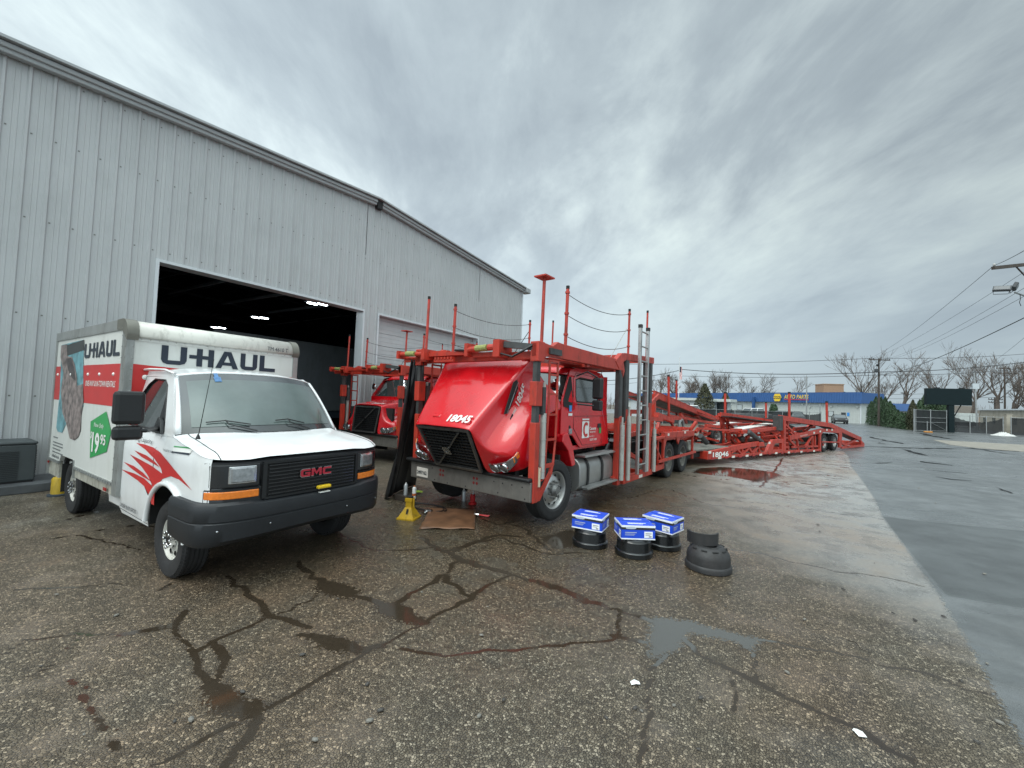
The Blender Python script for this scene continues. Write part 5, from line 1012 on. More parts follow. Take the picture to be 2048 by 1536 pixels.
        for k, (ya, za, yb, zb) in enumerate(((3.4, 1.2, 4.4, 1.25), (3.45, .9, 4.4, .6), (3.3, 1.7, 4.45, 1.7), (4.6, 1.55, 5.8, 1.5), (4.6, 1.25, 5.9, .95), (4.7, 1.8, 5.5, 2.1))): MB().bar((x0-s*.08, ya, za), (x0-s*.08, yb, zb), .05, .09).build('brace', M_fr, t)
        # wheel box
        b = MB(); x1 = x0-s*.03
        def fb(ya, za, yb, zb, w_=.06, h_=.09): b.bar((x1, ya, za), (x1, yb, zb), w_, h_)
        fb(5.0, 1.06, 5.80, 1.08, .1, .06); fb(5.72, 1.12, 8.50, 1.06, .10, .15); fb(5.0, .36, 5.78, .36, .06, .12); fb(5.03, .3, 5.03, 1.06, .06, .06); fb(5.74, .3, 5.74, 1.1, .06, .06); fb(5.35, .4, 5.35, 1.04, .04, .04); fb(5.05, 1.0, 5.7, .45, .04, .05); fb(8.46, .3, 8.46, 1.04, .06, .08)
        b.prism([(x1-s*.02, y, z) for y, z in ((6.72, 1.05), (7.22, 1.05), (6.98, .82))], (s*.04, 0, 0)); b.prism([(x1-s*.02, y, z) for y, z in ((5.76, 1.05), (6.0, 1.05), (5.80, .75))], (s*.04, 0, 0))
        b.build('wheel_box', M_fr, t, bevel=.006)
        MB().bar((x0+s*.02, 5.25, .52), (x0+s*.02, 8.62, .50), .05, .06).build('side_guard', M_fr, t)
        for y in (5.9, 7.4): MB().box((x0+(.025 if s > 0 else -.035), y, 1.10), (x0+(.035 if s > 0 else -.025), y+.12, 1.16)).build('reflector', M_reflw, t)
        MB().prism([(x1, y, z) for y, z in ((5.8, 1.04), (8.45, 1.0), (8.45, .96), (5.8, .98))], (-s*.55, 0, 0)).build('fender', M_fr, t)
        for y in (6.34, 7.62):
            wheel(t, (s*1.06, y, .45), .45, .25, .29, s, 'dirty', 'x'); wheel(t, (s*.78, y, .45), .45, .25, .29, s, 'dirty', 'x')
        wheel(t, (s*1.04, .80, .50 if opened else .46), .455, .27, .285, s, 'front', 'x', z_rot=(R_(-4) if opened else 0))
    # portal cross members
    b = MB(); b.box((-1.24, .10, 2.44), (1.24, .20, 2.56)); b.build('portal_beam', M_fr, t, bevel=.01)
    for y, z in ((1.6, 2.50), (2.9, 2.52), (3.2, 2.80), (4.6, 2.86), (4.55, .34), (3.2, .34)): MB().bar((-1.24, y, z), (1.24, y, z), .09, .09).build('cross_member', M_fr, t)
    b = MB()  # hinged head-ramp arm on the far side, with rollers
    b.tube([(-1.68, -.06, 2.60), (-.98, -.06, 2.58)], .040, 10); b.tube([(-1.66, .06, 2.54), (-1.02, .06, 2.52)], .03, 8); b.box((-1.70, -.12, 2.52), (-1.64, .12, 2.66)); b.box((-1.02, -.12, 2.48), (-.94, .14, 2.66)); b.box((-1.62, .0, 2.46), (-1.0, .04, 2.50)); b.build('winch_arm', M_fr, t, smooth=30)
    MB().tube([(-1.45, -.085, 2.60), (-1.22, -.085, 2.59)], .046, 10).build('strap_roll', M_strap, t)
    b = MB(); b.box((-.94, -.02, 2.54), (-.1, .10, 2.60)); b.box((-.94, .0, 2.60), (-.5, .06, 2.63)); b.build('ramp_tongue', M_fr, t)
    b = MB(); b.box((-.72, -.09, 2.43), (-.26, -.05, 2.47))
    for k in range(6): b.box((-.70+.075*k, -.10, 2.47), (-.665+.075*k, -.03, 2.51))
    b.build('grip_plate', M_fr, t)
    b = MB(); b.tube([(.06, -.08, 2.60), (.66, -.08, 2.62)], .045, 10); b.tube([(.06, .04, 2.64), (.8, .04, 2.66)], .04, 8); b.box((.0, -.12, 2.50), (.07, .14, 2.70)); b.box((.60, -.14, 2.47), (.72, .16, 2.72)); b.box((.08, -.02, 2.49), (.62, .02, 2.56)); b.build('winch_arm', M_fr, t, smooth=30)
    MB().tube([(.24, -.105, 2.61), (.46, -.105, 2.615)], .048, 10).build('strap_roll', M_strap, t)
    MB().bar((.72, .0, 2.66), (1.2, .05, 2.60), .10, .09).build('rubber_arm', M_slide, t)
    b = MB(); b.tube([(.7, -.10, 2.52), (.95, -.12, 2.46), (1.1, -.08, 2.54), (1.2, .0, 2.62)], .016, 6); b.tube([(-.3, -.02, 2.62), (.0, -.05, 2.60)], .02, 6); b.build('hose', M_rubber, t, smooth=60)
    MB().tube([(.2, .9, 2.66), (.48, .9, 3.0)], .006, 5).build('aerial', M_rubber, t); MB().tube([(1.10, 2.35, 2.36), (1.12, 3.5, 3.42)], .007, 5).build('aerial', M_cyl, t)
    # machinery behind the cab
    b = MB(); r = random.Random(9)
    b.tube([(.6, 3.0, .9), (.6, 3.0, 2.2)], .08, 10); b.box((-.8, 3.0, .9), (.5, 3.5, 1.3)); b.box((-.9, 3.6, .9), (.9, 4.3, 1.05))
    for k in range(22): p = Vector((r.uniform(-.9, 1.1), r.uniform(2.9, 4.6), r.uniform(.5, 1.5))); b.tube([p, p+Vector((r.uniform(-.3, .3), r.uniform(-.4, .4), r.uniform(-.3, .3)))], r.uniform(.01, .035), 6)
    b.build('machinery', M_eng, t)
    b = MB()
    for k in range(9): p = Vector((r.uniform(-1.0, 1.0), r.uniform(2.95, 4.6), r.uniform(.9, 1.9))); b.bar(p, p+Vector((r.uniform(-.5, .5), r.uniform(-.9, .9), r.uniform(-.2, .25))), .06, .08)
    b.box((-1.1, 4.9, 1.16), (-.5, 8.4, 1.20)); b.cut().box((.5, 4.9, 1.16), (1.1, 8.4, 1.20))
    for k in range(10): b.bar((-1.2, 5.0+k*.38, 1.2), (1.2, 5.0+k*.38, 1.2), .05, .06)
    b.build('deck_frame', M_fr, t)
    return t
T1O = (-4.016, 5.048, 0)
t1 = hauler('car_hauler_truck', T1O, R_(-5.5), 'red car hauler truck number 18045 with hood tilted forward behind its grey steel bumper', True, '18045')
t2 = hauler('car_hauler_truck', (-9.67, 7.65, 0), 0, 'red car hauler truck with its hood closed, half hidden between the white van and 18045', False, '16115')
# extension ladder leaning on the near side of truck 1
def loc1(p): a = R_(-5.5); return Vector((T1O[0]+p[0]*math.cos(a)-p[1]*math.sin(a), T1O[1]+p[0]*math.sin(a)+p[1]*math.cos(a), p[2]))
ld = thing('ladder', T1O, R_(-5.5), 'tall aluminium ladder standing upright against the side of the open-hooded truck', 'ladder')
b = MB()
for y in (3.56, 4.00): MB().box((1.36, y-.035, .44), (1.42, y+.035, 3.46)).build('rail', M_alu, ld, bevel=.006); MB().box((1.355, y-.04, 3.43), (1.425, y+.04, 3.50)).build('rail_cap', M_rubber, ld)
for k in range(10): MB().tube([(1.39, 3.56, .62+.305*k), (1.39, 4.0, .62+.305*k)], .017, 8).build('rung', M_alu, ld, smooth=40)
# black tarpaulin hanging off the far front column
a_, b_, c_, d_ = Vector((-1.40, -.02, 2.50)), Vector((-1.18, .10, 2.45)), None, None
def inv1(p): v = p-Vector(T1O); a = R_(5.5); return Vector((v.x*math.cos(a)-v.y*math.sin(a), v.x*math.sin(a)+v.y*math.cos(a), v.z))
c_ = inv1(gnd(768, 1000, .01)); d_ = inv1(gnd(832, 968, .01)); rows = []; r = random.Random(4)
for i in range(19):
    v = i/18; l = a_.lerp(c_, max(0, v)**1.5) if v > 0 else a_; l.z = a_.z*(1-v)+.01; rt = b_.lerp(d_, v**1.6); rt.z = b_.z*(1-v)+.01
    rows.append([tuple(l.lerp(rt, u/14)+Vector((.03*math.sin(u*1.9+v*2), -.05*math.sin(u*1.5+v*5)-.10*math.sin(u/14*3.14)*v, 0))) for u in range(15)])
tp = MB().grid(rows).build('tarpaulin', mat('black_tarpaulin', (.012, .012, .013), rough=.5, var=.3, vscale=6, bump=.1, bscale=30), smooth=60, solid=.006); tp.location = T1O; tp.rotation_euler = (0, 0, R_(-5.5))
tag(tp, 'black rubber sheet draped from the truck front frame down to the ground beside the van', 'tarpaulin')
# ---------------- low car-hauling trailer ----------------
TA = R_(22); TO = Vector((2.07, 23.76, 0)); TD = Vector((math.sin(TA), math.cos(TA), 0)); TN = Vector((math.cos(TA), -math.sin(TA), 0))
tr = thing('car_trailer', TO, -TA, 'long low red car-hauling trailer numbered 18046 behind the truck, ramps lowered at its tail', 'car trailer')
def c6(X, Y): return 1380+X/5.69, 780+Y/5.69
def tl(X, Y, s=0., c=c6):
    d = ray(*c(X, Y)); o = TO+TN*s; k = (o-CAM).dot(TN)/d.dot(TN); p = CAM+d*k-TO
    return Vector((s, p.dot(TD), max(.02, p.z)))
def plate(name, px, s0, th_, mt=None, both=True, hole=None, sx=0., bev=.008):
    for k, off in enumerate((0, -2.42) if both else (0,)):
        P_ = [tl(x, y, s0) for x, y in px]; sg = 1 if k == 0 else -1
        pts = [(p.x+off+(2*(-p.x) if 0 else 0), p.y, p.z) for p in P_]
        if hole:
            Hh = [tl(x, y, s0) for x, y in hole]; MB().ring(pts, [(p.x+off, p.y, p.z) for p in Hh]).build(name, mt or M_fr, tr, solid=th_)
        else: MB().prism([(x-th_/2, y, z) for x, y, z in pts], (th_, 0, 0)).build(name, mt or M_fr, tr, bevel=bev)
def beam(name, a, b_, w_, h_, s=0., both=True, mt=None, s2=None):
    for off in ((0, -2.42) if both else (0,)):
        p, q = tl(*a, s), tl(*b_, s if s2 is None else s2); p.x += off; q.x += off; MB().bar(p, q, w_, h_).build(name, mt or M_fr, tr, bevel=.006)
# side girders
plate('side_girder', [(190, 790), (190, 702), (400, 655), (450, 650), (455, 764)], 0, .10)
beam('chord', (450, 668), (770, 607), .09, .16); beam('chord', (450, 752), (850, 716), .09, .09)
for a, b_ in (((465, 715), (520, 680)), ((530, 672), (585, 730)), ((590, 735), (660, 665)), ((665, 655), (700, 715)), ((710, 715), (770, 650)), ((590, 640), (592, 735)), ((775, 620), (790, 712))): beam('web', a, b_, .07, .07)
plate('gusset', [(850, 728), (885, 640), (930, 565), (1060, 555), (1060, 708)], 0, .10, hole=[(930, 680), (935, 640), (955, 605), (1030, 600), (1030, 672)])
plate('step_box', [(765, 600), (820, 590), (835, 640), (765, 640)], .02, .12)
beam('post', (1062, 335), (1062, 705), .12, .20); beam('post', (1103, 350), (1103, 700), .12, .12, s=-.15)
for y in (440, 490, 545, 600, 650): beam('rung', (1062, y), (1110, y), .06, .05)
beam('chord', (1125, 545), (1500, 462), .09, .19); beam('chord', (1060, 702), (1475, 680), .09, .10)
plate('wheel_arch', [(1480, 440), (1700, 450), (1722, 490), (1715, 655), (1690, 655), (1690, 520), (1680, 490), (1500, 478), (1482, 520), (1482, 690), (1468, 690), (1462, 455)], .0, .08)
for a, b_ in (((1130, 570), (1205, 650)), ((1210, 560), (1140, 480)), ((1075, 385), (1205, 510)), ((1310, 640), (1385, 530)), ((1300, 645), (1210, 650)), ((1390, 520), (1392, 680)), ((1420, 520), (1422, 640)), ((1215, 545), (1230, 690)), ((1160, 650), (1450, 640)), ((1340, 600), (1320, 690))): beam('web', a, b_, .07, .08)
for i in range(17):
    x = 240+i*78 if i < 8 else 890+(i-8)*72; x = min(x, 1470); yb = 785-(x-190)*.0765 if x < 850 else 728-(x-850)*.055
    p = tl(x, yb-6, 0); MB().box((.056, p.y-.10, p.z-.035), (.062, p.y+.10, p.z+.035)).build('reflector', M_reflw if i % 2 else mat('red_reflector'), tr)
for x, y in ((205, 707), (885, 600), (1465, 470), (1540, 453), (1600, 452), (1395, 485)): p = tl(x, y, 0); MB().box((.056, p.y-.08, p.z-.04), (.062, p.y+.08, p.z+.04)).build('reflector', M_reflw, tr)
p = tl(332, 728, 0); text('18046', 'lettering', M_wvin, tr, (.056, p.y, p.z), (0, 1, 0), (0, 0, 1), .17, 1.0, bold=.03)
p = tl(1280, 515, 0); text('Cassens Transport', 'lettering', M_wvin, tr, (.056, p.y, p.z), (0, 1, .08), (0, -.08, 1), .07, .8)
# goose front, platforms, runways
b = MB(); f0 = tl(190, 790, 0); b.box((-2.5, f0.y-.05, f0.z), (.05, f0.y+.05, f0.z+.26)); b.build('front_beam', M_fr, tr, bevel=.01)
p0 = tl(60, 640, -.3); MB().box((-2.3, f0.y-.9, f0.z+.05), (-.2, f0.y, f0.z+.20)).build('drawbar', M_under, tr)
b = MB(); b.box((-2.35, f0.y-.75, f0.z+.26), (-.1, f0.y+1.9, f0.z+.31)); b.build('platform', mat('worn_grey_deck', (.15, .15, .13), .7, var=.35, vscale=8, dirt=((.05, .045, .04), .7)), tr)
MB().box((-2.3, f0.y-.75, f0.z+.30), (-2.2, f0.y+.9, f0.z+.58)).build('headboard', mat('worn_grey_deck'), tr); 
MB().box((-1.9, f0.y-.75, f0.z+.30), (-.2, f0.y-.68, f0.z+.55)).build('headboard', mat('worn_grey_deck'), tr)
b = MB()
for k in range(11): y = -9.6+k*.95; b.bar((-2.45, y, .34), (0, y, .34), .10, .12)
b.build('cross_frame', M_fr, tr)
for s0 in (-.75, -2.25):
    b = MB(); b.box((s0-.15, -8.0, .40), (s0+.55, -.9, .44)); b.build('lower_runway', mat('rusty_deck', (.10, .06, .045), .7, var=.5, vscale=4), tr)
M_perf = mat('galvanised_runway', (.74, .74, .72), rough=.45, var=.15, vscale=14)
def gl_(X, Y, z, c=c6): p = gnd(*c(X, Y), z)-TO; return Vector((p.dot(TN), p.dot(TD), z))
for q, z in (([(110, 402), (430, 353), (585, 360), (180, 412)], 1.12), ([(460, 440), (830, 378), (1010, 372), (590, 446)], 1.10)):
    P_ = [gl_(x, y, z) for x, y in q]; rw = MB().prism(P_, (0, 0, -.03)).build('runway', M_perf, tr)
    n = 14
    for k in range(n):
        b = MB(); a, c_ = P_[0].lerp(P_[1], (k+.5)/n), P_[3].lerp(P_[2], (k+.5)/n); b.bar(a.lerp(c_, .1)+Vector((0, 0, .004)), a.lerp(c_, .9)+Vector((0, 0, .004)), .07, .012); b.build('grip_bar', M_reflw, rw)
    for a, c_ in ((P_[0], P_[1]), (P_[3], P_[2])): MB().bar(a-Vector((0, 0, .10)), c_-Vector((0, 0, .10)), .09, .12).build('runway_edge', M_fr, tr, bevel=.006)
    MB().bar(P_[0]-Vector((0, 0, .05)), P_[3]-Vector((0, 0, .05)), .10, .14).build('runway_edge', M_fr, tr)
for a, b_, w_, h_, s in (((80, 438), (620, 470), .05, .06, -.2), ((590, 480), (1010, 432), .07, .12, -.1), ((180, 400), (330, 420), .1, .1, -.6), ((430, 350), (1240, 372), .1, .1, -2.2), ((640, 345), (1000, 360), .1, .1, -2.4)): beam('deck_beam', a, b_, w_, h_, s, False)
MB().box((-.2, tl(1020, 340, 0).y-.12, 1.05), (.08, tl(1020, 340, 0).y+.12, 1.62)).build('guide_block', M_slide, tr, bevel=.01)
# upper ramp beams, front hinge to tail
for s, dX in ((.0, 0), (-2.3, 0)):
    a, b_, c_ = tl(1010, 312, 0), tl(1600, 402, 0), tl(1945, 560, 0)
    for p in (a, b_, c_): p.x = s
    for p, q in ((a, b_), (b_, c_)):
        rb = MB().bar(p, q, .06, .20).build('ramp_rail', M_fr, tr, bevel=.006)
        i_ = .5 if s == 0 else -.5; MB().prism([p+Vector((0, 0, -.05)), q+Vector((0, 0, -.05)), q+Vector((-i_, 0, -.05)), p+Vector((-i_, 0, -.05))], (0, 0, -.03)).build('ramp_deck', M_slide, tr)
for a, b_, s in (((1010, 312), (1150, 345), -.1), ((1040, 330), (1060, 420), 0), ((1310, 470), (1390, 400), -.4), ((1290, 460), (1380, 385), -.8), ((1180, 440), (1420, 420), -.6), ((1760, 625), (1905, 552), -.1), ((1700, 590), (1800, 650), 0), ((1720, 655), (1975, 632), 0), ((1920, 560), (1975, 620), -.1), ((1900, 600), (1960, 600), -.3)): beam('strut', a, b_, .08, .11, s)
b = MB(); e_ = tl(1960, 625, 0); b.box((-2.4, e_.y-.08, .06), (.0, e_.y+.08, .30)); b.build('tail_beam', M_fr, tr, bevel=.01)
for a, b_, s in (((660, 470), (815, 595), -.05), ((120, 520), (190, 600), -.6), ((600, 545), (560, 560), -.8)):
    p, q = tl(*a, s), tl(*b_, s); MB().tube([p, q], .09, 10).build('cylinder', M_slide, tr, smooth=40)
for a, b_, s, z in (((400, 30), (400, 285), -2.4, 0), ((865, 140), (865, 345), -2.2, 0), ((1130, 30), (1130, 325), 0., 0), ((1555, 135), (1560, 405), -.0, 0)):
    p, q = tl(*b_, s), tl(*a, s); ps = MB().tube([p, q], .05, 8).build('stake_post', M_fr, tr, smooth=40)
    MB().tube([q-Vector((0, 0, .04)), q+Vector((0, 0, .03))], .056, 8).build('post_cap', M_under, ps)
for k, (a, b_, s) in enumerate((((0, 460), (70, 365), -1.), ((300, 300), (640, 345), -2.4), ((340, 285), (360, 400), -2.4), ((0, 200), (320, 330), -1.8), ((345, 500), (345, 640), -1.9), ((375, 480), (380, 610), -1.6), ((440, 480), (445, 600), -1.6), ((380, 480), (520, 490), -1.7), ((420, 500), (500, 600), -1.7), ((560, 480), (700, 480), -1.4), ((700, 520), (900, 500), -1.6), ((120, 505), (330, 510), -1.8), ((820, 540), (1000, 520), -1.2), ((600, 480), (560, 600), -1.2), ((900, 440), (990, 470), -.9), ((100, 440), (60, 480), -.9), ((640, 460), (1000, 470), -.5), ((560, 520), (700, 600), -1.9), ((760, 470), (640, 540), -1.1), ((850, 470), (860, 600), -2.), ((950, 430), (960, 590), -2.))): beam('lattice', a, b_, .09, .10, s, False)
r = random.Random(31); b = MB()
for k in range(40):
    p = Vector((r.uniform(-2.1, -.3), r.uniform(-9.5, .5), r.uniform(.45, .95))); b.cut(); b.bar(p, p+Vector((r.uniform(-.4, .4), r.uniform(-1.1, 1.1), r.uniform(-.25, .25))), .06, .08)
b.build('lattice', M_fr, tr)
for y in (0, 1.35):
    for s in (-.14, -.42): wheel(tr, (s, y+.1, .40), .40, .22, .24, 1, 'rear', 'x')
    for s in (-2.36, -2.08): wheel(tr, (s, y+.1, .40), .40, .22, .24, -1, 'rear', 'x')
MB().box((-2.3, -.8, .45), (-.2, 2.2, .62)).build('bogie', M_under, tr)
p, q = tl(1500, 590, .02), tl(1735, 597, .02); MB().tube([p, q], .03, 6).build('axle_rail', M_fr, tr)
sw = wheel(tr, tl(285, 530, -1.7), .40, .22, .24, 1, 'rear', 'x'); sw.name = 'spare_wheel'
# hinged upper deck over the truck's tail
dk = thing('upper_ramp_deck', T1O, R_(-5.5), 'sloping red upper ramp deck hinged over the tail of the open-hooded truck', 'ramp deck')
def crR(X, Y): return 1040+X/5.12, 720+Y/5.12
def t1p(X, Y, s):
    a = R_(5.5); d_ = Vector((math.sin(a), math.cos(a), 0)); n_ = Vector((math.cos(a), -math.sin(a), 0)); o = Vector(T1O)+n_*s; d = ray(*crR(X, Y)); k = (o-CAM).dot(n_)/d.dot(n_); p = CAM+d*k-Vector(T1O)
    return Vector((s, p.dot(d_), p.z))
for s in (.35, -.55):
    a, c_ = t1p(1372, 350, .35), t1p(2020, 612, .35); a.x = c_.x = s; MB().bar(a, c_, .07, .20).build('ramp_rail', M_fr, dk, bevel=.006); MB().bar(a+Vector((-.035, 0, .095)), c_+Vector((-.035, 0, .095)), .16, .02).build('rail_flange', M_fr, dk)
a, c_ = t1p(1372, 350, .35), t1p(2020, 612, .35); MB().prism([a+Vector((-.1, 0, -.06)), c_+Vector((-.1, 0, -.06)), c_+Vector((-.8, 0, -.06)), a+Vector((-.8, 0, -.06))], (0, 0, -.03)).build('ramp_deck', M_slide, dk)
MB().bar(a-Vector((0, .02, 0)), a-Vector((0, -.05, 1.15)), .10, .12).build('strut', M_fr, dk)
for q1, q2, s, w_ in (((1520, 570), (2000, 650), .4, .08), ((1525, 580), (1600, 760), .4, .07), ((1395, 560), (1560, 620), .9, .12), ((1400, 600), (1640, 600), .6, .08), ((1640, 560), (1700, 640), .3, .1), ((1640, 545), (2000, 640), 0., .08), ((1800, 560), (1840, 610), .2, .1), ((1700, 760), (1790, 650), .5, .07), ((1390, 740), (1540, 735), 1.0, .06), ((1395, 700), (1500, 780), .8, .08), ((1420, 640), (1400, 760), .7, .08), ((1450, 690), (1620, 700), .2, .07), ((1850, 700), (2040, 720), 0., .05)): MB().bar(t1p(*q1, s), t1p(*q2, s), w_, w_).build('strut', M_fr, dk)
for q, q2, s in (((1524, 570), (1521, 160), .45), ((1602, 575), (1603, 205), -.4)):
    a, c_ = t1p(*q, s), t1p(*q2, s); ps = MB().tube([a, c_], .038, 8).build('stake_post', M_fr, dk, smooth=40); MB().tube([c_-Vector((0, 0, .03)), c_+Vector((0, 0, .02))], .042, 8).build('post_cap', M_under, ps)
b = MB(); c_ = t1p(1650, 690, .45)
b.tube([c_+Vector((0, .26*math.cos(t), .26*math.sin(t))) for t in [k*math.pi/8 for k in range(12)]], .05, 8); b.build('hose_loop', mat('grey_hose', (.2, .21, .21), .5), dk, smooth=60)
MB().tube([t1p(1700, 740, .5), t1p(1790, 660, .5)], .05, 8).build('cylinder', M_cyl, dk, smooth=40)

# ---------------- drums, boxes, tools ----------------
M_drum = mat('black_painted_iron', (.008, .009, .010), rough=.25, coat=.2, var=.12); M_old = mat('worn_cast_iron', (.022, .022, .023), rough=.55, var=.3, vscale=9, bump=.2, bscale=60, dirt=((.04, .03, .026), .4))
def drum(px, label, mt, old=False, k=1.0, group='black brake drums under the blue boxes'):
    p = gnd(*px, 0); t = thing('brake_drum', p, 0, label, 'brake drum', None if old else group); b = MB()
    if old: pf = [(.22, .0), (.246, .008), (.248, .055), (.240, .070), (.232, .075), (.231, .15), (.222, .185), (.198, .225), (.160, .258), (.145, .262), (.10, .262)]
    else: pf = [(.19, .0), (.214, .006), (.216, .055), (.208, .066), (.196, .07), (.190, .17), (.178, .185), (.176, .197), (.165, .207), (.148, .212), (.09, .212)]
    b.lathe([(r_*k, z) for r_, z in pf], (0, 0, 0), 'z', 64); b.build('shell', mt, t, smooth=35)
    b = MB(); z = .262 if old else .212; b.lathe([(.10*k, z), (.09*k, z), (.085*k, z-.06)], (0, 0, 0), 'z', 40); b.build('hub_face', mt, t, smooth=40)
    b = MB()
    for j in range(10): a = j*math.pi/5; b.lathe([(.013, z+.001), (.001, z+.001)], (.125*k*math.cos(a), .125*k*math.sin(a), 0), 'z', 10)
    if old:
        for j in range(10):
            a = j*math.pi/5+.2; q = Vector((.189*math.cos(a), .189*math.sin(a), .243)); b.bar(q+Vector((-math.sin(a), math.cos(a), 0))*.03, q-Vector((-math.sin(a), math.cos(a), 0))*.03, .012, .012, up=(math.cos(a), math.sin(a), 1))
    b.build('bolt_hole', M_under, t, fix=False)
    return p, t
M_bx = mat('blue_carton', (.010, .065, .56), rough=.38, var=.08); M_bxw = mat('white_carton', (.78, .80, .84), rough=.45); M_bxk = mat('black_carton_band', (.02, .02, .022), rough=.45)
def carton(p, rz, label, sz, z0, seed):
    t = thing('parts_box', (p.x, p.y, z0), rz, label, 'box', 'blue and white parts boxes on the drums'); a, d, h = sz[0]/2, sz[1]/2, sz[2]; r = random.Random(seed)
    MB().box((-a, -d, 0), (a, d, h)).build('carton', M_bx, t, bevel=.003)
    e = .0015
    b = MB()
    for z0_, z1_ in ((-.001, .014), (h-.020, h+.003)): b.box((-a-e, -d-e, z0_), (a+e, d+e, z1_))
    b.build('white_edge', M_bxw, t)
    b = MB(); b.box((-a-e/2, -d-e/2, h-.048), (a+e/2, d+e/2, h-.0205)); b.build('black_band', M_bxk, t)
    for s in (-1, 1):
        b = MB(); b.grid([[(x, s*(d-.004), h+.0035) for x in (-a+.004, a-.004)], [(x, s*.03, h+.006) for x in (-a+.004, a-.004)], [(x, s*.004, h+(.014 if s > 0 else .010)) for x in (-a+.004, a-.004)]]); b.build('lid_flap', M_bx, t, solid=.003)
        for k in range(2): MB().box((-a*.55, s*.075-.012+.03*k*s, h+.0065), (a*(.55-.2*k), s*.075+.002+.03*k*s, h+.0085)).build('printed_line', M_bxw, t)
    for (ox, oy, rx, ry, w_) in ((0, -d, 1, 0, a), (0, d, -1, 0, a), (a, 0, 0, 1, d), (-a, 0, 0, -1, d)):
        n_ = Vector((ry, -rx, 0)); R3 = Vector((rx, ry, 0)); o = Vector((ox, oy, 0)); b = MB()
        def rect(b, u0, u1, v0, v1, e_=.0022): b.poly([o+R3*(u0*w_)+n_*e_+Vector((0, 0, v0*h)), o+R3*(u1*w_)+n_*e_+Vector((0, 0, v0*h)), o+R3*(u1*w_)+n_*e_+Vector((0, 0, v1*h)), o+R3*(u0*w_)+n_*e_+Vector((0, 0, v1*h))])
        pts = []
        for k in range(12):
            an = k/12*2*math.pi; pts.append(o+R3*(-.45*w_+.32*w_*math.copysign(abs(math.cos(an))**.6, math.cos(an)))+n_*.003+Vector((0, 0, h-.026+.014*math.sin(an))))
        b.poly(pts); b.build('logo_patch', mat('pale_logo', (.45, .50, .56), .4), t, fix=False)
        b = MB(); rect(b, .35, .85, .14, .60); b.build('address_label', M_bxw, t, fix=False)
        b = MB(); rect(b, .42, .78, .42, .48, .003); rect(b, .42, .70, .32, .36, .003); rect(b, .62, .78, .18, .28, .003); b.build('label_print', mat('grey_print', (.25, .26, .27), .5), t, fix=False)
        b = MB(); rect(b, -.8, -.1, .48, .53); rect(b, -.8, -.2, .38, .41); rect(b, -.8, -.25, .30, .33); b.build('printed_line', mat('pale_logo'), t, fix=False)
    return t
for px, lb, bl, sz, rz, sd_ in (((1180, 1088), 'gloss black brake drum nearest the truck wheel, under the leftmost blue box', 'blue and white parts box, leftmost of the three, nearest the truck wheel', (.36, .31, .155), R_(4), 1), ((1267, 1107), 'gloss black brake drum in front of the others, under the middle blue box', 'blue and white parts box with a big white label, in front of the other two', (.37, .31, .155), R_(33), 2), ((1325, 1092), 'gloss black brake drum at the back right, under the rightmost blue box', 'blue and white parts box, rightmost of the three, behind the middle one', (.37, .31, .155), R_(-14), 3)):
    p, t = drum(px, lb, M_drum, k=1.07); t.scale = (1, 1, 1.06); carton(p, rz, bl, (sz[0]*1.1, sz[1]*1.08, sz[2]*1.05), .214*1.06, sd_)
p, t = drum((1416, 1136), 'large worn dark brake drum standing alone with slotted shoulder, under a brake shoe', M_old, True)
sh = thing('brake_shoe', (p.x-.05, p.y+.02, .2635), R_(22), 'curved grey brake shoe standing on top of the worn dark drum', 'brake shoe')
rw = [[], []]; b = MB(); ou, inn_ = [], []
for k in range(17):
    a = R_(195+150*k/16); ou.append((.17*math.cos(a), .17*math.sin(a)*.9)); inn_.append((.148*math.cos(a), .148*math.sin(a)*.9))
b.prism([(x, y+.06, 0) for x, y in ou+inn_[::-1]], (0, 0, .13)); b.build('lining', M_old, sh, smooth=30)
b = MB(); b.prism([(x*.99, y*.99+.06, .045) for x, y in inn_]+[(-.07, -.02, .045), (.07, -.02, .045)][::-1], (0, 0, .012)); b.prism([(x*.99, y*.99+.06, .085) for x, y in inn_]+[(-.07, -.02, .085), (.07, -.02, .085)][::-1], (0, 0, .012)); b.build('web', M_old, sh)
b = MB(); b.lathe([(.001, -.002), (.02, .0), (.02, .13), (.001, .132)], (-.155, .055, 0), 'z', 10); b.build('roller_end', M_old, sh)
# jack stand, cans, cardboard, tools
js = thing('jack_stand', gnd(818, 1036, 0), R_(20), 'yellow steel jack stand on the asphalt between the van bumper and the truck', 'jack stand')
M_yel = mat('worn_yellow_paint', (.50, .30, .015), rough=.42, var=.12, dirt=((.06, .04, .02), .6), dscale=14)
b = MB(); c_ = [(-.13, -.13), (.13, -.13), (.13, .13), (-.13, .13)]; d_ = [(-.045, -.045), (.045, -.045), (.045, .045), (-.045, .045)]
for i in range(4):
    j = (i+1) % 4; b.add([(*c_[i], .012), (*c_[j], .012), (*d_[j], .17), (*d_[i], .17)], [(0, 1, 2, 3)])
    b.bar((*c_[i], .012), (*c_[j], .012), .018, .02)
b.build('base', M_yel, js, solid=.006)
b = MB(); b.box((-.046, -.046, .13), (.046, .046, .30)); b.box((-.055, -.055, .255), (.055, .055, .305)); b.build('column', M_yel, js, bevel=.004)
MB().box((.056, -.012, .16), (.078, .012, .29)).build('handle', M_yel, js, bevel=.004); MB().box((-.05, -.028, .305), (.05, .028, .335)).build('saddle', M_under, js, bevel=.008)
MB().prism([(-.012, -.09, .06), (.02, -.09, .06), (.02, -.065, .15), (-.008, -.065, .15)], (0, -.012, 0)).build('pawl_slot', M_under, js)
M_can = mat('spray_can_tin', (.50, .52, .53), rough=.3, metal=.4, var=.1); 
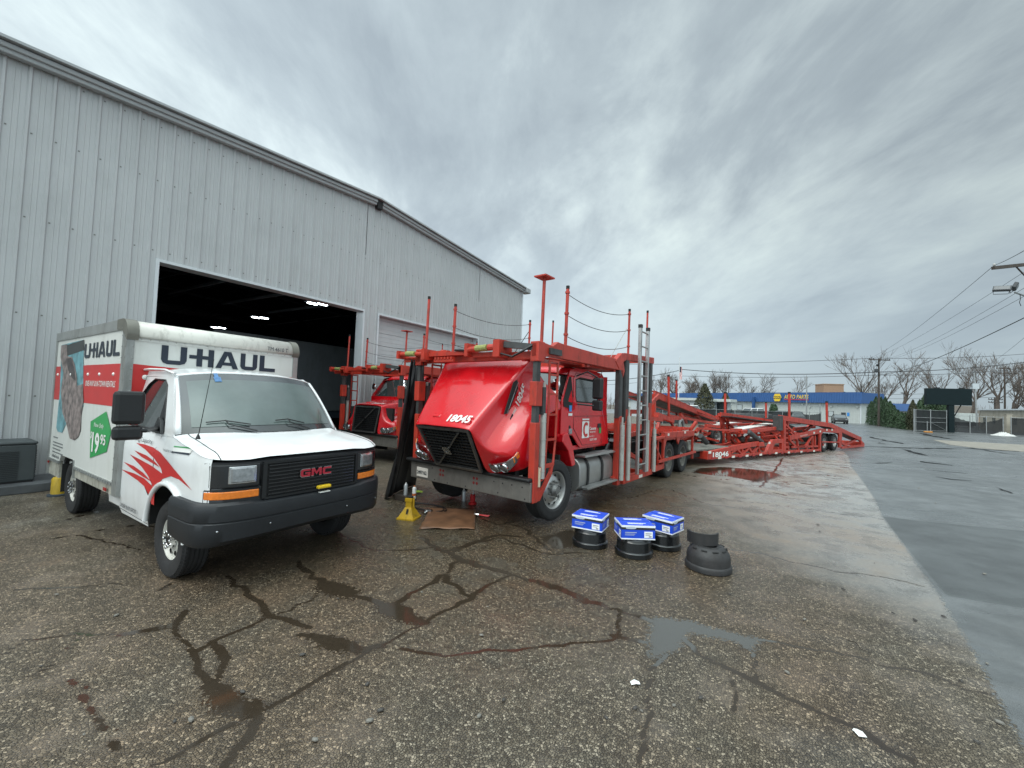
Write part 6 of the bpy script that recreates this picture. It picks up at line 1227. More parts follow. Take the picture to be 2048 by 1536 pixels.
for px, z0, lb, mt in (((811, 990), .10, 'taller silver spray can standing on the dark block behind the yellow jack stand', M_can), ((828, 997), .10, 'white spray can with orange print just right of the taller silver can', mat('white_can', (.70, .70, .68), .35)), ((927, 1002), 0, 'silver spray can standing in the shadow under the truck bumper', M_can)):
    p = gnd(*px, z0); t = thing('spray_can', p, 0, lb, 'spray can', 'spray cans by the truck'); b = MB(); b.lathe([(.001, 0), (.033, .001), (.034, .17), (.026, .19), (.014, .198), (.001, .198)], (0, 0, 0), 'z', 20); cb = b.build('can', mt, t, smooth=40)
    MB().lathe([(.013, .198), (.012, .22), (.001, .222)], (0, 0, 0), 'z', 12).build('nozzle', mat('orange_nozzle', (.5, .12, .03), .4) if 'white' in lb else M_wvin, t)
    if 'white' in lb: MB().lathe([(.0345, .05), (.0345, .09)], (0, 0, 0), 'z', 20).build('can_band', mat('orange_nozzle'), cb, fix=False)
p = gnd(812, 1000, 0); tag(MB().box((-.16, -.12, 0), (.14, .12, .10)).build('block', mat('oily_timber', (.035, .026, .02), .7, var=.4), bevel=.01), 'low dark oily timber block carrying two spray cans', 'block').location = p
cb_ = [gnd(x, y, .004) for x, y in ((862, 1016), (953, 1020), (948, 1060), (900, 1062), (838, 1058))]
rw = []; r = random.Random(3); A4 = [gnd(862, 1017, 0), gnd(952, 1021, 0), gnd(949, 1060, 0), gnd(838, 1059, 0)]
for i in range(13):
    v = i/12; l = A4[0].lerp(A4[3], v); q = A4[1].lerp(A4[2], v); rw.append([tuple(l.lerp(q, u/16)+Vector((r.uniform(-.004, .004), r.uniform(-.004, .004), .016+.012*math.sin(u*.8+v*4)*math.sin(v*7)+r.uniform(0, .004)))) for u in range(17)])
tag(MB().grid(rw).build('cardboard', mat('wet_brown_cardboard', (.15, .072, .036), rough=.5, var=.35, vscale=5, bump=.3, bscale=25), smooth=60, solid=.006), 'flattened wet brown cardboard sheet lying on the asphalt in front of the truck bumper', 'cardboard')
t = thing('air_hose', gnd(855, 1018, .01), 0, 'black air hose coiled on the ground with a shiny metal air tool beside the cardboard', 'air hose')
MB().tube([(.38*math.cos(a)*(1-.02*a)-.05, .20*math.sin(a)*(1-.02*a)+.05, .012+.002*math.sin(3*a)) for a in [k*.25 for k in range(46)]], .009, 6).build('hose', M_rubber, t, smooth=60)
b = MB(); b.tube([(.1, -.15, .02), (.22, -.13, .03)], [.02, .028], 8); b.tube([(.13, -.16, .02), (.17, -.26, .02)], .015, 8); b.build('air_tool', M_chrome, t, smooth=40)
t = thing('pliers', gnd(958, 1031, .01), R_(15), 'pair of pliers with bright red handles lying on the edge of the cardboard', 'pliers')
for s in (-1, 1): MB().tube([(0, 0, .012), (.07, s*.015, .012), (.17, s*.022, .012)], .009, 6).build('handle', mat('red_grip', (.55, .01, .015), .4), t, smooth=50)
MB().tube([(-.09, .0, .012), (.0, 0, .014)], [.006, .018], 6).build('jaw', M_chrome, t)
t = thing('work_glove', gnd(835, 985, .02), .4, 'lime green work glove lying in the dark beside the number plate end of the bumper', 'glove')
b = MB(); b.lathe([(.001, 0), (.045, .004), (.05, .02), (.03, .035), (.001, .038)], (0, 0, 0), 'z', 10)
for k in range(4): b.tube([(.035, -.03+.02*k, .02), (.075, -.034+.023*k, .022), (.10-.01*abs(k-1.5), -.038+.026*k, .012)], [.011, .010, .008], 6)
b.tube([(-.0, .04, .02), (.03, .07, .018)], [.012, .009], 6); b.build('glove_body', mat('lime_fabric', (.45, .62, .08), .8), t, smooth=50)
t = thing('bottle_jack', gnd(945, 1008, 0), 0, 'small red bottle jack in the shadow under the truck behind its bumper', 'jack')
MB().lathe([(.001, 0), (.07, 0), (.07, .03), (.045, .04), (.045, .16), (.03, .17), (.001, .17)], (0, 0, 0), 'z', 18).build('jack_body', mat('red_grip'), t, smooth=35); MB().lathe([(.018, .17), (.018, .26), (.028, .26), (.028, .28), (.001, .28)], (0, 0, 0), 'z', 14).build('ram', M_chrome, t, smooth=35)
# ---------------- far side of the street ----------------
def gd(x, depth): p = at(x, 799+.0375*(x-1024), depth); return Vector((p.x, p.y, 0))
def zat(y, x, depth): return at(x, y, depth).z
class Fr:   # a vertical facade between two ground points: u along it, w up, v out of it
    def __init__(s, a, b): s.o = a; s.u = (b-a).normalized(); s.L = (b-a).length; s.v = Vector((s.u.y, -s.u.x, 0)); s.rz = math.atan2(s.u.y, s.u.x)
def fbox(b, u0, u1, v0, v1, z0, z1): return b.box((u0, v0, z0), (u1, v1, z1))
M_nw = mat('white_ribbed_siding', (.47, .50, .48), rough=.5, var=.06, dirt=((.33, .34, .31), .4)); M_blue = mat('blue_metal_mansard', (.010, .058, .18), rough=.5, var=.1, vscale=.8)
M_grey = mat('pale_grey_render', (.42, .46, .48), rough=.6, var=.06); M_dk = mat('dark_window_glass', (.02, .028, .03), rough=.08, spec=.8); M_tan = mat('tan_block', (.33, .21, .14), rough=.8, var=.08)
M_beige = mat('stained_beige_render', (.36, .33, .27), rough=.8, var=.15, vscale=1.5, dirt=((.16, .14, .11), .7), dscale=1.2); M_galv = mat('galvanised_pipe', (.30, .31, .31), rough=.5, metal=.5, var=.2)
M_pole = mat('weathered_pole_timber', (.060, .048, .040), rough=.85, var=.3, vscale=6); M_bark = mat('grey_brown_bark', (.105, .085, .072), rough=.9, var=.25, vscale=5); M_wire = mat('wire_black', (.02, .02, .022), .6)
# auto parts shop
A_, B_ = gd(1722, 72), gd(1240, 140); fr = Fr(A_, B_); LN = fr.L   # u runs from the right corner to the left end; v<0 is towards us? decide by sign
def shop_frame(): return fr
rz = fr.rz
sh_ = thing('auto_parts_shop', A_, rz, 'long white ribbed auto parts shop with a blue metal mansard roof and yellow lettering', 'shop')
sgn = 1 if (CAM-A_).dot(Vector((-math.sin(rz), math.cos(rz), 0))) > 0 else -1   # side of the facade that faces the yard
b = MB(); n = int(LN/.30)
pts = []
for k in range(n): pts += [(k*.30, 0), (k*.30+.20, 0), (k*.30+.22, sgn*.04), (k*.30+.28, sgn*.04)]
b.grid([[(x, y, 0) for x, y in pts], [(x, y, 3.65) for x, y in pts]]); b.box((.02, -6 if sgn > 0 else .05, 0), (LN, -.05 if sgn > 0 else 6, 5.2)); wl_ = b.build('wall', M_nw, sh_)
MB().box((-.02, -.08 if sgn > 0 else -.06, 0), (.10, .06 if sgn > 0 else .08, 3.6)).build('corner_trim', mat('white_metal_trim'), sh_)
b = MB(); q0, q1 = sgn*.75, sgn*.05; pts0, pts1 = [], []
for k in range(int(LN/.45)):
    for dx, dy in ((0, 0), (.40, 0), (.41, .05), (.44, .05)): pts0.append((-.5+k*.45+dx, q0+sgn*dy, 3.55)); pts1.append((-.15+k*.45*(LN-.15)/(LN+.0)+dx, q1+sgn*dy, 5.45))
b.grid([pts0, pts1]); b.poly([(-.5, q0, 3.55), (-.15, q1, 5.45), (-.15, -sgn*6, 5.45), (-.5, -sgn*6, 3.55)]); b.box((-.5, min(q0, 0), 3.50), (LN, max(q0, 0), 3.56)); b.box((-.2, min(q1, -sgn*.4), 5.43), (LN, max(q1, -sgn*.4), 5.52)); b.build('mansard_roof', M_blue, sh_)
def upx(x):   # distance along the facade at an image column
    d = ray(x, 820); d.z = 0; c = Vector((CAM.x, CAM.y, 0)); n_ = Vector((-math.sin(rz), math.cos(rz), 0)); k = (A_-c).dot(n_)/d.dot(n_); return (c+d*k-A_).dot(fr.u)
def vz(y, x): d = ray(x, y); n_ = Vector((-math.sin(rz), math.cos(rz), 0)); k = (A_-CAM).dot(n_)/d.dot(n_); return (CAM+d*k).z
M_yel2 = mat('yellow_sign_letter', (.75, .50, .03), .4)
rt = (-1, 0, 0) if sgn > 0 else (1, 0, 0); fo_ = sgn*.78
rt = (-1, 0, 0)
u0, u1 = upx(1552.5), upx(1568); c_ = (u0+u1)/2; hw = abs(u0-u1)/2; zc = 4.45
hexa = lambda r_, off: [(c_+hw*r_*x, fo_+sgn*off, zc+.78*r_*z) for x, z in ((-1, 0), (-.62, 1), (.62, 1), (1, 0), (.62, -1), (-.62, -1))]
sgp = MB().prism(hexa(1, 0), (0, sgn*.15, 0)).build('hexagon_sign', M_yel2, sh_); MB().prism([(c_+hw*x*.86, fo_+sgn*.16, zc+z*.26) for x, z in ((-1, -1), (-1, 1), (1, 1), (1, -1))], (0, sgn*.03, 0)).build('sign_band', M_navy, sgp)
text('NAPA', 'lettering', M_yel2, sgp, (c_, fo_+sgn*.20, zc), rt, (0, 0, 1), .42, hw*1.55, bold=.03, depth=.01)
u0, u1 = upx(1574), upx(1623); text('AUTO PARTS', 'lettering', M_yel2, sh_, ((u0+u1)/2, fo_+sgn*.08, 4.62), rt, (0, 0, 1), .80, abs(u0-u1), bold=.012, shear=.2, depth=.02, spacing=1.08)
MB().prism([(u0, fo_, 4.02), (u1, fo_, 3.98), (u1, fo_, 4.08), (u0, fo_, 4.14)], (0, sgn*.06, 0)).build('sign_underline', mat('red_grip'), sh_)
for x0, x1, y0, y1, mt, nm in ((1657, 1668, 822, 833, M_grey, 'window'), (1683, 1692, 825, 833.5, M_dk, 'window'), (1474, 1485, 809, 820, M_grey, 'window'), (1700, 1700, 0, 0, None, '')):
    if mt is None: continue
    a, c = upx(x0), upx(x1); z1_, z0_ = vz(y0, (x0+x1)/2), vz(y1, (x0+x1)/2); a, c = min(a, c), max(a, c)
    w_ = MB().box((a, min(sgn*.05, sgn*.09), z0_), (c, max(sgn*.05, sgn*.09), z1_)).build(nm, mat('dark_frame', (.05, .055, .06), .5), sh_); MB().box((a+.08, min(sgn*.091, sgn*.10), z0_+.08), (c-.08, max(sgn*.091, sgn*.10), z1_-.08)).build('pane', M_dk if mt is M_dk else mat('pale_blind', (.42, .46, .46), .3), w_)
a = upx(1697); MB().box((a-.2, min(sgn*.05, sgn*.08), 1.2), (a+.2, max(sgn*.05, sgn*.08), 1.85)).build('parking_sign', mat('blue_sticker'), sh_)
a, c = sorted((upx(1511), upx(1516))); MB().box((a, min(sgn*.8, sgn*1.1), vz(817, 1513)), (c, max(sgn*.8, sgn*1.1), 4.5)).build('downpipe_cover', M_blue, sh_)
for x, y in ((1606, 809), (1621, 814), (1664, 813), (1716, 814)): a = upx(x); z = vz(y, x); MB().box((a-.15, min(sgn*.05, sgn*.3), z-.12), (a+.15, max(sgn*.05, sgn*.3), z+.12)).build('wall_lamp', M_nw, sh_, bevel=.03)
# lower wing to the right, tan block, small grey office, portico
w1_ = thing('low_shop_wing', gd(1850, 76), Fr(gd(1850, 76), gd(1724, 80)).rz, 'lower pale wing with a blue metal roof edge showing behind the hedge', 'building'); LW = Fr(gd(1850, 76), gd(1724, 80)).L
MB().box((0, -9 if sgn > 0 else 0, 0), (LW, 0 if sgn > 0 else 9, 2.6)).build('wall', mat('pale_tan_wall', (.42, .42, .37), .7, var=.06), w1_)
b = MB(); b.prism([(0, sgn*.5, 2.5), (LW, sgn*.5, 2.5), (LW, 0, 3.9), (0, 0, 3.9)], (0, -sgn*.3, 0)); b.build('roof', M_blue, w1_); MB().box((0, -9 if sgn > 0 else .3, 3.6), (LW, -.3 if sgn > 0 else 9, 3.75)).build('roof_deck', M_grey, w1_)
t = thing('block_tower', gd(1658, 100), R_(20), 'windowless tan block tower with a sloping conveyor rising behind the blue roof', 'tower')
MB().box((-2.1, -2, 0), (2.1, 2, 8.4)).build('tower_body', M_tan, t); MB().box((-2.2, -2.1, 8.4), (2.2, 2.1, 8.6)).build('parapet', M_tan, t); MB().bar((2.1, 0, 7.0), (7.2, .5, 5.0), .6, .5).build('conveyor', mat('dark_frame'), t)
fo = Fr(gd(1390, 58), gd(1262, 66)); t = thing('small_office', gd(1390, 58), fo.rz, 'small flat-roofed pale grey office with a wide window, seen over the ramp deck', 'office')
s_ = 1 if (CAM-gd(1390, 58)).dot(Vector((-math.sin(fo.rz), math.cos(fo.rz), 0))) > 0 else -1
MB().box((0, -7 if s_ > 0 else 0, 0), (fo.L, 0 if s_ > 0 else 7, 2.75)).build('wall', M_grey, t); MB().box((-.4, -7.4 if s_ > 0 else -.4, 2.75), (fo.L+.4, .4 if s_ > 0 else 7.4, 3.1)).build('roof', M_nw, t)
for a in (.8, 4.4): w_ = MB().box((a, min(.0, s_*.06), 1.2), (a+1.5, max(.0, s_*.06), 2.4)).build('window', mat('dark_frame'), t); MB().box((a+.1, min(s_*.061, s_*.07), 1.3), (a+1.4, max(s_*.061, s_*.07), 2.3)).build('pane', mat('pale_blind'), w_)
t = thing('entrance_canopy', gd(1445, 62), fo.rz, 'white flat entrance canopy on square grey posts beside the dark conifer', 'canopy')
MB().box((-1.6, -1.2, 2.75), (1.6, 1.2, 3.15)).build('roof', M_nw, t, bevel=.04)
for x in (-1.1, .9): MB().box((x, -.2, 0), (x+.35, .15, 2.75)).build('post', M_grey, t)
MB().box((-.7, -.1, 0), (.9, -.05, 2.7)).build('glazing', M_dk, t)
# bare trees
def tree_mesh(seed, h, spread=.5, lean=0., trunk_h=.3, den=3):
    r = random.Random(seed); tb, cb = MB(), MB()
    def grow(p, d, ln, rad, lv):
        pts, rs = [p], [rad]; n = 4
        for k in range(n):
            d = (d+Vector((r.uniform(-.09, .09), r.uniform(-.09, .09), r.uniform(-.02, .09)))).normalized(); p = p+d*(ln/n); pts.append(p); rs.append(rad*(1-.45*(k+1)/n))
        (tb if lv == 0 else cb).tube(pts, rs, 5 if lv < 2 else 3, caps=False)
        if lv >= 4: return
        nb = [4, 4, 4, 3][lv]+(den-3)
        for k in range(nb):
            i = min(n, 1+int(r.random()*n)) if k < nb-2 else n
            if lv == 0: i = max(2, i)
            ax = Vector((r.gauss(0, 1), r.gauss(0, 1), r.gauss(0, .3))).normalized(); ang = r.uniform(.3, .75)*(spread+.5)
            nd = (d+ax*math.tan(min(1.1, ang))).normalized(); nd.z = max(nd.z, .22)+.12; grow(pts[i], nd.normalized(), ln*r.uniform(.52, .82), max(.030, rs[i]*r.uniform(.55, .75)), lv+1)
    grow(Vector((0, 0, 0)), Vector((lean, 0, 1)).normalized(), h*trunk_h*1.2, h*.026, 0)
    zs = max(v[2] for v in cb.v); k = h/zs
    tb.v = [(x*k, y*k, z*k) for x, y, z in tb.v]; cb.v = [(x*k, y*k, z*k) for x, y, z in cb.v]
    return tb, cb
def tree(seed, x, depth, h, label, group, **k):
    h = h*1.32; tb, cb = tree_mesh(seed, h, **k); t = thing('bare_tree', gd(x, depth), random.Random(seed).uniform(0, 6) if not k.get('lean') else YAW, label, 'tree', group)
    tb.build('trunk', M_bark, t, fix=False, smooth=60); cb.build('crown', M_bark, t, fix=False); return t
GR = 'bare trees along the street on the right'
for i, (x, dp, h, lb, kw) in enumerate([(1738, 92, 12.8, 'bare tree just left of the timber crossarm pole, right of the shop roof', dict(lean=-.25)), (1722, 104, 10., 'thin bare tree whose low twigs reach over the end of the blue roof', {}), (1775, 98, 10.5, 'slim bare tree between the crossarm pole and the big forked tree', {}), (1803, 94, 13.2, 'tall forked bare tree standing over the dip in the green hedge', dict(spread=.6)),
    (1852, 96, 11., 'leaning bare tree just left of the blank dark sign panel', dict(lean=.3)), (1880, 90, 13.6, 'tallest slim bare tree rising straight behind the blank dark sign', dict(spread=.3, trunk_h=.45)), (1941, 78, 11.6, 'thick-trunked bare tree right of the sign panel with a wide crown', dict(den=4)), (1990, 86, 13.0, 'bare leaning tree behind the beige building, left of the double-arm pole', dict(lean=.25)), (2030, 84, 11., 'bare tree at the right edge behind the double-arm pole', {}), (2052, 74, 9.5, 'bushy bare tree cut by the right edge of the picture', dict(den=4)),
    (2110, 80, 12., 'bare tree further along the street beyond the beige building', {}), (1765, 120, 9., 'small distant bare tree behind the crossarm pole', {})]): tree(100+i, x, dp, h, lb, GR, **kw)
for i, (x, dp, h, lb, kw) in enumerate([(1322, 128, 10.5, 'bare tree farthest left over the shop, beside the ladder', dict(den=4)), (1348, 132, 10., 'pinkish bare tree behind the flagpole', dict(den=4)), (1392, 125, 9.5, 'broad rounded bare tree directly behind the dark conifer', dict(den=4, spread=.7)), (1425, 128, 10.5, 'dense bare tree between the two conifers', dict(den=4, spread=.6)), (1452, 130, 10.4, 'bare tree just right of the second conifer', dict(spread=.5, den=4)), (1492, 126, 9.6, 'left bare tree of the wide clump in the middle of the blue roof', dict(den=4, spread=.7)), (1522, 124, 9.8, 'right bare tree of the wide clump in the middle of the blue roof', dict(den=4, spread=.7)), (1592, 122, 9.6, 'lone small bare tree above the yellow shop lettering', dict(spread=.4)), (1372, 140, 9., 'low bare tree half hidden beside the flagpole', dict(den=4))]): tree(140+i, x, dp, h, lb, 'bare trees behind the blue roofed shop', **kw)
# distant scrub
b = MB(); r = random.Random(77)
for k in range(1600):
    p = gd(r.uniform(900, 2700), r.uniform(140, 165)); h = r.uniform(2, 6.5); q = p+Vector((r.uniform(-.8, .8), r.uniform(-.8, .8), h)); b.tube([p, (p+q)/2+Vector((r.uniform(-.3, .3), 0, 0)), q], [.09, .06, .03], 3, caps=False)
    m2 = (p+q)/2; b.tube([m2, m2+Vector((r.uniform(-1.4, 1.4), r.uniform(-1, 1), r.uniform(.8, 2)))], [.05, .02], 3, caps=False)
o = b.build('distant_scrub', M_bark, fix=False); tag(o, 'far thicket of bare scrub beyond the street', 'scrub'); o['kind'] = 'stuff'
# evergreens
M_leaf = [mat('arborvitae_leaf', (.030, .062, .024), rough=.7, var=.55, vscale=2.5), mat('brown_conifer_leaf', (.050, .052, .026), rough=.8, var=.5, vscale=2.5)]
def leafy(seed, h, rad, n=2600, taper=.55, sz=.09):
    r = random.Random(seed); b = MB(); lumps = [(r.uniform(0, 6.28), r.uniform(.1, .95), r.uniform(.75, 1.18)) for _ in range(16)]
    for k in range(n):
        t_ = r.random()**.85; z = h*t_; a = r.uniform(0, 6.283); rr_ = rad*(1-t_**2.2*taper*1.75 if t_ < .999 else .1); rr_ = max(.05, rr_)
        f = 1.0
        for la, lz, lf in lumps:
            dz = (t_-lz)*3; da = math.atan2(math.sin(a-la), math.cos(a-la)); w_ = math.exp(-(dz*dz+da*da)*3); f += (lf-1)*w_*1.6
        d = r.uniform(.62, 1.03)*f; p = Vector((math.cos(a)*rr_*d, math.sin(a)*rr_*d, z)); s_ = sz*r.uniform(.6, 1.5)
        u = Vector((r.gauss(0, 1), r.gauss(0, 1), r.gauss(0, 1))).normalized(); v = u.cross(Vector((math.cos(a), math.sin(a), .8))).normalized()
        b.add([p-u*s_*.5, p+v*s_*.6, p+u*s_+Vector((0, 0, s_*.8)), p-v*s_*.5], [(0, 1, 2, 3)])
    return b
tmpl = []
def evergreen(x, dp, h, rad, label, cat, group, seed, mi=0, name='arborvitae', n=2600, taper=.55, sz=.09):
    t = thing(name, gd(x, dp), seed, label, cat, group); leafy(seed, h, rad, n, taper, sz).build('crown', M_leaf[mi], t, fix=False); MB().tube([(0, 0, 0), (0, 0, h*.6)], [.10, .03], 6).build('trunk', M_bark, t); return t
hed = [(1743, 66, 3.1, .95), (1752, 64, 3.7, 1.0), (1762, 62, 3.6, 1.0), (1771, 60, 3.55, 1.0), (1780, 58, 3.0, .95), (1788, 56, 2.5, .85), (1796, 54.5, 2.0, .7), (1804, 53, 1.75, .6), (1811, 52, 1.7, .6), (1818, 50.5, 1.9, .65), (1826, 50, 3.0, .75), (1840, 52, 3.1, .9), (1850, 52, 3.7, 1.1), (1862, 52, 4.0, 1.2), (1876, 52, 3.6, 1.2), (1888, 52, 3.2, 1.0)]
hl_ = ['leftmost green arborvitae of the hedge, beside the shop driveway', 'second arborvitae from the left end of the hedge, tall and full', 'third arborvitae from the left in the hedge, tall with a notched top', 'fourth arborvitae from the left, under the slim bare tree', 'fifth arborvitae from the left where the hedge starts to drop', 'sixth arborvitae from the left on the falling slope of the hedge', 'seventh arborvitae from the left, knee of the hedge slope', 'eighth arborvitae from the left, low in the dip of the hedge', 'ninth arborvitae from the left, lowest of the whole hedge', 'tenth arborvitae from the left, small one beside the brown plant', 'brown-tinged tall arborvitae standing left of the pipe gate', 'dark arborvitae directly behind the left post of the pipe gate', 'tall dark arborvitae behind the middle of the pipe gate', 'tallest dark arborvitae, right behind the gate and left of the sign panel', 'dark arborvitae behind the sign panel left edge', 'dark arborvitae just behind the green sign post']
for i, ((x, dp, h, rad), lb) in enumerate(zip(hed, hl_)): evergreen(x, dp, h*1.2, rad, lb, 'hedge plant', 'green arborvitae hedge plants', 200+i, 1 if i == 10 else 0, n=3000 if h > 2.5 else 1800)
evergreen(1409, 55, 4.9, 1.35, 'tall ragged olive conifer between the grey office and the white canopy', 'conifer', None, 230, 1, 'conifer', 3600, .52, .13)
evergreen(1451, 64, 4.2, 1.1, 'narrower olive conifer standing behind the white entrance canopy', 'conifer', None, 231, 1, 'conifer', 2600, .52, .12)
evergreen(1547.5, 68, 2.75, .85, 'clipped rounded dark green bush against the white shop wall', 'bush', None, 232, 0, 'bush', 2600, .35, .09)
# poles, wires
def upole(x, dp, h, label, arms, name='utility_pole', r0_=.15, group='timber utility poles across the street', rz_=None, mt=None):
    p = gd(x, dp); t = thing(name, p, YAW if rz_ is None else rz_, label, 'utility pole', group); MB().tube([(0, 0, 0), (0, 0, h)], [r0_, r0_*.65], 10).build('pole', mt or M_pole, t, smooth=50)
    for z, hw in arms:
        ar = MB().box((-hw, -.16, z-.07), (hw, -.04, z+.07)).build('crossarm', M_pole, t)
        for k in (-.95, -.55, .55, .95): MB().lathe([(.035, 0), (.05, .06), (.03, .16), (.001, .17)], (hw*k, -.1, z+.07), 'z', 8).build('insulator', M_under, ar)
        for s in (-1, 1): MB().bar((s*hw*.55, -.1, z-.05), (0, -.1, z-.6), .03, .03).build('brace', M_pole, t)
    return t
up1 = upole(1757.5, 60, 9.95, 'dark timber pole with one wide crossarm and a small transformer, right of the shop', [(9.75, 1.55)]); MB().lathe([(.001, 0), (.22, 0), (.24, .05), (.24, .5), (.001, .55)], (-.38, 0, 7.9), 'z', 14).build('transformer', mat('dark_frame'), up1, smooth=40); MB().box((-.3, -.1, 8.8), (.0, .1, 9.1)).build('fuse_box', M_under, up1)
upole(2010, 84, 12.4, 'double-arm timber pole above the beige building near the right edge', [(11.1, 2.35), (12.1, 1.1)], r0_=.18)
upole(1808, 95, 7.2, 'short distant pole with a small arm low over the hedge dip', [(6.8, .8)], r0_=.12)
upole(1990, 70, 5.4, 'stub pole with two short dark arms over the beige building roof', [(5.0, 1.2), (4.5, 1.2)], r0_=.16)
t = thing('lamp_post', gd(1955, 60), 0, 'plain grey metal post with a pale box standing before the thick bare tree', 'lamp post'); MB().tube([(0, 0, 0), (-.3, 0, 8.4)], [.12, .07], 10).build('post', M_galv, t, smooth=50); MB().box((-.5, -.2, 6.0), (.15, .2, 6.8)).build('meter_box', M_grey, t)
t = thing('thin_pole', gd(1613, 60), 0, 'slim grey metal pole standing in front of the blue shop roof', 'pole'); MB().tube([(0, 0, 0), (0, 0, 6.7)], .075, 8).build('post', M_galv, t, smooth=50); MB().lathe([(.001, 6.7), (.09, 6.7), (.06, 6.8), (.001, 6.82)], (0, 0, 0), 'z', 8).build('cap', M_galv, t); MB().box((-.25, -.25, 0), (.25, .25, .05)).build('base_plate', M_galv, t)
t = thing('flagpole', gd(1357, 68), YAW, 'white flagpole with a limp red, white and blue flag above the small office', 'flagpole'); MB().tube([(0, 0, 0), (0, 0, 9.9)], [.08, .05], 8).build('pole', mat('white_pole', (.55, .56, .56), .4), t, smooth=50)
r = random.Random(5); 
for k in range(7):
    MB().grid([[(.06+.055*k+.01, -.05+.05*math.sin(z*3+k), 8.4-.0*z-z*.42) for z in range(6)], [(.06+.055*(k+1), -.05+.05*math.sin(z*3+k+1), 8.38-z*.42) for z in range(6)]]).build('flag_stripe', M_red if k % 2 == 0 else M_wvin, t, solid=.01)
MB().grid([[(.05, -.10, 8.45-z*.3) for z in range(4)], [(.26, -.12, 8.43-z*.3) for z in range(4)]]).build('flag_field', M_navy, t, solid=.01); MB().lathe([(.001, 9.88), (.09, 9.95), (.001, 10.05)], (0, 0, 0), 'z', 10).build('finial', M_chrome, t, smooth=60)
# near pole out of frame with its arm and floodlights
np_ = gd(2100, 18.); tN = thing('utility_pole', np_, YAW+.1, 'near timber pole whose crossarm and floodlights reach in at the right edge', 'utility pole')
MB().tube([(0, 0, 0), (0, 0, 7.6)], [.17, .12], 12).build('pole', M_pole, tN, smooth=50)
def inN(p): v = Vector(p)-np_; a = -(YAW+.1); return Vector((v.x*math.cos(a)-v.y*math.sin(a), v.x*math.sin(a)+v.y*math.cos(a), v.z))
a, c = inN(at(1986, 536, 17.0)), inN(at(2215, 512, 18.6)); ar = MB().bar(a, c, .11, .13).build('crossarm', M_pole, tN)
MB().lathe([(.03, 0), (.05, .05), (.05, .09), (.03, .14), (.001, .15)], a+Vector((.06, 0, .06)), 'z', 10).build('insulator', mat('pale_insulator', (.35, .35, .34), .3), ar, smooth=40)
MB().bar(a.lerp(c, .18), Vector((0, 0, a.z-.9)), .04, .04).build('brace', M_pole, tN)
for (px, dz, s) in (((2031, 573), 0, 1), ((2004, 577), 0, -1)):
    q = inN(at(*px, 16.8)); e = bpy.data.objects.new('floodlight', None); C.objects.link(e); e.parent = tN; e.location = q; e.rotation_euler = (R_(25*s), R_(8), R_(35 if s > 0 else -60))
    MB().box((-.25, -.05, -.11), (.25, .07, .11)).build('housing', mat('dark_frame'), e, bevel=.015); MB().box((-.21, -.062, -.08), (.21, -.052, .08)).build('lens', mat('pale_lens', (.10, .11, .115), .3), e)
    b = MB(); b.tube([(-.22, .0, -.10), (-.2, .05, -.24), (.2, .05, -.24), (.22, .0, -.10)], .012, 6); b.build('bracket', M_rubber, e)
q = inN(at(2030, 585, 16.9)); MB().tube([q, Vector((0, 0, q.z-.05))], .035, 8).build('lamp_arm', M_galv, tN)
b = MB(); q = inN(at(2040, 588, 16.9)); b.tube([q, q+Vector((.02, 0, -.2)), q+Vector((-.03, 0, -.35)), q+Vector((.04, 0, -.5))], .012, 6); b.build('hanging_cable', M_rubber, tN)
P1 = lambda dx: gd(1757.5, 60)+Vector((math.cos(YAW)*dx, math.sin(YAW)*dx, 9.95))
def wire(p, q, sag, label, rad=.014): tag(MB().tube(catenary(p, q, sag, 18), rad, 4).build('power_line', M_wire), label, 'wire', 'overhead wires')
wire(at(1988, 531, 17.0), P1(-1.45), .5, 'highest overhead wire, from the near crossarm tip down to the far crossarm', .012)
wire(at(1988, 531, 17.0), at(2100, 470, 8), .05, 'overhead wire running from the near crossarm tip out of the top right', .010)
for k, ((xa, ya), dq, z, lb) in enumerate((((2048, 553), -1.0, 0, 'second overhead wire down, passing just above the floodlights'), ((2048, 588), 1.0, -.05, 'third overhead wire down, meeting the floodlight bracket'), ((2048, 607), 1.45, -.05, 'fourth overhead wire down, just below the floodlights'))): wire(at(xa+60, ya-48, 16), P1(dq)+Vector((0, 0, z)), .5, lb, .010)
wire(at(2100, 610, 15), gd(1757.5, 60)+Vector((0, 0, 7.6)), .6, 'thickest dark overhead cable at the right edge, sloping to the far pole', .022)
wire(at(2100, 632, 20), at(1930, 755, 70), .5, 'lowest faint overhead wire crossing in front of the right hand trees', .010)
lx = lambda x, y, d: at(x, y, d)
wire(lx(1180, 728, 70), lx(1757, 716, 60), .35, 'thin long wire along the top, left of the crossarm pole', .03); wire(lx(1757, 716, 60), lx(2130, 700, 70), .5, 'thin long wire along the top, right of the crossarm pole', .03)
wire(lx(1180, 762, 72), lx(1366, 739, 72), .5, 'cable bundle rising left of the flagpole', .05); wire(lx(1366, 739, 72), lx(1757, 744, 60), .55, 'sagging cable bundle between the flagpole and the crossarm pole', .055); wire(lx(1757, 744, 60), lx(2130, 712, 70), .6, 'cable bundle right of the crossarm pole, across the tree crowns', .05)
wire(lx(1180, 770, 75), lx(1366, 752, 75), .4, 'lower thin cable left of the flagpole', .025); wire(lx(1366, 752, 75), lx(1757, 750, 60), .3, 'lower thin cable between the flagpole and the crossarm pole', .03); wire(lx(1757, 750, 60), lx(2130, 726, 70), .6, 'lower thin cable right of the crossarm pole', .03)
wire(lx(1700, 790, 110), lx(2120, 776, 110), .4, 'distant low wire crossing behind the trees above the hedge', .04); wire(lx(1700, 797, 110), lx(2120, 790, 110), .4, 'lowest distant wire just above the hedge tops', .04)
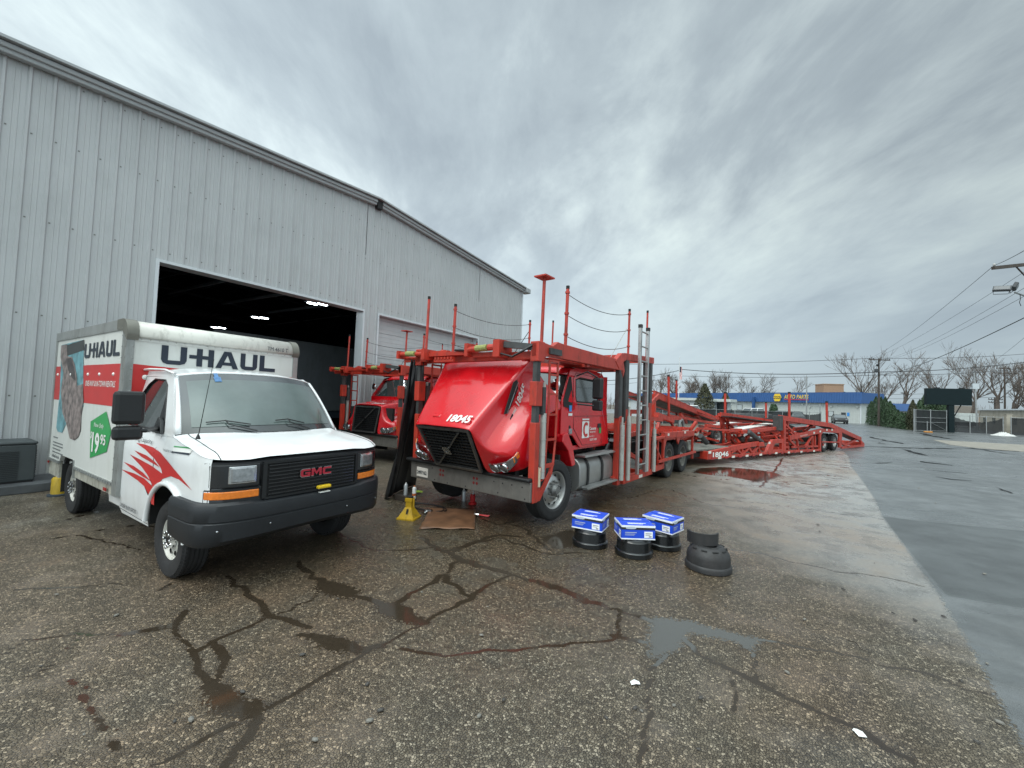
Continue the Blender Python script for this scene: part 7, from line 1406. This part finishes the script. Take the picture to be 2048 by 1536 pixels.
# sign, gate, fences
sp_ = gd(1901, 47); t = thing('blank_sign', sp_, YAW+R_(-45+24), 'blank dark green sign panel on one thick square post', 'sign')
zT, zB = zat(777, 1897, 47), zat(810, 1897, 47); hwS = 1.98
MB().box((-.24, -.24, 0), (.24, .24, zB+.05)).build('post', mat('dark_green_metal', (.004, .012, .014), rough=.6, spec=.2, var=.1), t, bevel=.02)
MB().box((-hwS-.25, -.28, zB), (hwS-.25, .28, zT)).build('panel', mat('dark_green_metal'), t, bevel=.03)
MB().box((-1.4, -.2, zT), (-1.0, .2, zT+.12)).build('lamp_box', M_under, t); MB().box((.8, -.2, zT), (1.2, .2, zT+.12)).build('lamp_box', M_under, t); MB().bar((.2, 0, 1.6), (.9, 0, zB), .08, .08).build('brace', M_under, t)
M_scr = bpy.data.materials.new('black_windscreen_mesh'); M_scr.use_nodes = True; nt = M_scr.node_tree; bs = nt.nodes['Principled BSDF']; bs.inputs['Base Color'].default_value = (.010, .012, .014, 1); bs.inputs['Roughness'].default_value = .7; bs.inputs['Alpha'].default_value = .88
def gfence(name, a, b_, h, label, screen=True, group=None, sag=0., posts=3, top=None, hz=None):
    f = Fr(a, b_); t = thing(name, a, f.rz, label, 'fence' if 'fence' in name else 'gate', group); Ln = f.L
    for k in range(posts): x = Ln*k/(posts-1); MB().tube([(x, 0, 0), (x, 0, h+.1)], .045, 8).build('post', M_galv, t, smooth=50)
    MB().tube([(0, 0, h), (Ln, 0, h)], .025, 6).build('rail', M_galv, t)
    if screen:
        n = 24; rows = [[(Ln*i/n, .05+.05*math.sin(i*1.3), z) for i in range(n+1)] for z in (0.05,)]
        rows.append([(Ln*i/n, .08+.06*math.sin(i*.9+1), h*.5) for i in range(n+1)]); rows.append([(Ln*i/n, .05, h-.03-sag*4*(i/n)*(1-i/n)-(.12*abs(math.sin(i*1.9)) if sag else 0)) for i in range(n+1)]); MB().grid(rows).build('screen', M_scr, t, smooth=60)
    return t, Ln
g1, Lg = gfence('pipe_gate', gd(1828, 45.5), gd(1893, 47), 2.45, 'tall open pipe gate with black mesh standing left of the green sign post', True, posts=3)
for z in (.15, 1.1, 1.6): MB().tube([(0, -.02, z), (Lg, -.02, z)], .028, 6).build('rail', M_galv, g1)
MB().tube([(Lg/2, 0, 1.1), (Lg, 0, .2)], .02, 6).build('brace', M_galv, g1); MB().tube([(Lg*.38, -.05, 0), (Lg*.38, -.05, 1.2)], .04, 6).build('post', M_galv, g1)
for x in (.15, .3): MB().tube([(x, 0, 0), (x, 0, 2.5)], .03, 6).build('post', M_galv, g1)
gfence('mesh_fence', gd(1908, 47.2), gd(2006, 45.5), 1.95, 'chain fence with sagging black mesh right of the green sign post', True, 'mesh screened fences', .55, 4)
gfence('mesh_fence', gd(2022, 45), gd(2260, 40), 1.95, 'chain fence with taut black mesh at the right edge beyond the concrete pillar', True, 'mesh screened fences', 0., 5)
gfence('mesh_fence', gd(1392, 44), gd(1592, 56), 1.65, 'long black mesh fence in front of the parked pickup and the grey car', True, 'mesh screened fences', 0., 7)
gfence('mesh_fence', gd(1290, 40), gd(1390, 44), 1.65, 'black mesh fence stretch behind the ladder and the ramp deck', True, 'mesh screened fences', 0., 4)
gfence('mesh_fence', gd(1594, 56), gd(1642, 60), 1.7, 'short end stretch of mesh fence beside the slim grey pole', True, 'mesh screened fences', .25, 3)
t = thing('barrier', gd(1640, 62), fr.rz, 'white and dark swing barrier arm on a post near the shop door', 'barrier'); MB().tube([(0, 0, 0), (0, 0, 3.0)], .07, 8).build('post', M_galv, t); MB().tube([(0, 0, 2.7), (4.2, 0, 2.75)], .05, 6).build('arm', M_galv, t)
t = thing('concrete_pillar', gd(2016, 46), .2, 'rough pale concrete pillar between the sagging and the taut black mesh', 'pillar'); MB().box((-.22, -.2, 0), (.24, .2, 2.3)).build('shaft', M_beige, t, bevel=.02); MB().box((-.27, -.25, 2.3), (.29, .25, 2.36)).build('cap', M_beige, t)
b = MB(); rg2 = random.Random(6); rows = []
for i in range(9):
    rows.append([((.95-.1*i)*math.cos(a_)*rg2.uniform(.85, 1.15), (.5-.05*i)*math.sin(a_)*rg2.uniform(.85, 1.1), .05*i*rg2.uniform(.8, 1.1)) for a_ in [k*2*math.pi/18 for k in range(18)]])
b.grid(rows, close=True); o = b.build('gravel_heap', mat('pale_gravel', (.50, .50, .48), .9, var=.3, vscale=14), smooth=70); o.location = gd(2006, 43.5); tag(o, 'low heap of pale gravel at the foot of the concrete pillar', 'gravel heap')
o = MB().box((-.35, -.2, 0), (.35, .2, .16)).build('sandbag', mat('orange_sandbag', (.42, .19, .05), .8, var=.2), bevel=.07); o.location = gd(1856, 44.3); tag(o, 'orange sandbag lying at the foot of the pipe gate', 'sandbag')
struct(MB().prism([tuple(gnd(x, y, .0)) for x, y in ((1866, 880), (1905, 882), (2048, 890), (2400, 905), (2400, 925), (2048, 904), (1950, 896), (1900, 890))], (0, 0, .02)).build('pavement', ground_slab if False else mat('pale_concrete_apron', (.24, .22, .185), rough=.6, var=.2, vscale=2, dirt=((.12, .11, .09), .5)), fix=True))
# beige building, brown house, white container
fb_ = Fr(gd(1959, 66), gd(2120, 47)); t = thing('beige_workshop', gd(1959, 66), fb_.rz, 'low stained beige building with small square windows at the right edge', 'building')
s_ = 1 if (CAM-gd(1959, 66)).dot(Vector((-math.sin(fb_.rz), math.cos(fb_.rz), 0))) > 0 else -1
MB().box((0, -9 if s_ > 0 else 0, 0), (fb_.L, 0 if s_ > 0 else 9, 3.0)).build('wall', M_beige, t); MB().box((-.2, -9.2 if s_ > 0 else -.25, 3.0), (fb_.L+.2, .25 if s_ > 0 else 9.2, 3.18)).build('roof', mat('white_metal_trim'), t)
for k in range(9):
    x = 1.6+k*3.3; 
    if x < fb_.L-1: w_ = MB().box((x, min(0, s_*.05), 1.05), (x+.9, max(0, s_*.05), 1.85)).build('window', mat('dark_frame'), t); MB().box((x-.1, min(0, s_*.12), 1.85), (x+1.0, max(0, s_*.12), 2.15)).build('lintel', M_beige, t); MB().box((x+.08, min(s_*.051, s_*.06), 1.12), (x+.82, max(s_*.051, s_*.06), 1.78)).build('pane', M_dk, w_)
t = thing('brown_house', gd(1932, 92), YAW, 'low brown roofed house behind the sign and the white container', 'house'); MB().box((-4.5, 0, 0), (4.5, 6, 2.6)).build('wall', M_tan, t); MB().prism([(-5, -.4, 2.5), (-5, 3, 4.4), (-5, 6.4, 2.5)], (10, 0, 0)).build('roof', mat('brown_shingle', (.10, .085, .07), .8, var=.2), t)
t = thing('white_container', gd(1938, 72), YAW, 'white box container standing between the sign post and the beige building', 'container'); MB().box((-1.6, 0, .9), (1.7, 2.2, 2.5)).build('body', M_nw, t, bevel=.03); MB().box((-1.5, .2, .3), (1.6, 2, .9)).build('chassis', M_under, t); MB().box((.6, -.02, 1.0), (.66, .0, 2.4)).build('door_bar', M_galv, t)
# parked vehicles
def car(name, loc, rz_, label, prof, roof, wd, paint, roofpaint=None, wheels=(.9, 3.6), r_=.34, cat='car'):
    t = thing(name, loc, rz_, label, cat); hw = wd/2
    MB().prism([(x, -hw, z) for x, z in prof], (0, wd, 0)).build('body', paint, t, bevel=.07, smooth=50)
    lo, hi = roof[:2], roof[2:]; g = [(roof[0], -hw*.94), (roof[1], -hw*.94)]
    gv = [(roof[0][0], -hw*.95, roof[0][1]), (roof[1][0], -hw*.80, roof[1][1]), (roof[2][0], -hw*.80, roof[2][1]), (roof[3][0], -hw*.95, roof[3][1])]
    gv2 = [(x, -y, z) for x, y, z in gv]; b = MB(); b.add(gv+gv2, [(0, 1, 2, 3), (7, 6, 5, 4), (0, 4, 5, 1), (3, 2, 6, 7), (1, 5, 6, 2)]); b.build('cabin_glass', M_dglass, t, bevel=.03)
    rp = MB(); rp.add([(gv[1][0]-.02, -hw*.80, gv[1][2]-.03), (gv[2][0]+.02, -hw*.80, gv[2][2]-.03), (gv[2][0]+.02, hw*.80, gv[2][2]-.03), (gv[1][0]-.02, hw*.80, gv[1][2]-.03), (gv[1][0]+.05, -hw*.74, gv[1][2]+.05), (gv[2][0]-.05, -hw*.74, gv[2][2]+.05), (gv[2][0]-.05, hw*.74, gv[2][2]+.05), (gv[1][0]+.05, hw*.74, gv[1][2]+.05)], [(0, 1, 5, 4), (1, 2, 6, 5), (2, 3, 7, 6), (3, 0, 4, 7), (4, 5, 6, 7)]); rp.build('roof', roofpaint or paint, t, bevel=.03)
    for s in (-1, 1):
        for k in range(3):
            f = (.0, .48, 1.)[k]; a, c = Vector(gv[0]).lerp(Vector(gv[3]), f), Vector(gv[1]).lerp(Vector(gv[2]), f); a.y *= -s*-1 if 0 else 1; a = Vector((a.x, s*abs(a.y)+s*.01, a.z)); c = Vector((c.x, s*abs(c.y)+s*.01, c.z)); MB().bar(a, c, .07, .03).build('roof_pillar', roofpaint or paint, t)
        for x in wheels:
            q = MB(); q.lathe([(.05, -.11), (r_*.95, -.11), (r_, -.08), (r_, .08), (r_*.95, .11), (r_*.65, .11), (r_*.6, .07), (.05, .07)], (x, s*(hw-.08), r_), 'y', 22); q.build('wheel', M_tyre, t, smooth=40); q = MB(); q.lathe([(r_*.62, .08*s), (r_*.5, .11*s), (.02, .12*s)], (x, s*(hw-.08), r_), 'y', 18); q.build('hubcap', M_alu, t, smooth=40)
        MB().box((prof[-1][0]-.0 if 0 else max(p[0] for p in prof)-.06, s*hw*.75-.16, .68), (max(p[0] for p in prof)+.015, s*hw*.75+.16, .84)).build('tail_lamp', mat('red_reflector'), t, bevel=.02); MB().box((min(p[0] for p in prof)-.015, s*hw*.75-.16, .62), (min(p[0] for p in prof)+.06, s*hw*.75+.16, .76)).build('headlamp', M_lens, t, bevel=.02)
    MB().box((max(p[0] for p in prof)-.02, -.26, .62), (max(p[0] for p in prof)+.02, .26, .76)).build('number_plate', M_reflw, t)
    return t
M_blk = mat('black_car_paint', (.010, .011, .012), rough=.4, coat=.15); M_gry = mat('grey_car_paint', (.09, .095, .10), rough=.35, coat=.3); M_wcar = mat('white_car_paint', (.70, .71, .71), rough=.25, coat=.8)
sedan = [(0, .28), (0, .72), (.12, .84), (1.2, .96), (3.9, .98), (4.65, .92), (4.72, .5), (4.68, .28)]
car('parked_car', gd(1683, 66), YAW+R_(58), 'black sedan parked nose away beside the white shop door', sedan, [(1.15, .92), (1.9, 1.42), (3.2, 1.42), (4.0, .95)], 1.78, M_blk)
suv = [(0, .35), (0, .9), (.2, 1.05), (1.3, 1.12), (4.6, 1.15), (4.75, .9), (4.75, .35)]
car('parked_car', gd(1538, 56), YAW+R_(8), 'dark grey estate car parked behind the black mesh fence right of the pickup', suv, [(1.1, 1.08), (1.75, 1.72), (4.3, 1.72), (4.7, 1.12)], 1.9, M_gry, wheels=(.95, 3.8), r_=.38)
pk = [(0, .45), (0, 1.05), (.15, 1.18), (1.6, 1.22), (5.6, 1.25), (5.7, .5)]
car('parked_pickup', gd(1468, 58), YAW+R_(6), 'white pickup truck with a tall cab parked behind the black mesh fence', pk, [(1.5, 1.18), (2.15, 1.92), (3.9, 1.95), (4.15, 1.2)], 1.95, M_wcar, wheels=(1.0, 4.6), r_=.42, cat='pickup truck')
car('parked_van', gd(1316, 46), YAW+R_(5), 'white van cab parked behind the mesh fence beneath the ramp deck', suv, [(.6, 1.08), (1.3, 1.95), (4.3, 1.98), (4.6, 1.12)], 1.9, M_wcar, wheels=(.95, 3.8), r_=.38, cat='van')
